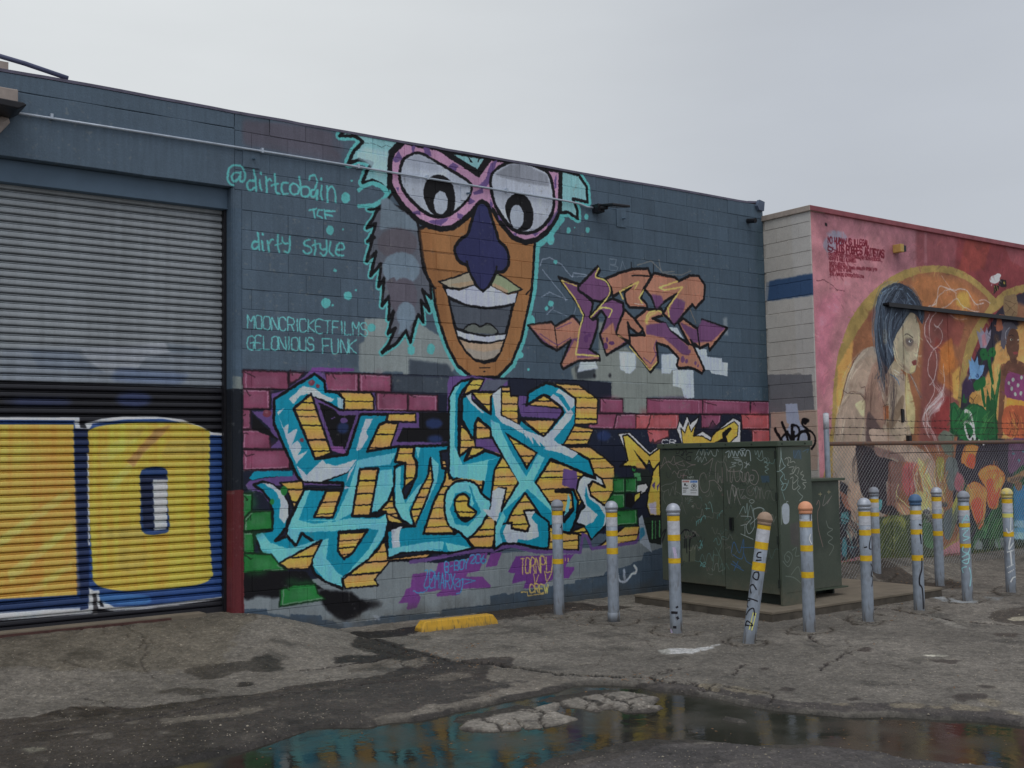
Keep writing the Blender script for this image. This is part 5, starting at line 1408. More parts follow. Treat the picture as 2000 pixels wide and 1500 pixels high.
GRD.T = (0, 0, 1); wet = mask([GRD.xy(p) for p in PUD])
GRD.T = (700, 1180, 2.857); wet *= 1-mask([GRD.xy(p) for p in ISL])
GRD.T = (1300, 1180, 2.857); wet *= 1-mask([GRD.xy(p) for p in [(280,625),(360,628),(460,650),(530,655),(420,660),(330,645)]])
def blur(a, n):
    k = np.ones(2*n+1)/(2*n+1)
    a = np.apply_along_axis(lambda v: np.convolve(v, k, 'same'), 0, a); return np.apply_along_axis(lambda v: np.convolve(v, k, 'same'), 1, a)
isl = mask([GRD.xy(p) for p in [(0, 0), (1, 0), (1, 1)]])
GRD.T = (700, 1180, 2.857); isl = blur(mask([GRD.xy(p) for p in ISL]), 1)
wetb = blur(blur(wet, 2), 2); edge = valnoise(GRD.H, GRD.W, 14, 11, 4)
damp = np.clip(blur(wet, 9)*1.7, 0, 1)
GRD.img *= (1-.34*damp*(.6+.8*edge)*(1-isl))[..., None]; GRD.img *= (1+.10*isl)[..., None]
GRD.img += (np.array((58, 54, 48))-GRD.img)*(np.clip(wetb*1.6, 0, 1)*.75)[..., None]
big = valnoise(GRD.H, GRD.W, 130, 21, 3); GRD.img *= (1+(big-.5)*.20)[..., None]
f1 = valnoise(GRD.H, GRD.W, 2.5, 22, 1); f2 = valnoise(GRD.H, GRD.W, 16, 23, 4); f3 = valnoise(GRD.H, GRD.W, 34, 24, 5); f4 = valnoise(GRD.H, GRD.W, 60, 25, 5)
GRD.img *= (1+(f1-.5)*.26+(f2-.5)*.24)[..., None]
GRD.img *= (1-.20*np.clip((f3-.64)*10, 0, 1)-.05*np.clip((f4-.56)*12, 0, 1))[..., None]
GRD.img += (np.clip((valnoise(GRD.H, GRD.W, 11, 26, 4)-.66)*10, 0, 1)*.25)[..., None]*(np.array((128, 122, 110))-GRD.img)
spk = rng.random((GRD.H, GRD.W)); GRD.img += ((spk > .9985)*36*rng.random((GRD.H, GRD.W)))[..., None]; GRD.img -= ((spk < .02)*14)[..., None]
WALL.finish(KV, .07, 3); SHUT.finish(KV, .06, 5); PINK.finish(KV, .10, 7); CREAM.finish(KV, .08, 9); CABF.finish(KV, .07, 12); CABS.finish(KV, .07, 13); CAB2.finish(KV, .07, 14); GRD.finish(KH, .12, 15)

# ------------------------------------------------------------------ materials
def newmat(name):
    m = bpy.data.materials.new(name); m.use_nodes = True; nt = m.node_tree; b = nt.nodes['Principled BSDF']; return m, nt, b
def bump(nt, b, scale, strength, dist=.01, detail=4, vec=None):
    g = N(nt, 'ShaderNodeNewGeometry'); n = N(nt, 'ShaderNodeTexNoise'); n.inputs['Scale'].default_value = scale; n.inputs['Detail'].default_value = detail
    nt.links.new(vec or g.outputs['Position'], n.inputs['Vector']); u = N(nt, 'ShaderNodeBump'); u.inputs['Strength'].default_value = strength; u.inputs['Distance'].default_value = dist
    nt.links.new(n.outputs['Fac'], u.inputs['Height']); nt.links.new(u.outputs[0], b.inputs['Normal']); return u
def canvas_mat(name, cv, rough=.6, bs=90, bst=.25, spec=.3, metal=0):
    m, nt, b = newmat(name); g = N(nt, 'ShaderNodeNewGeometry'); sub = VM(nt, 'SUBTRACT', g.outputs['Position'], tuple(cv.o))
    comb = N(nt, 'ShaderNodeCombineXYZ')
    for i, (ax, L) in enumerate(((cv.u, cv.wm), (cv.v, cv.hm))):
        d = VM(nt, 'DOT_PRODUCT', sub.outputs[0], tuple(ax/L)); nt.links.new(d.outputs['Value'], comb.inputs[i])
    im = N(nt, 'ShaderNodeTexImage', extension='EXTEND', interpolation='Cubic'); im.image = cv.image; nt.links.new(comb.outputs[0], im.inputs[0])
    n = N(nt, 'ShaderNodeTexNoise'); n.inputs['Scale'].default_value = 55; n.inputs['Detail'].default_value = 5; nt.links.new(g.outputs['Position'], n.inputs['Vector'])
    r = N(nt, 'ShaderNodeMapRange'); r.inputs[1].default_value = .3; r.inputs[2].default_value = .7; r.inputs[3].default_value = .92; r.inputs[4].default_value = 1.08; nt.links.new(n.outputs['Fac'], r.inputs[0])
    s = N(nt, 'ShaderNodeVectorMath', operation='SCALE'); nt.links.new(im.outputs[0], s.inputs[0]); nt.links.new(r.outputs[0], s.inputs['Scale'])
    nt.links.new(s.outputs[0], b.inputs['Base Color']); b.inputs['Roughness'].default_value = rough; b.inputs['Specular IOR Level'].default_value = spec; b.inputs['Metallic'].default_value = metal
    bump(nt, b, bs, bst, .006); return m
def plain(name, c, rough=.6, metal=0, k=None, var=.12, scale=12, bst=.15, bs=80, c2=None, spec=.4):
    m, nt, b = newmat(name); a = alb(c, k); g = N(nt, 'ShaderNodeTexCoord'); n = N(nt, 'ShaderNodeTexNoise'); n.inputs['Scale'].default_value = scale; n.inputs['Detail'].default_value = 6
    nt.links.new(g.outputs['Object'], n.inputs['Vector']); r = N(nt, 'ShaderNodeValToRGB'); nt.links.new(n.outputs['Fac'], r.inputs[0])
    r.color_ramp.elements[0].position = .3; r.color_ramp.elements[1].position = .7
    bcol = alb(c2, k) if c2 else tuple(min(q*(1+var), .9) for q in a[:3])+(1,)
    r.color_ramp.elements[0].color = tuple(q*(1-var) for q in a[:3])+(1,); r.color_ramp.elements[1].color = bcol
    nt.links.new(r.outputs[0], b.inputs['Base Color']); b.inputs['Roughness'].default_value = rough; b.inputs['Metallic'].default_value = metal; b.inputs['Specular IOR Level'].default_value = spec
    if bst: bump(nt, b, bs, bst, .004, vec=g.outputs['Object'])
    return m
M_wall = canvas_mat('painted_masonry', WALL, .62, 70, .35); M_pink = canvas_mat('painted_stucco', PINK, .7, 40, .3); M_cream = canvas_mat('painted_side_masonry', CREAM, .7, 70, .35)
M_shut = canvas_mat('painted_door_steel', SHUT, .42, 30, .05, .5); M_cabf = canvas_mat('painted_cabinet_steel', CABF, .5, 25, .06, .45); M_cabs = canvas_mat('painted_cabinet_side', CABS, .5, 25, .06, .45); M_cab2 = canvas_mat('painted_cabinet_two', CAB2, .5, 25, .06, .45)
M_beam = plain('blue_grey_paint', (66, 82, 97), .6, scale=5, var=.07); M_cop = plain('roof_edge_purple', (78, 76, 90), .8, var=.2, scale=9)
M_con = plain('conduit_grey', (140, 148, 158), .4, .3); M_black = plain('black_metal', (20, 20, 24), .45, var=.2); M_lens = plain('lamp_glass', (96, 98, 104), .2, var=.05)
M_creamp = plain('cream_box', (128, 118, 112), .7); M_pipe = plain('roof_pipe', (66, 70, 92), .6); M_coping2 = plain('red_metal_coping', (116, 62, 68), .6, var=.2, scale=6); M_coping1 = plain('cream_metal_coping', (128, 118, 110), .6, var=.15)
M_green = plain('green_cabinet_steel', (58, 66, 55), .5, var=.08, scale=6); M_gdark = plain('green_cabinet_dark', (26, 32, 28), .7)
M_galv = plain('galvanized_steel', (116, 124, 134), .5, .15, var=.16, scale=14, bst=.1); M_galv2 = plain('galvanized_cap', (138, 142, 150), .4, .3, var=.12)
def grime(m, zc=.10, col=(74, 66, 56), k=.55):
    nt = m.node_tree; b = nt.nodes['Principled BSDF']; src = b.inputs['Base Color'].links[0].from_socket; t = N(nt, 'ShaderNodeTexCoord'); sp = N(nt, 'ShaderNodeSeparateXYZ'); nt.links.new(t.outputs['Object'], sp.inputs[0])
    sc = VM(nt, 'MULTIPLY', t.outputs['Object'], (30, 30, 5)); n = N(nt, 'ShaderNodeTexNoise'); n.inputs['Scale'].default_value = 1.6; n.inputs['Detail'].default_value = 6; nt.links.new(sc.outputs[0], n.inputs['Vector'])
    r1 = N(nt, 'ShaderNodeMapRange'); r1.inputs[1].default_value = .52; r1.inputs[2].default_value = .72; r1.inputs[3].default_value = 0; r1.inputs[4].default_value = .55; nt.links.new(n.outputs['Fac'], r1.inputs[0])
    r2 = N(nt, 'ShaderNodeMapRange'); r2.inputs[1].default_value = 0; r2.inputs[2].default_value = zc*2; r2.inputs[3].default_value = 1.1; r2.inputs[4].default_value = 0; nt.links.new(sp.outputs[2], r2.inputs[0])
    mu = N(nt, 'ShaderNodeMath', operation='MULTIPLY'); nt.links.new(r2.outputs[0], mu.inputs[0]); nt.links.new(n.outputs['Fac'], mu.inputs[1]); ad = N(nt, 'ShaderNodeMath', operation='ADD', use_clamp=True); nt.links.new(mu.outputs[0], ad.inputs[0]); nt.links.new(r1.outputs[0], ad.inputs[1])
    mx = N(nt, 'ShaderNodeMix', data_type='RGBA'); nt.links.new(ad.outputs[0], mx.inputs[0]); nt.links.new(src, mx.inputs[6]); mx.inputs[7].default_value = alb(col, k); nt.links.new(mx.outputs[2], b.inputs['Base Color'])
    v = N(nt, 'ShaderNodeTexVoronoi'); v.inputs['Scale'].default_value = 26; nt.links.new(t.outputs['Object'], v.inputs['Vector'])
grime(M_galv)
M_yel = plain('yellow_reflective_band', (206, 144, 28), .45, var=.14, scale=30); M_whb = plain('white_reflective_band', (156, 158, 164), .5, var=.16, scale=30); M_copper = plain('orange_cap_paint', (196, 126, 96), .4, var=.06)
M_blue = plain('blue_cap_paint', (60, 84, 112), .45); M_tan = plain('tan_cap_paint', (128, 108, 92), .5); M_ycap = plain('yellowed_cap', (160, 154, 130), .5, c2=(196, 164, 70), scale=20); M_dcap = plain('dull_cap', (112, 116, 124), .5)
M_stop = plain('yellow_curb_paint', (206, 160, 52), .55, k=.85, var=.1, scale=8, bst=.3, bs=60); M_conc = plain('old_concrete', (112, 103, 90), .9, k=.75, var=.16, scale=5, bst=.5, bs=50); M_cedge = plain('shaded_pad_edge', (80, 74, 66), .95, k=.75, var=.3, scale=7, bst=.7, bs=45); M_rust = plain('rusty_rail', (66, 44, 40), .8, k=.6, var=.3, scale=25)  # pad edge colour is concrete darkened to paint in the shade on its sides
M_wire = plain('fence_wire', (120, 122, 124), .5, .2); M_rail = plain('rusty_fence_rail', (92, 84, 78), .7, var=.3, scale=22, c2=(96, 66, 52)); M_barb = plain('barbed_wire_rust', (40, 32, 34), .8)
M_ink = plain('black_marker', (24, 22, 28), .5, bst=0); M_winK = plain('white_marker', (176, 186, 192), .5, bst=0); M_aqua = plain('pale_blue_marker', (130, 172, 178), .5, bst=0); M_pinkk = plain('pink_spray', (158, 148, 170), .6, bst=0); M_ymk = plain('yellow_spray', (196, 178, 96), .6, bst=0)
M_leaf = plain('dry_leaf', (150, 120, 84), .8, k=.7, c2=(96, 66, 48), scale=3, var=.3); M_grit = plain('grit_stone', (140, 132, 118), .9, k=.8, var=.3, scale=.7); M_weed = plain('weed', (96, 92, 44), .8, k=.6, var=.3)
M_lab = plain('label_white', (176, 178, 180), .5, bst=0, var=.03); M_labr = plain('label_red', (150, 52, 36), .5, bst=0); M_labb = plain('label_blue', (40, 96, 160), .5, bst=0)
M_roof = plain('flat_roof', (90, 88, 86), .9, k=.7)

m, nt, b = newmat('asphalt'); M_asph = m
g = N(nt, 'ShaderNodeNewGeometry'); sub = VM(nt, 'SUBTRACT', g.outputs['Position'], tuple(GRD.o)); comb = N(nt, 'ShaderNodeCombineXYZ')
for i, (ax, L) in enumerate(((GRD.u, GRD.wm), (GRD.v, GRD.hm))):
    d = VM(nt, 'DOT_PRODUCT', sub.outputs[0], tuple(ax/L)); nt.links.new(d.outputs['Value'], comb.inputs[i])
im = N(nt, 'ShaderNodeTexImage', extension='EXTEND', interpolation='Cubic'); im.image = GRD.image; nt.links.new(comb.outputs[0], im.inputs[0])
vo = N(nt, 'ShaderNodeTexVoronoi'); vo.inputs['Scale'].default_value = 75; nt.links.new(g.outputs['Position'], vo.inputs['Vector'])
sep = N(nt, 'ShaderNodeSeparateColor'); nt.links.new(vo.outputs['Color'], sep.inputs[0])
pw = N(nt, 'ShaderNodeMapRange'); pw.inputs[1].default_value = 0; pw.inputs[2].default_value = 1; pw.inputs[3].default_value = .78; pw.inputs[4].default_value = 1.22; nt.links.new(sep.outputs[0], pw.inputs[0])
st = N(nt, 'ShaderNodeMapRange'); st.inputs[1].default_value = .965; st.inputs[2].default_value = 1; st.inputs[3].default_value = 0; st.inputs[4].default_value = .9; nt.links.new(sep.outputs[1], st.inputs[0])
ad = N(nt, 'ShaderNodeMath', operation='ADD'); nt.links.new(pw.outputs[0], ad.inputs[0]); nt.links.new(st.outputs[0], ad.inputs[1])
s = N(nt, 'ShaderNodeVectorMath', operation='SCALE'); nt.links.new(im.outputs[0], s.inputs[0]); nt.links.new(ad.outputs[0], s.inputs['Scale']); nt.links.new(s.outputs[0], b.inputs['Base Color'])
sx = N(nt, 'ShaderNodeRGBToBW'); nt.links.new(im.outputs[0], sx.inputs[0]); rr = N(nt, 'ShaderNodeMapRange'); rr.inputs[1].default_value = .05; rr.inputs[2].default_value = .13; rr.inputs[3].default_value = .62; rr.inputs[4].default_value = .92
nt.links.new(sx.outputs[0], rr.inputs[0]); nt.links.new(rr.outputs[0], b.inputs['Roughness']); b.inputs['Specular IOR Level'].default_value = .35
bu = N(nt, 'ShaderNodeBump'); bu.inputs['Strength'].default_value = .6; bu.inputs['Distance'].default_value = .006; nt.links.new(vo.outputs['Distance'], bu.inputs['Height'])
n2 = N(nt, 'ShaderNodeTexNoise'); n2.inputs['Scale'].default_value = 30; n2.inputs['Detail'].default_value = 6; nt.links.new(g.outputs['Position'], n2.inputs['Vector'])
bu2 = N(nt, 'ShaderNodeBump'); bu2.inputs['Strength'].default_value = .5; bu2.inputs['Distance'].default_value = .015; nt.links.new(n2.outputs['Fac'], bu2.inputs['Height']); nt.links.new(bu.outputs[0], bu2.inputs['Normal']); nt.links.new(bu2.outputs[0], b.inputs['Normal'])
m, nt, b = newmat('puddle_water'); M_water = m; b.inputs['Base Color'].default_value = (.036, .034, .028, 1); b.inputs['Roughness'].default_value = .075; b.inputs['IOR'].default_value = 1.25
bump(nt, b, 9, .12, .01, 5)
g = N(nt, 'ShaderNodeNewGeometry'); n = N(nt, 'ShaderNodeTexNoise'); n.inputs['Scale'].default_value = 2.2; n.inputs['Detail'].default_value = 7; nt.links.new(g.outputs['Position'], n.inputs['Vector'])
r = N(nt, 'ShaderNodeMapRange'); r.inputs[1].default_value = .42; r.inputs[2].default_value = .68; r.inputs[3].default_value = .05; r.inputs[4].default_value = .22; nt.links.new(n.outputs['Fac'], r.inputs[0]); nt.links.new(r.outputs[0], b.inputs['Roughness'])
rc = N(nt, 'ShaderNodeValToRGB'); rc.color_ramp.elements[0].position = .4; rc.color_ramp.elements[1].position = .7; rc.color_ramp.elements[0].color = (.026, .025, .020, 1); rc.color_ramp.elements[1].color = (.062, .058, .048, 1); nt.links.new(n.outputs['Fac'], rc.inputs[0]); nt.links.new(rc.outputs[0], b.inputs['Base Color'])

grime(M_stop, .03, (84, 76, 60), .7)
# ------------------------------------------------------------------ object helpers
COLL = scene.collection
class MB:
    def __init__(s): s.v, s.f = [], []
    def add(s, v, f): o = len(s.v); s.v += [tuple(p) for p in v]; s.f += [tuple(i+o for i in q) for q in f]; return s
    def box(s, x0, y0, z0, x1, y1, z1):
        v = [(x, y, z) for z in (z0, z1) for y in (y0, y1) for x in (x0, x1)]
        return s.add(v, [(0, 2, 3, 1), (4, 5, 7, 6), (0, 1, 5, 4), (2, 6, 7, 3), (0, 4, 6, 2), (1, 3, 7, 5)])
    def tube(s, P, r, n=8, caps=True):
        P = [Vector(p) for p in P]; rs = r if isinstance(r, (list, tuple)) else [r]*len(P); rings = []
        for i, p in enumerate(P):
            t = (P[min(i+1, len(P)-1)]-P[max(i-1, 0)]).normalized(); u = t.cross(Vector((0, 0, 1)) if abs(t.z) < .9 else Vector((1, 0, 0))).normalized(); w_ = t.cross(u)
            rings.append([p+rs[i]*(math.cos(2*math.pi*k/n)*u+math.sin(2*math.pi*k/n)*w_) for k in range(n)])
        v = [q for rg in rings for q in rg]; f = [(i*n+k, i*n+(k+1) % n, (i+1)*n+(k+1) % n, (i+1)*n+k) for i in range(len(P)-1) for k in range(n)]
        if caps: f += [tuple(range(n))[::-1], tuple((len(P)-1)*n+k for k in range(n))]
        return s.add(v, f)
    def lathe(s, prof, n=20):
        v = [(r*math.cos(2*math.pi*k/n), r*math.sin(2*math.pi*k/n), z) for r, z in prof for k in range(n)]
        f = [(i*n+k, i*n+(k+1) % n, (i+1)*n+(k+1) % n, (i+1)*n+k) for i in range(len(prof)-1) for k in range(n)]
        f += [tuple(range(n))[::-1], tuple((len(prof)-1)*n+k for k in range(n))]
        return s.add(v, f)
    def prism(s, P, y0, y1):      # outline in x,z extruded in y
        n = len(P); v = [(x, y0, z) for x, z in P]+[(x, y1, z) for x, z in P]
        return s.add(v, [tuple(range(n)), tuple(range(2*n-1, n-1, -1))]+[(i, n+i, n+(i+1) % n, (i+1) % n) for i in range(n)])
    def mesh(s, name, mat, smooth=False):
        me = bpy.data.meshes.new(name); me.from_pydata(s.v, [], s.f); me.materials.append(mat)
        import bmesh
        bm = bmesh.new(); bm.from_mesh(me); bmesh.ops.recalc_face_normals(bm, faces=bm.faces); bm.to_mesh(me); bm.free()
        if smooth: me.shade_smooth() if hasattr(me, 'shade_smooth') else [setattr(p, 'use_smooth', True) for p in me.polygons]
        me.update(); return me
    def build(s, name, mat, parent=None, smooth=False, loc=None): return link(name, s.mesh(name, mat, smooth), parent, loc)
def link(name, me, parent=None, loc=None):
    o = bpy.data.objects.new(name, me); COLL.objects.link(o)
    if parent: o.parent = parent
    if loc is not None: o.location = loc
    return o
def tag(o, label=None, cat=None, group=None, kind=None):
    for k, v in (('label', label), ('category', cat), ('group', group), ('kind', kind)):
        if v: o[k] = v
    return o
def empty(name, loc, label, cat, group=None):
    o = bpy.data.objects.new(name, None); COLL.objects.link(o); o.location = loc; o.empty_display_size = .2; return tag(o, label, cat, group)
def box(x0, y0, z0, x1, y1, z1): return MB().box(x0, y0, z0, x1, y1, z1)
def bevel(o, w, seg=2):
    md = o.modifiers.new('bevel', 'BEVEL'); md.width = w; md.segments = seg; md.limit_method = 'ANGLE'; return o
# ------------------------------------------------------------------ ground
def sstep(a, b, x): t = np.clip((x-a)/(b-a), 0, 1); return t*t*(3-2*t)
def ground_h(X, Y):
    X, Y = np.asarray(X, float), np.asarray(Y, float)
    ramp = .275*sstep(-1.85, -.05, Y)*(1-sstep(4.35, 5.6, X+.15*np.sin(Y*3)))
    bank = .24*sstep(-1.75, -.95, Y)*sstep(12.3, 12.9, X)*(1-.35*sstep(13.5, 15.5, X))
    return ramp+bank
def axis(a, b, st, lo, hi):
    c = list(np.arange(a, b, st)); x, d = c[-1], st
    while x < hi: d *= 1.35; x += d; c.append(x)
    x, d = c[0], st
    while x > lo: d *= 1.35; x -= d; c.insert(0, x)
    return np.array(c)
gx, gy = axis(1.0, 14.5, .02, -700, 900), axis(-7.6, .12, .02, -700, 900)
GX, GY = np.meshgrid(gx, gy); GZ = ground_h(GX, GY)
cx = np.clip(((GX-GRD.o[0])*GRD.ppm).astype(int), 0, GRD.W-1); cyy = np.clip(((GY-GRD.o[1])*GRD.ppm).astype(int), 0, GRD.H-1)
core = (GX > .6) & (GX < 18.9) & (GY > -8.1) & (GY < .1)
nA = valnoise(GRD.H, GRD.W, 9, 31, 3)-.5; nB = valnoise(GRD.H, GRD.W, 70, 32, 3)-.5
wz = np.clip(wetb*1.25+nA*.55*(wetb > .02)*(wetb < .98), 0, 1)
islw = blur(isl, 3); wide = blur(blur(wet, 11), 7); sh = 22; shp = np.vstack([np.repeat(wide[:1], sh, 0), wide[:-sh]])
nF = valnoise(GRD.H, GRD.W, 3, 33, 2)-.5
wz = np.clip(np.minimum(wz, shp*1.5), 0, 1)
near = np.exp(-((GX-3.9)**2+(GY+4.3)**2)/30)
lift = (.012*np.clip(1-wetb*4, 0, 1)+.004)
HZ = nA*.012+nB*.014+nF*.010+lift*(1-.45*islw)-.036*wz-.035*np.clip(GRD.extra, 0, 1)*(1-wz)
GZ += np.where(core, HZ[cyy, cx], .02)
me = bpy.data.meshes.new('ground'); H_, W_ = GX.shape
vv = np.stack([GX, GY, GZ], -1).reshape(-1, 3); idx = np.arange(H_*W_).reshape(H_, W_)
q = np.stack([idx[:-1, :-1], idx[:-1, 1:], idx[1:, 1:], idx[1:, :-1]], -1).reshape(-1, 4)
me.vertices.add(len(vv)); me.vertices.foreach_set('co', vv.ravel()); me.loops.add(q.size); me.loops.foreach_set('vertex_index', q.ravel().astype(np.int32))
me.polygons.add(len(q)); me.polygons.foreach_set('loop_start', np.arange(0, q.size, 4, dtype=np.int32)); me.polygons.foreach_set('loop_total', np.full(len(q), 4, np.int32)); me.update(calc_edges=True)
me.polygons.foreach_set('use_smooth', np.ones(len(q), bool)); me.materials.append(M_asph)
tag(link('ground', me), kind='structure')
wat = MB().add([(-2, -8.1, -.0), (19, -8.1, -.0), (19, -3.3, -.0), (-2, -3.3, -.0)], [(0, 1, 2, 3)]).build('water', M_water, None, loc=(0, 0, -.009)); tag(wat, kind='structure')

# ------------------------------------------------------------------ warehouse
B1 = empty('painted_warehouse', (8, 2, 0), 'long blue-grey masonry warehouse covered in graffiti lettering and a cartoon face', 'building')
def rel(o, p=B1): o.parent = p; o.matrix_parent_inverse = Matrix.Translation(-p.location); return o
def part(mb, name, mat, parent=B1, **k): return rel(mb.build(name, mat, None, **k), parent)
TOPPX = [(0,134),(60,143),(87,146),(137,155),(175,161),(237,173),(300,187),(362,198),(412,208),(450,217),(500,225),(534,230),(555,233),(584,241),(656,253),(710,262),(786,277),(850,286),(869,292),(908,298),(958,308),(993,315),(1062,325),(1092,332),(1131,340),(1154,344),(1200,353),(1300,368),(1380,384),(1440,397),(1457,399),(1460,397),(1474,394),(1486,395)]
TOP = [bk(x, y, Y=0.) for x, y in TOPPX]; TX = [-3.]+[t[0] for t in TOP]; TZ = [TOP[0][2]]+[t[2] for t in TOP]
TZ = list(np.array(TZ)*.35+np.interp(TX, [TX[0], 6.0, TX[-1]], [TZ[0], float(np.interp(6.0, TX, TZ)), TZ[-1]])*.65); XR = CX-.005; TX[-1] = XR
topz = lambda x: float(np.interp(x, TX, TZ))
c0, JX = 2.72, 4.5847
FX1 = 4.40
# masonry blocks
def block_mesh(w, h, j=.003, ch=.0032):
    x0, x1, z0, z1 = .0012, w-.0012, j, h-j; cv = .0016
    v = [(x0+cv, 0, z0+ch), (x1-cv, 0, z0+ch), (x1-cv, 0, z1-ch), (x0+cv, 0, z1-ch), (x0, ch, z0), (x1, ch, z0), (x1, ch, z1), (x0, ch, z1), (x0, .03, z0), (x1, .03, z0), (x1, .03, z1), (x0, .03, z1)]
    return MB().add(v, [(0, 1, 2, 3), (4, 5, 1, 0), (5, 6, 2, 1), (6, 7, 3, 2), (7, 4, 0, 3), (8, 9, 5, 4), (9, 10, 6, 5), (10, 11, 7, 6), (11, 8, 4, 7)])
cache = {}
def bmesh_(w, h, mat, tagn):
    k = (round(w, 2), round(h, 2), tagn)
    if k not in cache: cache[k] = block_mesh(k[0] if abs(w-.4064) > .004 else .4064, k[1] if abs(h-.2032) > .004 else .2032).mesh('block', mat)
    return cache[k]
spots = []
for r in range(-15, 13):
    z0, z1 = c0+r*.2032, c0+(r+1)*.2032
    if z1 < -.12: continue
    off = JX + (0 if r % 2 else -.2032)      # r=3: joints at JX
    x = off-.4064*2
    while x < XR:
        a, b_ = max(x, 4.482 if z0 < 4.54 else FX1+.004), min(x+.4064, XR)
        if b_-a > .05:
            zt = min(z1, min(topz(a), topz(b_))-.02) if r == 12 else z1
            if zt-z0 > .06: spots.append((a, z0, b_-a, zt-z0))
        x += .4064
spots.sort(key=lambda s_: -(s_[2]*s_[3])/(((np.array([s_[0], 0, s_[1]])-POS)@FW)**2))
rest = MB()
for i, (x, z, w_, h_) in enumerate(spots):
    y = -.0125-random.random()**2*.005
    if i < 300: o = link('block', bmesh_(w_, h_, M_wall, 'w')); o.location = (x, y, z); rel(o)
    else:
        t = block_mesh(w_, h_); rest.add([(p[0]+x, p[1]+y, p[2]+z) for p in t.v], t.f)
o = part(rest, 'block_courses', M_wall); o['kind'] = 'stuff'
part(box(4.481, -.0085, -.3, XR-.001, .22, 5.2).box(FX1, -.009, 4.56, XR-.002, .22, 5.2), 'wall', M_wall)
cap = MB()
for a, b_ in zip(range(len(TX)-1), range(1, len(TX))):
    xa, xb, za, zb = TX[a], TX[b_], TZ[a], TZ[b_]
    cap.add([(xa, -.022, za-.028), (xb, -.022, zb-.028), (xb, -.022, zb), (xa, -.022, za), (xa, .3, za-.028), (xb, .3, zb-.028), (xb, .3, zb+.01), (xa, .3, za+.01)], [(0, 1, 2, 3), (3, 2, 6, 7), (4, 7, 6, 5), (0, 4, 5, 1)])
part(cap, 'roof_edge', M_cop)
jz = float(bk(160, 202, Y=0)[2]); lo = float(bk(0, 304, Y=0)[2])
def slabx(x0, x1, z0, f_, y0=-.016, y1=.22):
    xs = sorted([x0, x1]+[t for t in TX if x0 < t < x1]); mb = MB(); P = [(x, (f_(x))) for x in xs]
    lowr = [(x, z0+random.gauss(0, .0022)) for x in np.linspace(x1, x0, 26)]
    return mb.prism(lowr+P, y0, y1)
bevel(part(slabx(-3, FX1, jz+.006, lambda x: topz(x)-.03), 'fascia', M_wall), .006)
bevel(part(slabx(-3, FX1, lo, lambda x: jz+.002+.003*math.sin(x*7), -.019), 'fascia', M_wall), .006)
part(box(-3, .0, lo+.1, FX1-.02, .2, 5.25), 'fascia_backing', M_wall)
bevel(part(box(-3, .085, float(bk(0, 354, Y=.085)[2]), 4.374, .3, lo-.002), 'lintel', M_beam), .006)
# jamb: steel channel, painted by colour bands
jm = MB().box(4.374, -.006, -.2, 4.480, .012, lo-.004).box(4.374, .012, -.2, 4.386, .34, lo-.004).box(4.386, -.018, -.2, 4.398, -.006, lo-.004)
part(jm, 'door_jamb', M_wall)
part(box(-3, .32, -.3, XR, 9, 5.1).box(-3, .22, 4.7, XR, .32, 5.1), 'building_body', M_beam)
part(box(-3, .31, 5.1, XR, 9, 5.16), 'roof', M_roof)
# roll-up door
RD = part(MB().box(-2.5, .15, .20, 4.36, .26, .345), 'roll_up_door', canvas_mat('door_bottom_rail', SHUT, .5, 30, .05, .5))
pitch = .0735
prof = [(.222, 0), (.206, .0015), (.192, .006), (.184, .015), (.181, .028), (.183, .042), (.189, .053), (.199, .060), (.214, .063), (.216, .0735)]
prof = [(.228, 0), (.222, .003), (.196, .005), (.1835, .011), (.181, .022), (.182, .040), (.185, .049), (.206, .0515), (.208, .057), (.194, .0585), (.193, .0645), (.210, .066), (.226, .0735)]
sl = MB(); sl.add([(x, y, z) for x in (-2.4, 4.35) for y, z in prof], [(i, i+1, i+1+len(prof), i+len(prof)) for i in range(len(prof)-1)])
slm = sl.mesh('slat', M_shut); 
for p in slm.polygons: p.use_smooth = False
z = .345
while z < 4.47:
    o = link('slat', slm, None); o.location = (0, 0, z); o.parent = RD; z += pitch
RD_back = part(box(-2.5, .225, .3, 4.36, .25, 4.5), 'door_backing', M_black, RD)
part(box(4.346, .12, .2, 4.372, .27, 4.45), 'guide_rail', M_black, RD)
# sill
part(box(-2.5, -.03, .1, 4.1, .32, .322), 'door_sill', M_conc)
part(box(-2.5, -.062, .1, 3.75, -.031, .312), 'sill_rail', M_rust)
# cover plates with bolts
for (x0, y0, x1, y1), lab in (((474, 292, 507, 328), 0), ((900, 363, 917, 392), 1), ((1204, 409, 1222, 444), 1)):
    a, b_ = bk(x0, (y0+y1)/2, Y=-.02), bk(x1, (y0+y1)/2, Y=-.02); t, u = bk((x0+x1)/2, y0, Y=-.02)[2], bk((x0+x1)/2, y1, Y=-.02)[2]
    pl = part(box(a[0], -.028, u, b_[0], -.008, t), 'cover_plate', M_wall); bevel(pl, .003)
    cxm = (a[0]+b_[0])/2+.02; rel(MB().tube([(cxm, -.02, (t+u)/2), (cxm, -.09, (t+u)/2-.01)], .012).build('bolt', M_beam), pl)
a = bk(1464, 432, Y=-.05); part(MB().tube([(a[0], .0, a[2]+.01), (a[0], -.16, a[2]-.01)], [.035, .035], 12), 'pipe_stub', M_black)
part(MB().prism([(XR-.17, 5.33), (XR-.13, 5.27), (XR-.03, 5.265), (XR-.01, 5.40), (XR-.12, 5.42)], -.07, -.02), 'roof_patch', plain('roof_patch_paint', (66, 76, 92), .7))

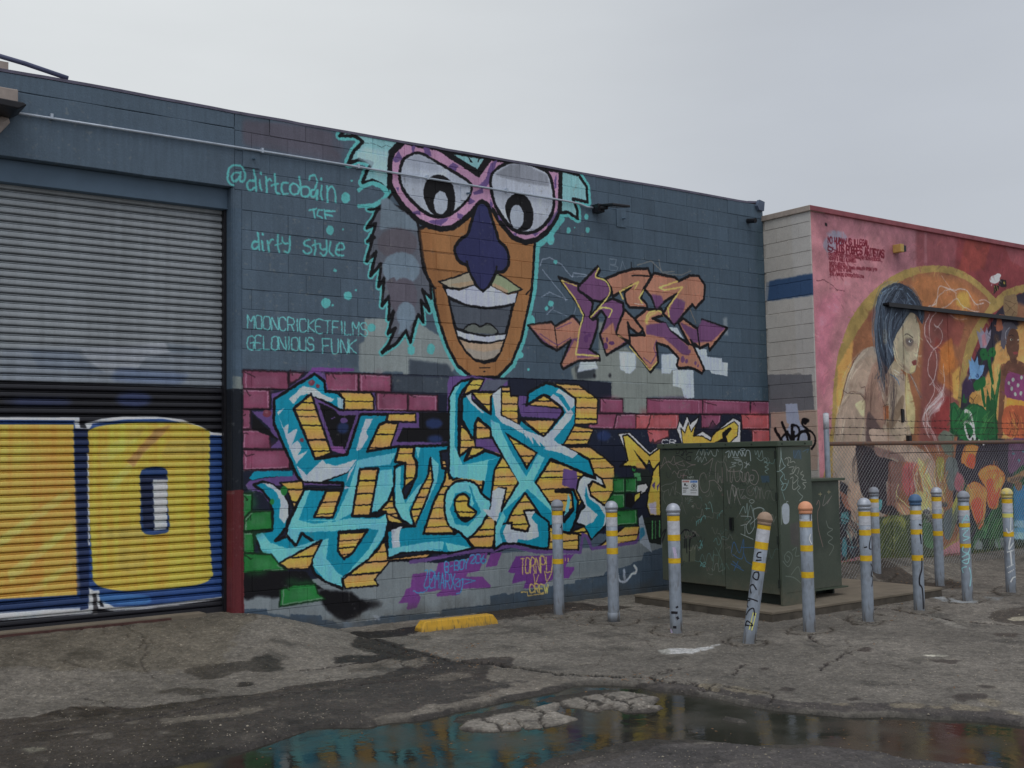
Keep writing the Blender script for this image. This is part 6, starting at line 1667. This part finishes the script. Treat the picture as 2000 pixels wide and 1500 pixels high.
# conduit
pts = [bk(x, y, Y=-.045) for x, y in ((36, 221), (300, 262), (560, 303), (760, 336), (1000, 375), (1100, 391.5), (1118, 395), (1132, 398), (1146, 404), (1158, 406))]
C1 = empty('electrical_conduit', tuple(pts[0]), 'thin grey conduit running along the top of the blue-grey wall to the black floodlight', 'conduit')
rel(MB().tube([tuple(p) for p in pts], .013, 8).build('pipe', M_con, smooth=True), C1)
for x, y in ((101, 229), (512, 295.5), (700, 326), (835, 348), (990, 373)):
    p = bk(x, y, Y=-.045); rel(MB().box(p[0]-.012, -.06, p[2]-.016, p[0]+.012, -.012, p[2]+.032).build('strap', M_con), C1)
# floodlight
p = bk(1168, 408, Y=-.06)
FL = empty('floodlight', tuple(p), 'black wall floodlight above and right of the painted cartoon face', 'light')
hx, hz = p[0], p[2]
rel(MB().box(hx-.06, -.13, hz-.05, hx+.05, -.012, hz+.05).build('junction_box', M_black), FL)
rel(MB().tube([(hx, -.12, hz), (hx+.03, -.2, hz+.0)], .03, 10).build('arm', M_black), FL)
hd = MB(); A = Vector((hx-.02, -.12, hz+.05)); U = Vector((.96, -.15, -.02))*.27; V_ = Vector((.02, -.93, -.12))*.26; Wn = Vector((0, -.1, -1))*.032
def slab3(A, U, V_, W_): return MB().add([A, A+U, A+U+V_, A+V_, A+W_, A+U+W_, A+U+V_+W_, A+V_+W_], [(0, 1, 2, 3), (4, 7, 6, 5), (0, 4, 5, 1), (1, 5, 6, 2), (2, 6, 7, 3), (3, 7, 4, 0)])
bevel(rel(slab3(A, U, V_, Wn).build('housing', M_black), FL), .01)
rel(slab3(A+U*.2+V_*.15+Wn*1.02, U*.65, V_*.7, Wn*.1).build('lens', M_lens), FL)
# lamp at the far left
q0 = bk(0, 200, Y=-.1); x1 = bk(31, 200, Y=-.02)[0]
WL = empty('wall_lamp', tuple(q0), 'dark hooded wall lamp on a cream box above the roll-up door', 'lamp')
zt, zb = bk(20, 176, Y=-.05)[2], bk(20, 202, Y=-.05)[2]
bevel(rel(box(x1-.5, -.11, zb-.1, x1, -.017, zt).build('mounting_box', M_creamp), WL), .01)
z1_, z2_ = bk(30, 205, Y=-.3)[2], bk(30, 219, Y=-.3)[2]; xr = bk(42, 208, Y=-.25)[0]
hood = MB().prism([(x1-.6, z1_+.02), (xr-.02, z1_), (xr+.01, z1_-.02), (xr-.06, z2_), (x1-.6, z2_+.03)], -.42, -.06); bevel(rel(hood.build('hood', M_black), WL), .01)
rel(MB().tube([(x1-.1, -.03, z2_), (x1-.2, -.08, z2_-.12), (x1-.35, -.1, z2_-.16)], [.06, .07, .03], 8).build('cable_gland', M_creamp), WL)
# pipe lying over the roof edge
pa, pb = bk(-40, 98, Y=.05), bk(133, 153, Y=.02)
RP = empty('roof_pipe', tuple(pb), 'blue-grey pipe lying slanted on the roof edge at upper left', 'pipe')
rel(MB().tube([tuple(pa), tuple((pa+pb)/2+np.array([0, 0, .01])), tuple(pb)], .022, 10).build('pipe', M_pipe, smooth=True), RP)
pc = bk(7, 130, Y=.06); bb = box(pc[0]-.5, .03, topz(2.2)-.02, bk(15, 130, Y=.06)[0], .25, bk(7, 122, Y=.06)[2]).build('roof_block', M_creamp); tag(bb, 'cream concrete block propping the slanted pipe on the roof edge', 'block')

# ------------------------------------------------------------------ mural building
ZT = 5.22
zt2 = float(bk(1585, 402, Y=FY, )[2]); ZT = zt2
B2 = empty('mural_building', (15, 2, 0), 'cream and pink building with the large figure mural under arches', 'building')
part(box(CX+.02, FY, -.3, 26, FY+.3, ZT-.06).box(CX+.015, FY+.3, -.3, 26, 8, ZT-.1), 'wall', M_pink, B2)
part(box(CX+.012, FY+.006, -.3, CX+.021, .3, ZT-.06), 'side_wall', M_cream, B2)
# side blocks
z = -.1; r = 0
while z < ZT-.1:
    h_ = min(.2032, ZT-.065-z); ys = [FY+.003, FY+.2+(.2 if r % 2 else 0)]
    while ys[-1]+.4064 < 0: ys.append(ys[-1]+.4064)
    ys.append(-.008)
    for a, b_ in zip(ys[:-1], ys[1:]):
        if b_-a > .04 and h_ > .05:
            t = block_mesh(b_-a, h_); o = MB().add([(p[1], -p[0], p[2]) for p in t.v], t.f).build('block', M_cream); o.location = (CX-random.random()*.003, b_, z); rel(o, B2)
    z += .2032; r += 1
bevel(part(box(CX-.03, FY-.035, ZT-.075, 26, FY+.35, ZT), 'front_coping', M_coping2, B2), .008)
bevel(part(box(CX-.035, FY-.03, ZT-.078, CX+.3, 8, ZT+.002), 'side_coping', M_coping1, B2), .008)
# sliding door panels and their track
seam = [bk(1728, 700, Y=FY)[0], bk(1764, 700, Y=FY)[0], bk(1851, 700, Y=FY)[0], bk(1937, 700, Y=FY)[0], 18.3]
tz = float(bk(1850, 610, Y=FY)[2])
for a, b_ in zip(seam[:-1], seam[1:]):
    bevel(part(box(a+.006, FY-.022, .2, b_-.006, FY+.01, tz-.02), 'door_panel', M_pink, B2), .004)
part(MB().box(seam[0], FY-.11, tz, 20, FY+.01, tz+.03).box(seam[0], FY-.11, tz-.03, 20, FY-.1, tz), 'door_track', M_black, B2)
p = bk(1762, 812, Y=FY-.03); part(MB().box(p[0]-.018, FY-.05, p[2]-.1, p[0]+.018, FY-.02, p[2]+.1), 'door_handle', M_black, B2)
p = bk(1773, 857, Y=FY-.03); part(MB().box(p[0]-.03, FY-.08, p[2]-.05, p[0]+.03, FY-.02, p[2]+.05), 'padlock', M_black, B2)
p = bk(1753, 486, Y=FY-.05)
SC = empty('wall_box_light', tuple(p), 'small square cream fixture with dark face on the pink wall', 'light')
bevel(rel(box(p[0]-.05, FY-.14, p[2]-.06, p[0]+.03, FY-.001, p[2]+.06).build('housing', plain('yellowed_box', (150, 124, 70), .6)), SC), .006)
rel(box(p[0]+.0305, FY-.13, p[2]-.045, p[0]+.10, FY-.03, p[2]+.045).build('dark_face', M_black), SC)

# ------------------------------------------------------------------ concrete pad and cabinets
pad = empty('concrete_pad', (10.7, -1.7, 0), 'x', 'pad')
for nm_, mt_, bb_ in (('slab_top', M_conc, (9.19, -2.745, .088, 12.3, -.62, .118)), ('slab_edge', M_cedge, (9.196, -2.739, -.06, 12.294, -.626, .0875))): bevel(part(box(*bb_), nm_, mt_, pad), .006)  # upright sides carry painted shade, darker than the top
tag(pad, 'low worn concrete pad carrying the two green cabinets', 'pad')
UC = empty('utility_cabinet', (CABX+.25, -1.6, .1), 'large dark green utility cabinet scribbled with graffiti tags', 'cabinet')
def up(mb, name, mat, parent=UC, bv=0, **k):
    o = part(mb, name, mat, parent, **k)
    return bevel(o, bv) if bv else o
CT = float(bk(1518.7, 872, X=CABX)[2]); CR = float(bk(1587.5, 1000, Y=CABY0)[0])
up(box(CABX+.045, CABY0+.001, .252, CR-.001, CABY1, CT-.001), 'body', M_cabs, bv=.004)
up(box(CABX+.085, CABY0+.0015, .119, CR-.0015, CABY1-.03, .2515).box(CABX+.0465, CABY0+.001, .119, CABX+.0845, CABY0+.03, .2515), 'plinth', M_cabs)
fm = MB().box(CABX+.006, CABY0+.0015, .33, CABX+.044, CABY0+.035, CT-.002).box(CABX+.02, CABY0+.036, .105, CABX+.044, CABY1-.002, .30)
up(box(CABX, CABY0, .119, CABX+.046, CABY0+.03, CT-.002), 'corner_post', M_cabs, bv=.003)
up(box(CABX+.075, CABY0+.031, .119, CABX+.0845, CABY1-.03, .2505), 'base_panel', M_gdark)
ym = float(bk(1413, 1000, X=CABX)[1])
up(box(CABX+.002, ym+.004, .262, CABX+.03, CABY1-.004, CT-.012), 'door', M_cabf, bv=.004)
d2 = up(box(CABX+.002, CABY0+.045, .238, CABX+.03, ym-.004, CT-.012), 'door', M_cabf, bv=.004)
up(box(CABX-.022, CABY0-.02, CT+.001, CR+.015, CABY1+.02, CT+.062), 'lid', M_green, bv=.008)
for x, y in ((1296, 870), (1322, 869.5), (1369, 869), (1417, 868.5), (1468, 868)):
    p = bk(x, y, X=CABX-.022); up(MB().tube([(CABX-.0225, p[1], p[2]), (CABX-.029, p[1], p[2])], .009, 6), 'lid_bolt', M_gdark)
for x, y in ((1527, 867), (1572, 866)):
    p = bk(x, y, Y=CABY0-.02); up(MB().tube([(p[0], CABY0-.0205, p[2]), (p[0], CABY0-.027, p[2])], .009, 6), 'lid_bolt', M_gdark)
for y in (888, 970, 1055, 1140):
    p = bk(1520, y, X=CABX); up(MB().tube([(CABX-.012, CABY0+.034, p[2]-.045), (CABX-.012, CABY0+.034, p[2]+.045)], .011, 8), 'hinge', M_gdark)
p0_, p1_ = bk(1427, 1010, X=CABX), bk(1431, 1036, X=CABX)
rel(MB().box(CABX-.02, p1_[1]-.02, p1_[2], CABX+.001, p1_[1]+.03, p0_[2]).build('latch_plate', M_gdark), d2); rel(MB().box(CABX-.045, p1_[1]-.008, p1_[2]+.02, CABX-.021, p1_[1]+.01, p0_[2]-.01).build('handle', M_black), d2)
# warning label
def on_front(x, y, dx=0): p = bk(x, y, X=CABX+.002); return (CABX+.002-dx, p[1], p[2])
la, lb_, lc, ld = on_front(1332, 937, .003), on_front(1363.5, 937.5, .003), on_front(1364, 968, .003), on_front(1332.5, 967, .003)
LB = up(MB().add([la, lb_, lc, ld]+[(q[0]+.0025, q[1], q[2]) for q in (la, lb_, lc, ld)], [(0, 1, 2, 3), (0, 4, 5, 1), (1, 5, 6, 2), (2, 6, 7, 3), (3, 7, 4, 0)]), 'warning_label', M_lab)
def lquad(x0, y0, x1, y1, name, mat, dx=.0045):
    P = [on_front(1280+a/10, 860+b_/10, dx) for a, b_ in ((x0, y0), (x1, y0), (x1, y1), (x0, y1))]; return rel(MB().add(P, [(0, 1, 2, 3)]).build(name, mat), LB)
lquad(535, 788, 665, 818, 'red_header', M_labr); lquad(688, 786, 825, 826, 'blue_header', M_labb)
tx = MB()
for x0, y0, x1, y1 in ((568, 840, 600, 885), (610, 875, 632, 895), (540, 925, 650, 940), (545, 965, 620, 970), (545, 980, 600, 985), (545, 1000, 610, 1005), (545, 1015, 600, 1020), (690, 962, 820, 967), (690, 978, 820, 983), (690, 1022, 805, 1028)):
    P = [on_front(1280+a/10, 860+b_/10, .0048) for a, b_ in ((x0, y0), (x1, y0), (x1, y1), (x0, y1))]; tx.add(P, [(0, 1, 2, 3)])
for k in range(9):
    a1, a2 = k*.7, k*.7+.45; P = [on_front(1280+(758+r_*math.cos(a_))/10, 860+(895+r_*math.sin(a_))/10, .0048) for a_, r_ in ((a1, 52), (a2, 52), (a2, 36), (a1, 36))]; tx.add(P, [(0, 1, 2, 3)])
P = [on_front(1280+(758+18*math.cos(k))/10, 860+(892+22*math.sin(k))/10, .0048) for k in np.arange(0, 6.2, .8)]; tx.add(P, [tuple(range(len(P)))])
rel(tx.build('printing', M_ink), LB)
for nm, x, wd, mt in (('WARNING', 540, 120, M_lab), ('NOTICE', 695, 120, M_lab)):
    cu = MB()
    for i, ch in enumerate(nm):
        for st_ in FONT[ch].split(';'):
            g_ = [(x+wd*(i+.1+.75*int(t[0])/4)/len(nm), 814-22*(int(t[1])-2)/6+(4 if nm == 'NOTICE' else 0)) for t in st_.split()]
            for (a1, b1), (a2, b2) in zip(g_[:-1], g_[1:]):
                L = math.hypot(a2-a1, b2-b1)+1e-6; nx, ny = -(b2-b1)/L*1.3, (a2-a1)/L*1.3
                cu.add([on_front(1280+(u_)/10, 860+(v_)/10, .005) for u_, v_ in ((a1+nx, b1+ny), (a2+nx, b2+ny), (a2-nx, b2-ny), (a1-nx, b1-ny))], [(0, 1, 2, 3)])
    rel(cu.build('lettering', mt), LB)
# second cabinet
xa, xb = CR+.03, float(bk(1641.5, 1050, Y=C2Y)[0]); zt_ = float(bk(1641, 938, Y=C2Y)[2]); zb_ = float(bk(1620, 1148, Y=C2Y)[2])
SC2 = empty('side_cabinet', ((xa+xb)/2, -1.7, .1), 'smaller dark green cabinet with overhanging lid, standing right of the big one', 'cabinet')
up(box(xa, C2Y, zb_+.004, xb, -1.0, zt_), 'body', M_cab2, SC2, bv=.005)
up(box(xa-.005, C2Y-.05, zt_+.001, xb+.06, -.95, zt_+.03), 'lid', M_green, SC2, bv=.004)
up(box(xa-.005, C2Y-.035, zb_-.012, xb+.07, -.95, zb_+.003), 'base_flange', M_green, SC2)
up(MB().box(xa+.0, C2Y-.02, .119, xa+.04, -1.0, zb_-.013).box(xb+.02, C2Y+.15, .119, xb+.05, -1.0, zb_-.013).box(xa+.04, C2Y+.25, .119, xb+.02, -1.0, zb_-.013), 'plinth', M_gdark, SC2)

# ------------------------------------------------------------------ bollards
camdir = lambda P: math.atan2(POS[1]-P[1], POS[0]-P[0])
def bollard(base, top, bands, capm, label, lean=None, strokes=(), R=.0605, H=1.3, collar=False):
    bx, by = base; P = bk(bx, by-2, Z=0.012); ty = top[1] if isinstance(top, tuple) else top
    o = empty('bollard', (P[0], P[1], 0.0), label, 'bollard', 'steel bollards around the green cabinets')
    h = H; zof = lambda py: (by-py)/(by-ty)*h
    def pt(mb, name, mat, smooth=True): q = mb.build(name, mat, o, smooth=smooth); return q
    pm = MB().lathe([(R, -.15), (R, .02), (R, h*.5), (R, h-.115)], 24).mesh('post', M_galv, True); link('post', pm, o)
    cp = MB().lathe([(R+.004, h-.125), (R+.004, h-.095), (R+.0, h-.093), (R+.010, h-.09), (R+.010, h-.076), (R+.013, h-.073), (R+.013, h-.068)]+[((R+.009)*math.cos(t_), h-.064+.064*math.sin(t_)) for t_ in (.1, .35, .6, .85, 1.1, 1.35, 1.53)], 24); pt(cp, 'cap', capm)
    n = 0
    for y0, y1, c in bands:
        za, zb = zof(y1), zof(y0); n += 1
        pt(MB().add([(  (R+.0012)*math.cos(a), (R+.0012)*math.sin(a), z) for z in (za, zb) for a in np.arange(24)*math.pi/12], [(k, (k+1) % 24, 24+(k+1) % 24, 24+k) for k in range(24)]), {'y': 'yellow_band', 'w': 'white_band', 'f': 'faded_band'}[c], {'y': M_yel, 'w': M_whb, 'f': M_ymk}[c])
    if collar: pt(MB().lathe([(R+.001, .02), (R+.006, .022), (R+.006, .11), (R+.001, .112)], 24), 'sleeve', M_galv)
    phi = camdir(P); sc = F/((P-POS)@FW)
    for wpx, mat, S in strokes:
        for line in S:
            mb = MB(); q = catmull([(a, b_) for a, b_ in line], False, 5) if len(line) > 2 else np.linspace(line[0], line[-1], 5)
            axis_x = lambda py: bx+((top[0] if isinstance(top, tuple) else bx-(by-ty)*.038)-bx)*(by-py)/(by-ty)
            w2 = wpx/2/sc; c_ = []
            for px, py in q:
                s_ = np.clip((px-axis_x(py))/sc/R, -.97, .97); th = phi+math.asin(s_); c_.append((th*R, zof(py)))
            c_ = np.array(c_)
            for i in range(len(c_)-1):
                d = c_[i+1]-c_[i]; L = np.hypot(*d)+1e-9; nn = np.array([-d[1], d[0]])/L*w2; e_ = d/L*w2*.3
                mb.add([((R+.0016)*math.cos(u_/R), (R+.0016)*math.sin(u_/R), v_) for u_, v_ in (c_[i]+nn-e_, c_[i+1]+nn+e_, c_[i+1]-nn+e_, c_[i]-nn-e_)], [(0, 1, 2, 3)])
            pt(mb, 'marker_tag', mat, False)
    if lean:
        ax = Vector((-FW[0], -FW[1], 0)).normalized(); o.rotation_mode = 'QUATERNION'
        from mathutils import Quaternion
        o.rotation_quaternion = Quaternion(ax, math.radians(-lean))
    return o
Y, Wb, Fb = 'y', 'w', 'f'
bollard((1092, 1202), 975, [(996, 1006, Y), (1006, 1022, Wb), (1043, 1053, Y), (1091, 1101, Y)], M_dcap, 'grey bollard nearest the lettered wall, standing before the yellow tag', strokes=[(2, M_ink, [[(1093, 1024), (1096, 1045)], [(1094, 1026), (1091, 1030)]])])
bollard((1199, 1216), 978, [(998, 1010, Y), (1010, 1028, Wb), (1036, 1047, Y), (1070, 1082, Y)], M_galv2, 'grey bollard with a jointed sleeve at its foot, left of the concrete pad', collar=True)
bollard((1321, 1238), 981, [(1005, 1016, Y), (1016, 1043, Wb), (1043, 1055, Y), (1089, 1099, Y)], M_galv2, 'grey bollard before the cabinet warning label, foot spotted with black paint', strokes=[(5, M_ink, [[(1321, 1183), (1322, 1185)], [(1311, 1195), (1316, 1194.5), (1322, 1195)], [(1322, 1203), (1324, 1207)], [(1315, 1223), (1320, 1223)]]), (6, M_pinkk, [[(1314, 1068), (1316, 1078)], [(1317, 1080), (1318, 1088)], [(1310, 1228), (1312, 1234)]])])
bollard((1462, 1259), (1498, 1017), [(1036, 1049, Y), (1049, 1072, Wb), (1072, 1085, Y), (1109, 1124, Y)], M_tan, 'leaning bollard with a tan cap and black lettering down its side', lean=9.2, H=1.25,
    strokes=[(2.6, M_ink, [[(1492-4, 1090), (1482, 1092), (1480, 1099), (1488, 1100)], [(1478, 1106), (1488, 1104)], [(1483, 1126), (1475, 1128), (1472, 1137), (1480, 1140), (1483, 1130), (1480, 1126)], [(1468, 1166), (1466, 1155), (1472, 1150), (1478, 1158)], [(1462, 1176), (1470, 1176), (1480, 1178)], [(1462, 1192), (1458, 1184), (1466, 1178)], [(1458, 1206), (1464, 1196), (1472, 1192), (1474, 1204)], [(1456, 1226), (1460, 1216), (1470, 1222), (1456, 1224)]]), (7, M_ymk, [[(1474, 1200), (1470, 1216), (1466, 1230)]])])
bollard((1581, 1236), 978, [(1013, 1017, Wb), (1017, 1029, Y), (1064, 1076, Y), (1116, 1128, Y)], M_copper, 'bollard with an orange painted cap at the cabinet corner', strokes=[(2.5, M_ink, [[(1581, 998), (1581, 1016)]]), (2.5, M_winK, [[(1582, 1042), (1580, 1052), (1584, 1062)]])])
bollard((1696, 1216), 971, [(998, 1007, Y), (1007, 1025, Wb), (1034, 1045, Y), (1084, 1095, Y)], M_galv2, 'bollard with a bright silver cap and peeling white sticker', strokes=[(5, M_whb, [[(1692, 1030), (1698, 1031)]]), (2.4, M_ink, [[(1700, 1048), (1697, 1068), (1701, 1072)], [(1700, 1100), (1703, 1108), (1701, 1122), (1704, 1128), (1702, 1144)], [(1688, 1068), (1693, 1067)]])])
bollard((1713, 1139), 951, [(974.6, 982, Y), (982, 992, Wb), (1001, 1009, Y), (1033, 1042, Y)], M_dcap, 'bollard farther back, half hidden behind the silver-capped one')
bollard((1796, 1194), 965, [(996.7, 1005, Y), (1005, 1015, Wb), (1034, 1044, Y), (1084, 1095, Y)], M_blue, 'bollard with a blue painted cap and black drips', strokes=[(3, M_ink, [[(1795, 1024), (1799, 1026)], [(1797, 1042), (1799, 1062)], [(1800, 1090), (1800, 1110), (1796, 1126), (1796, 1140), (1801, 1150), (1803, 1188)]])])
bollard((1836, 1146), 952, [(971.5, 980, Y), (980, 996, Wb), (1004, 1013.5, Y), (1037.6, 1047, Y)], M_galv2, 'plain grey bollard in the back row, right of the blue-capped one')
bollard((1890, 1175), 959, [(988, 997, Y), (997, 1008, Wb), (1022, 1030, Y), (1062, 1070, Y)], M_dcap, 'bollard with pale blue lettering, set in a white paint splash', strokes=[(2.4, M_aqua, [[(1880, 1022), (1888, 1006), (1894, 1020)], [(1882, 1016), (1892, 1016)], [(1880, 1034), (1892, 1032), (1882, 1046), (1893, 1050), (1882, 1056)], [(1882, 1068), (1881, 1076), (1890, 1080), (1894, 1070)], [(1880, 1088), (1892, 1082), (1890, 1100), (1880, 1096), (1894, 1090)], [(1882, 1118), (1880, 1110), (1888, 1106)], [(1893, 1108), (1896, 1124), (1894, 1144)]])])
bollard((1975, 1159), 953, [(974.6, 983, Y), (983, 1000, Wb), (1003, 1011, Fb), (1038.7, 1048, Y)], M_ycap, 'bollard with a yellowed cap and white lettering, rightmost in the front row', strokes=[(2.6, M_winK, [[(1975, 1010), (1974, 1036)], [(1967, 1032), (1970, 1040), (1978, 1036)], [(1974, 1050), (1971, 1072), (1979, 1060)], [(1968, 1078), (1980, 1074)], [(1974, 1078), (1976, 1104)], [(1968, 1108), (1982, 1100)], [(1970, 1118), (1983, 1110)], [(1974, 1136), (1978, 1128), (1983, 1126)]])])

# ------------------------------------------------------------------ wheel stop
a_, b_ = bk(824, 1236, Z=.01), bk(974, 1219, Z=.01); L = float(np.hypot(*(b_-a_)[:2])); ang = math.atan2(b_[1]-a_[1], b_[0]-a_[0])
ws = MB(); Wd, Hh = .17, .115
sec = [(0, 0), (.022, Hh), (Wd-.022, Hh), (Wd, 0)]
v = [(x, y, z) for x, sc2 in ((0, 0), (.055, 1), (L-.055, 1), (L, 0)) for y, z in [(sec[0][0], 0 if 1 else 0), (sec[1][0], Hh*(sc2 if sc2 else .42)), (sec[2][0], Hh*(sc2 if sc2 else .42)), (sec[3][0], 0)]]
ws.add(v, [(i*4+k, i*4+(k+1) % 4, (i+1)*4+(k+1) % 4, (i+1)*4+k) for i in range(3) for k in range(4)]+[(0, 3, 2, 1), (12, 13, 14, 15)])
o = ws.build('wheel_stop', M_stop); o.location = (a_[0], a_[1], .0); o.rotation_euler = (0, 0, ang); bevel(o, .008); tag(o, 'yellow concrete wheel stop on the ground before the lettered wall', 'wheel stop')

# ------------------------------------------------------------------ chain-link fence
FYc = -1.27
px_ = bk(1615, 870, Y=FYc)[0]; FC = empty('chain_link_fence', (float(px_), FYc, 0), 'rusty chain-link fence with barbed wire in front of the figure mural', 'fence')
zr = float(bk(1620, 867, Y=FYc)[2]); ztp = float(bk(1615, 806, Y=FYc)[2]); x0 = float(px_); x1 = 20.
fp = lambda mb, n_, m_, **k: part(mb, n_, m_, FC, **k)
for xx in (x0, 18.6): fp(MB().tube([(xx, FYc, -.1), (xx, FYc, ztp-.02), (xx, FYc, ztp)], [.036, .036, .02], 12), 'post', M_galv, smooth=True)
fp(MB().tube([(x0, FYc, ztp-.22), (x0, FYc, ztp-.01)], .0375, 12), 'white_sleeve', M_whb, smooth=True)
fp(MB().tube([(x0+.02, FYc-.01, zr), (x1, FYc-.01, zr)], .029, 10), 'top_rail', M_rail, smooth=True)
for y_ in (818, 836, 850):
    z_ = float(bk(1620, y_, Y=FYc)[2]); P = [(x0+i*.35, FYc-.03+.012*math.sin(i*1.7), z_+(.012*math.sin(i*.9)-.05*(x_:=min(i, 20)/20) if y_ == 818 else .01*math.sin(i*1.3))) for i in range(int((x1-x0)/.35))]
    wr = MB().tube(P, .0032, 4)
    for i in range(int((x1-x0)/.14)):
        x_ = x0+.05+i*.14; j = min(int((x_-x0)/.35), len(P)-2); t = (x_-x0)/.35-j; c = Vector(P[j]).lerp(Vector(P[j+1]), min(max(t, 0), 1))
        wr.tube([c+Vector((-.008, -.012, .012)), c+Vector((.008, .012, -.012))], .0022, 3); wr.tube([c+Vector((.008, -.012, -.012)), c+Vector((-.008, .012, .012))], .0022, 3)
    fp(wr, 'barbed_wire', M_barb)
tw = bk(1736, 885, Y=FYc); fp(MB().tube([(tw[0], FYc-.02, tw[2]), (x1, FYc-.02, tw[2])], .006, 6), 'tension_wire', M_barb)
mesh = MB(); zb0 = .04; hh = zr-zb0; d = .066
gh = lambda x: float(ground_h(x, FYc))+.02
for sgn in (1, -1):
    s0 = x0-hh
    while s0 < x1:
        xa, xb = (s0, s0+hh) if sgn > 0 else (s0+hh, s0)
        za, zb = zb0, zr
        # clip to x0
        if sgn > 0:
            if xb > x0:
                if xa < x0: za += (x0-xa); xa = x0
                mesh.tube([(xa, FYc+.006, za), (xb, FYc+.006, zb)], .0020, 3, False)
        else:
            # runs down to the right: starts (s0, zr) ends (s0+hh, zb0)
            A2, Z2, B2_, Z3 = s0, zr, s0+hh, zb0
            if B2_ > x0:
                if A2 < x0: Z2 -= (x0-A2); A2 = x0
                mesh.tube([(A2, FYc-.004, Z2), (B2_, FYc-.004, Z3)], .0020, 3, False)
        s0 += d*1.02
o = fp(mesh, 'chain_link_mesh', M_wire); o['kind'] = 'stuff'

# ------------------------------------------------------------------ loose bits on the ground
def gz(x, y):
    i, j = np.searchsorted(gy, y), np.searchsorted(gx, x); return float(GZ[min(i, H_-1), min(j, W_-1)])
grit = MB(); n = 0
while n < 3800:
    px, py = random.uniform(-100, 2100), 1190+330*random.random()**1.3; P = bk(px, py, Z=0.)
    if not (1.1 < P[0] < 18 and -7.5 < P[1] < -.03): continue
    i, j = int((P[1]-GRD.o[1])*GRD.ppm), int((P[0]-GRD.o[0])*GRD.ppm)
    if wetb[i, j] > .3 and random.random() > .05: continue
    s_ = random.uniform(.002, .006)*(1.8 if random.random() < .04 else 1); z_ = gz(P[0], P[1])+s_*.3; a = random.random()*6.3
    c, s2 = math.cos(a)*s_, math.sin(a)*s_
    grit.add([(P[0]+c, P[1]+s2, z_), (P[0]-s2*1.2, P[1]+c*1.2, z_), (P[0]-c, P[1]-s2, z_-.001), (P[0]+s2, P[1]-c, z_), (P[0], P[1], z_+s_*.8)], [(0, 1, 4), (1, 2, 4), (2, 3, 4), (3, 0, 4)]); n += 1
tag(grit.build('gravel', M_grit), 'loose pale grit scattered over the asphalt', None, None, 'stuff')
lf = MB()
for _ in range(150):      # bits lying in the shallow water
    P = bk(random.uniform(500, 2050), random.uniform(1345, 1500), Z=-.008); i, j = int((P[1]-GRD.o[1])*GRD.ppm), int((P[0]-GRD.o[0])*GRD.ppm)
    if wetb[i, j] < .5: continue
    a = random.random()*6.3; s_ = random.uniform(.004, .013); u = Vector((math.cos(a), math.sin(a), 0))*s_; v = Vector((-math.sin(a), math.cos(a), 0))*s_*.5; c = Vector((P[0], P[1], -.0075))
    lf.add([c-u, c+v, c+u, c-v, c+Vector((0, 0, .003))], [(0, 1, 4), (1, 2, 4), (2, 3, 4), (3, 0, 4)])
def leaf(px, py, s_):
    P = bk(px, py, Z=0.01); a = random.random()*6.3; z_ = gz(P[0], P[1])+.004; u = Vector((math.cos(a), math.sin(a), random.uniform(-.1, .5)))*s_; v = Vector((-math.sin(a), math.cos(a), random.uniform(-.1, .5)))*s_*.4; c = Vector((P[0], P[1], z_+.006))
    lf.add([c-u, c+v, c+u, c-v, c+Vector((0, 0, .004))], [(0, 1, 4), (1, 2, 4), (2, 3, 4), (3, 0, 4)])
for cx_, cy2, sx_, sy2, k in ((880, 1292, 34, 9, 46), (925, 1262, 20, 4, 14), (820, 1275, 30, 8, 18), (1255, 1330, 60, 6, 30), (780, 1215, 40, 14, 12), (1090, 1205, 40, 8, 22), (1680, 1208, 60, 8, 22), (1740, 1180, 30, 4, 22), (1500, 1206, 30, 4, 8), (1790, 1135, 50, 10, 60), (1330, 1200, 90, 14, 24), (1880, 1150, 60, 10, 18), (500, 1250, 240, 40, 22), (1100, 1400, 300, 20, 16), (1800, 1300, 150, 60, 14), (1480, 1182, 40, 3, 8)):
    for _ in range(k): leaf(random.gauss(cx_, sx_), random.gauss(cy2, sy2), random.uniform(.006, .018))
tag(lf.build('leaf_litter', M_leaf), 'dry leaf bits and litter along the cracks and posts', None, None, 'stuff')
wd = MB()
for _ in range(420):
    x_ = random.uniform(12.6, 19); y_ = FY-.02-abs(random.gauss(0, .06)); z_ = gz(x_, y_)-.01; h_ = random.uniform(.04, .16); dx, dy = random.gauss(0, .04), random.gauss(-.01, .03)
    wd.add([(x_-.004, y_, z_), (x_+.004, y_, z_), (x_+dx, y_+dy, z_+h_)], [(0, 1, 2)])
tag(wd.build('weeds', M_weed), 'low dry weeds along the foot of the mural wall', None, None, 'stuff')
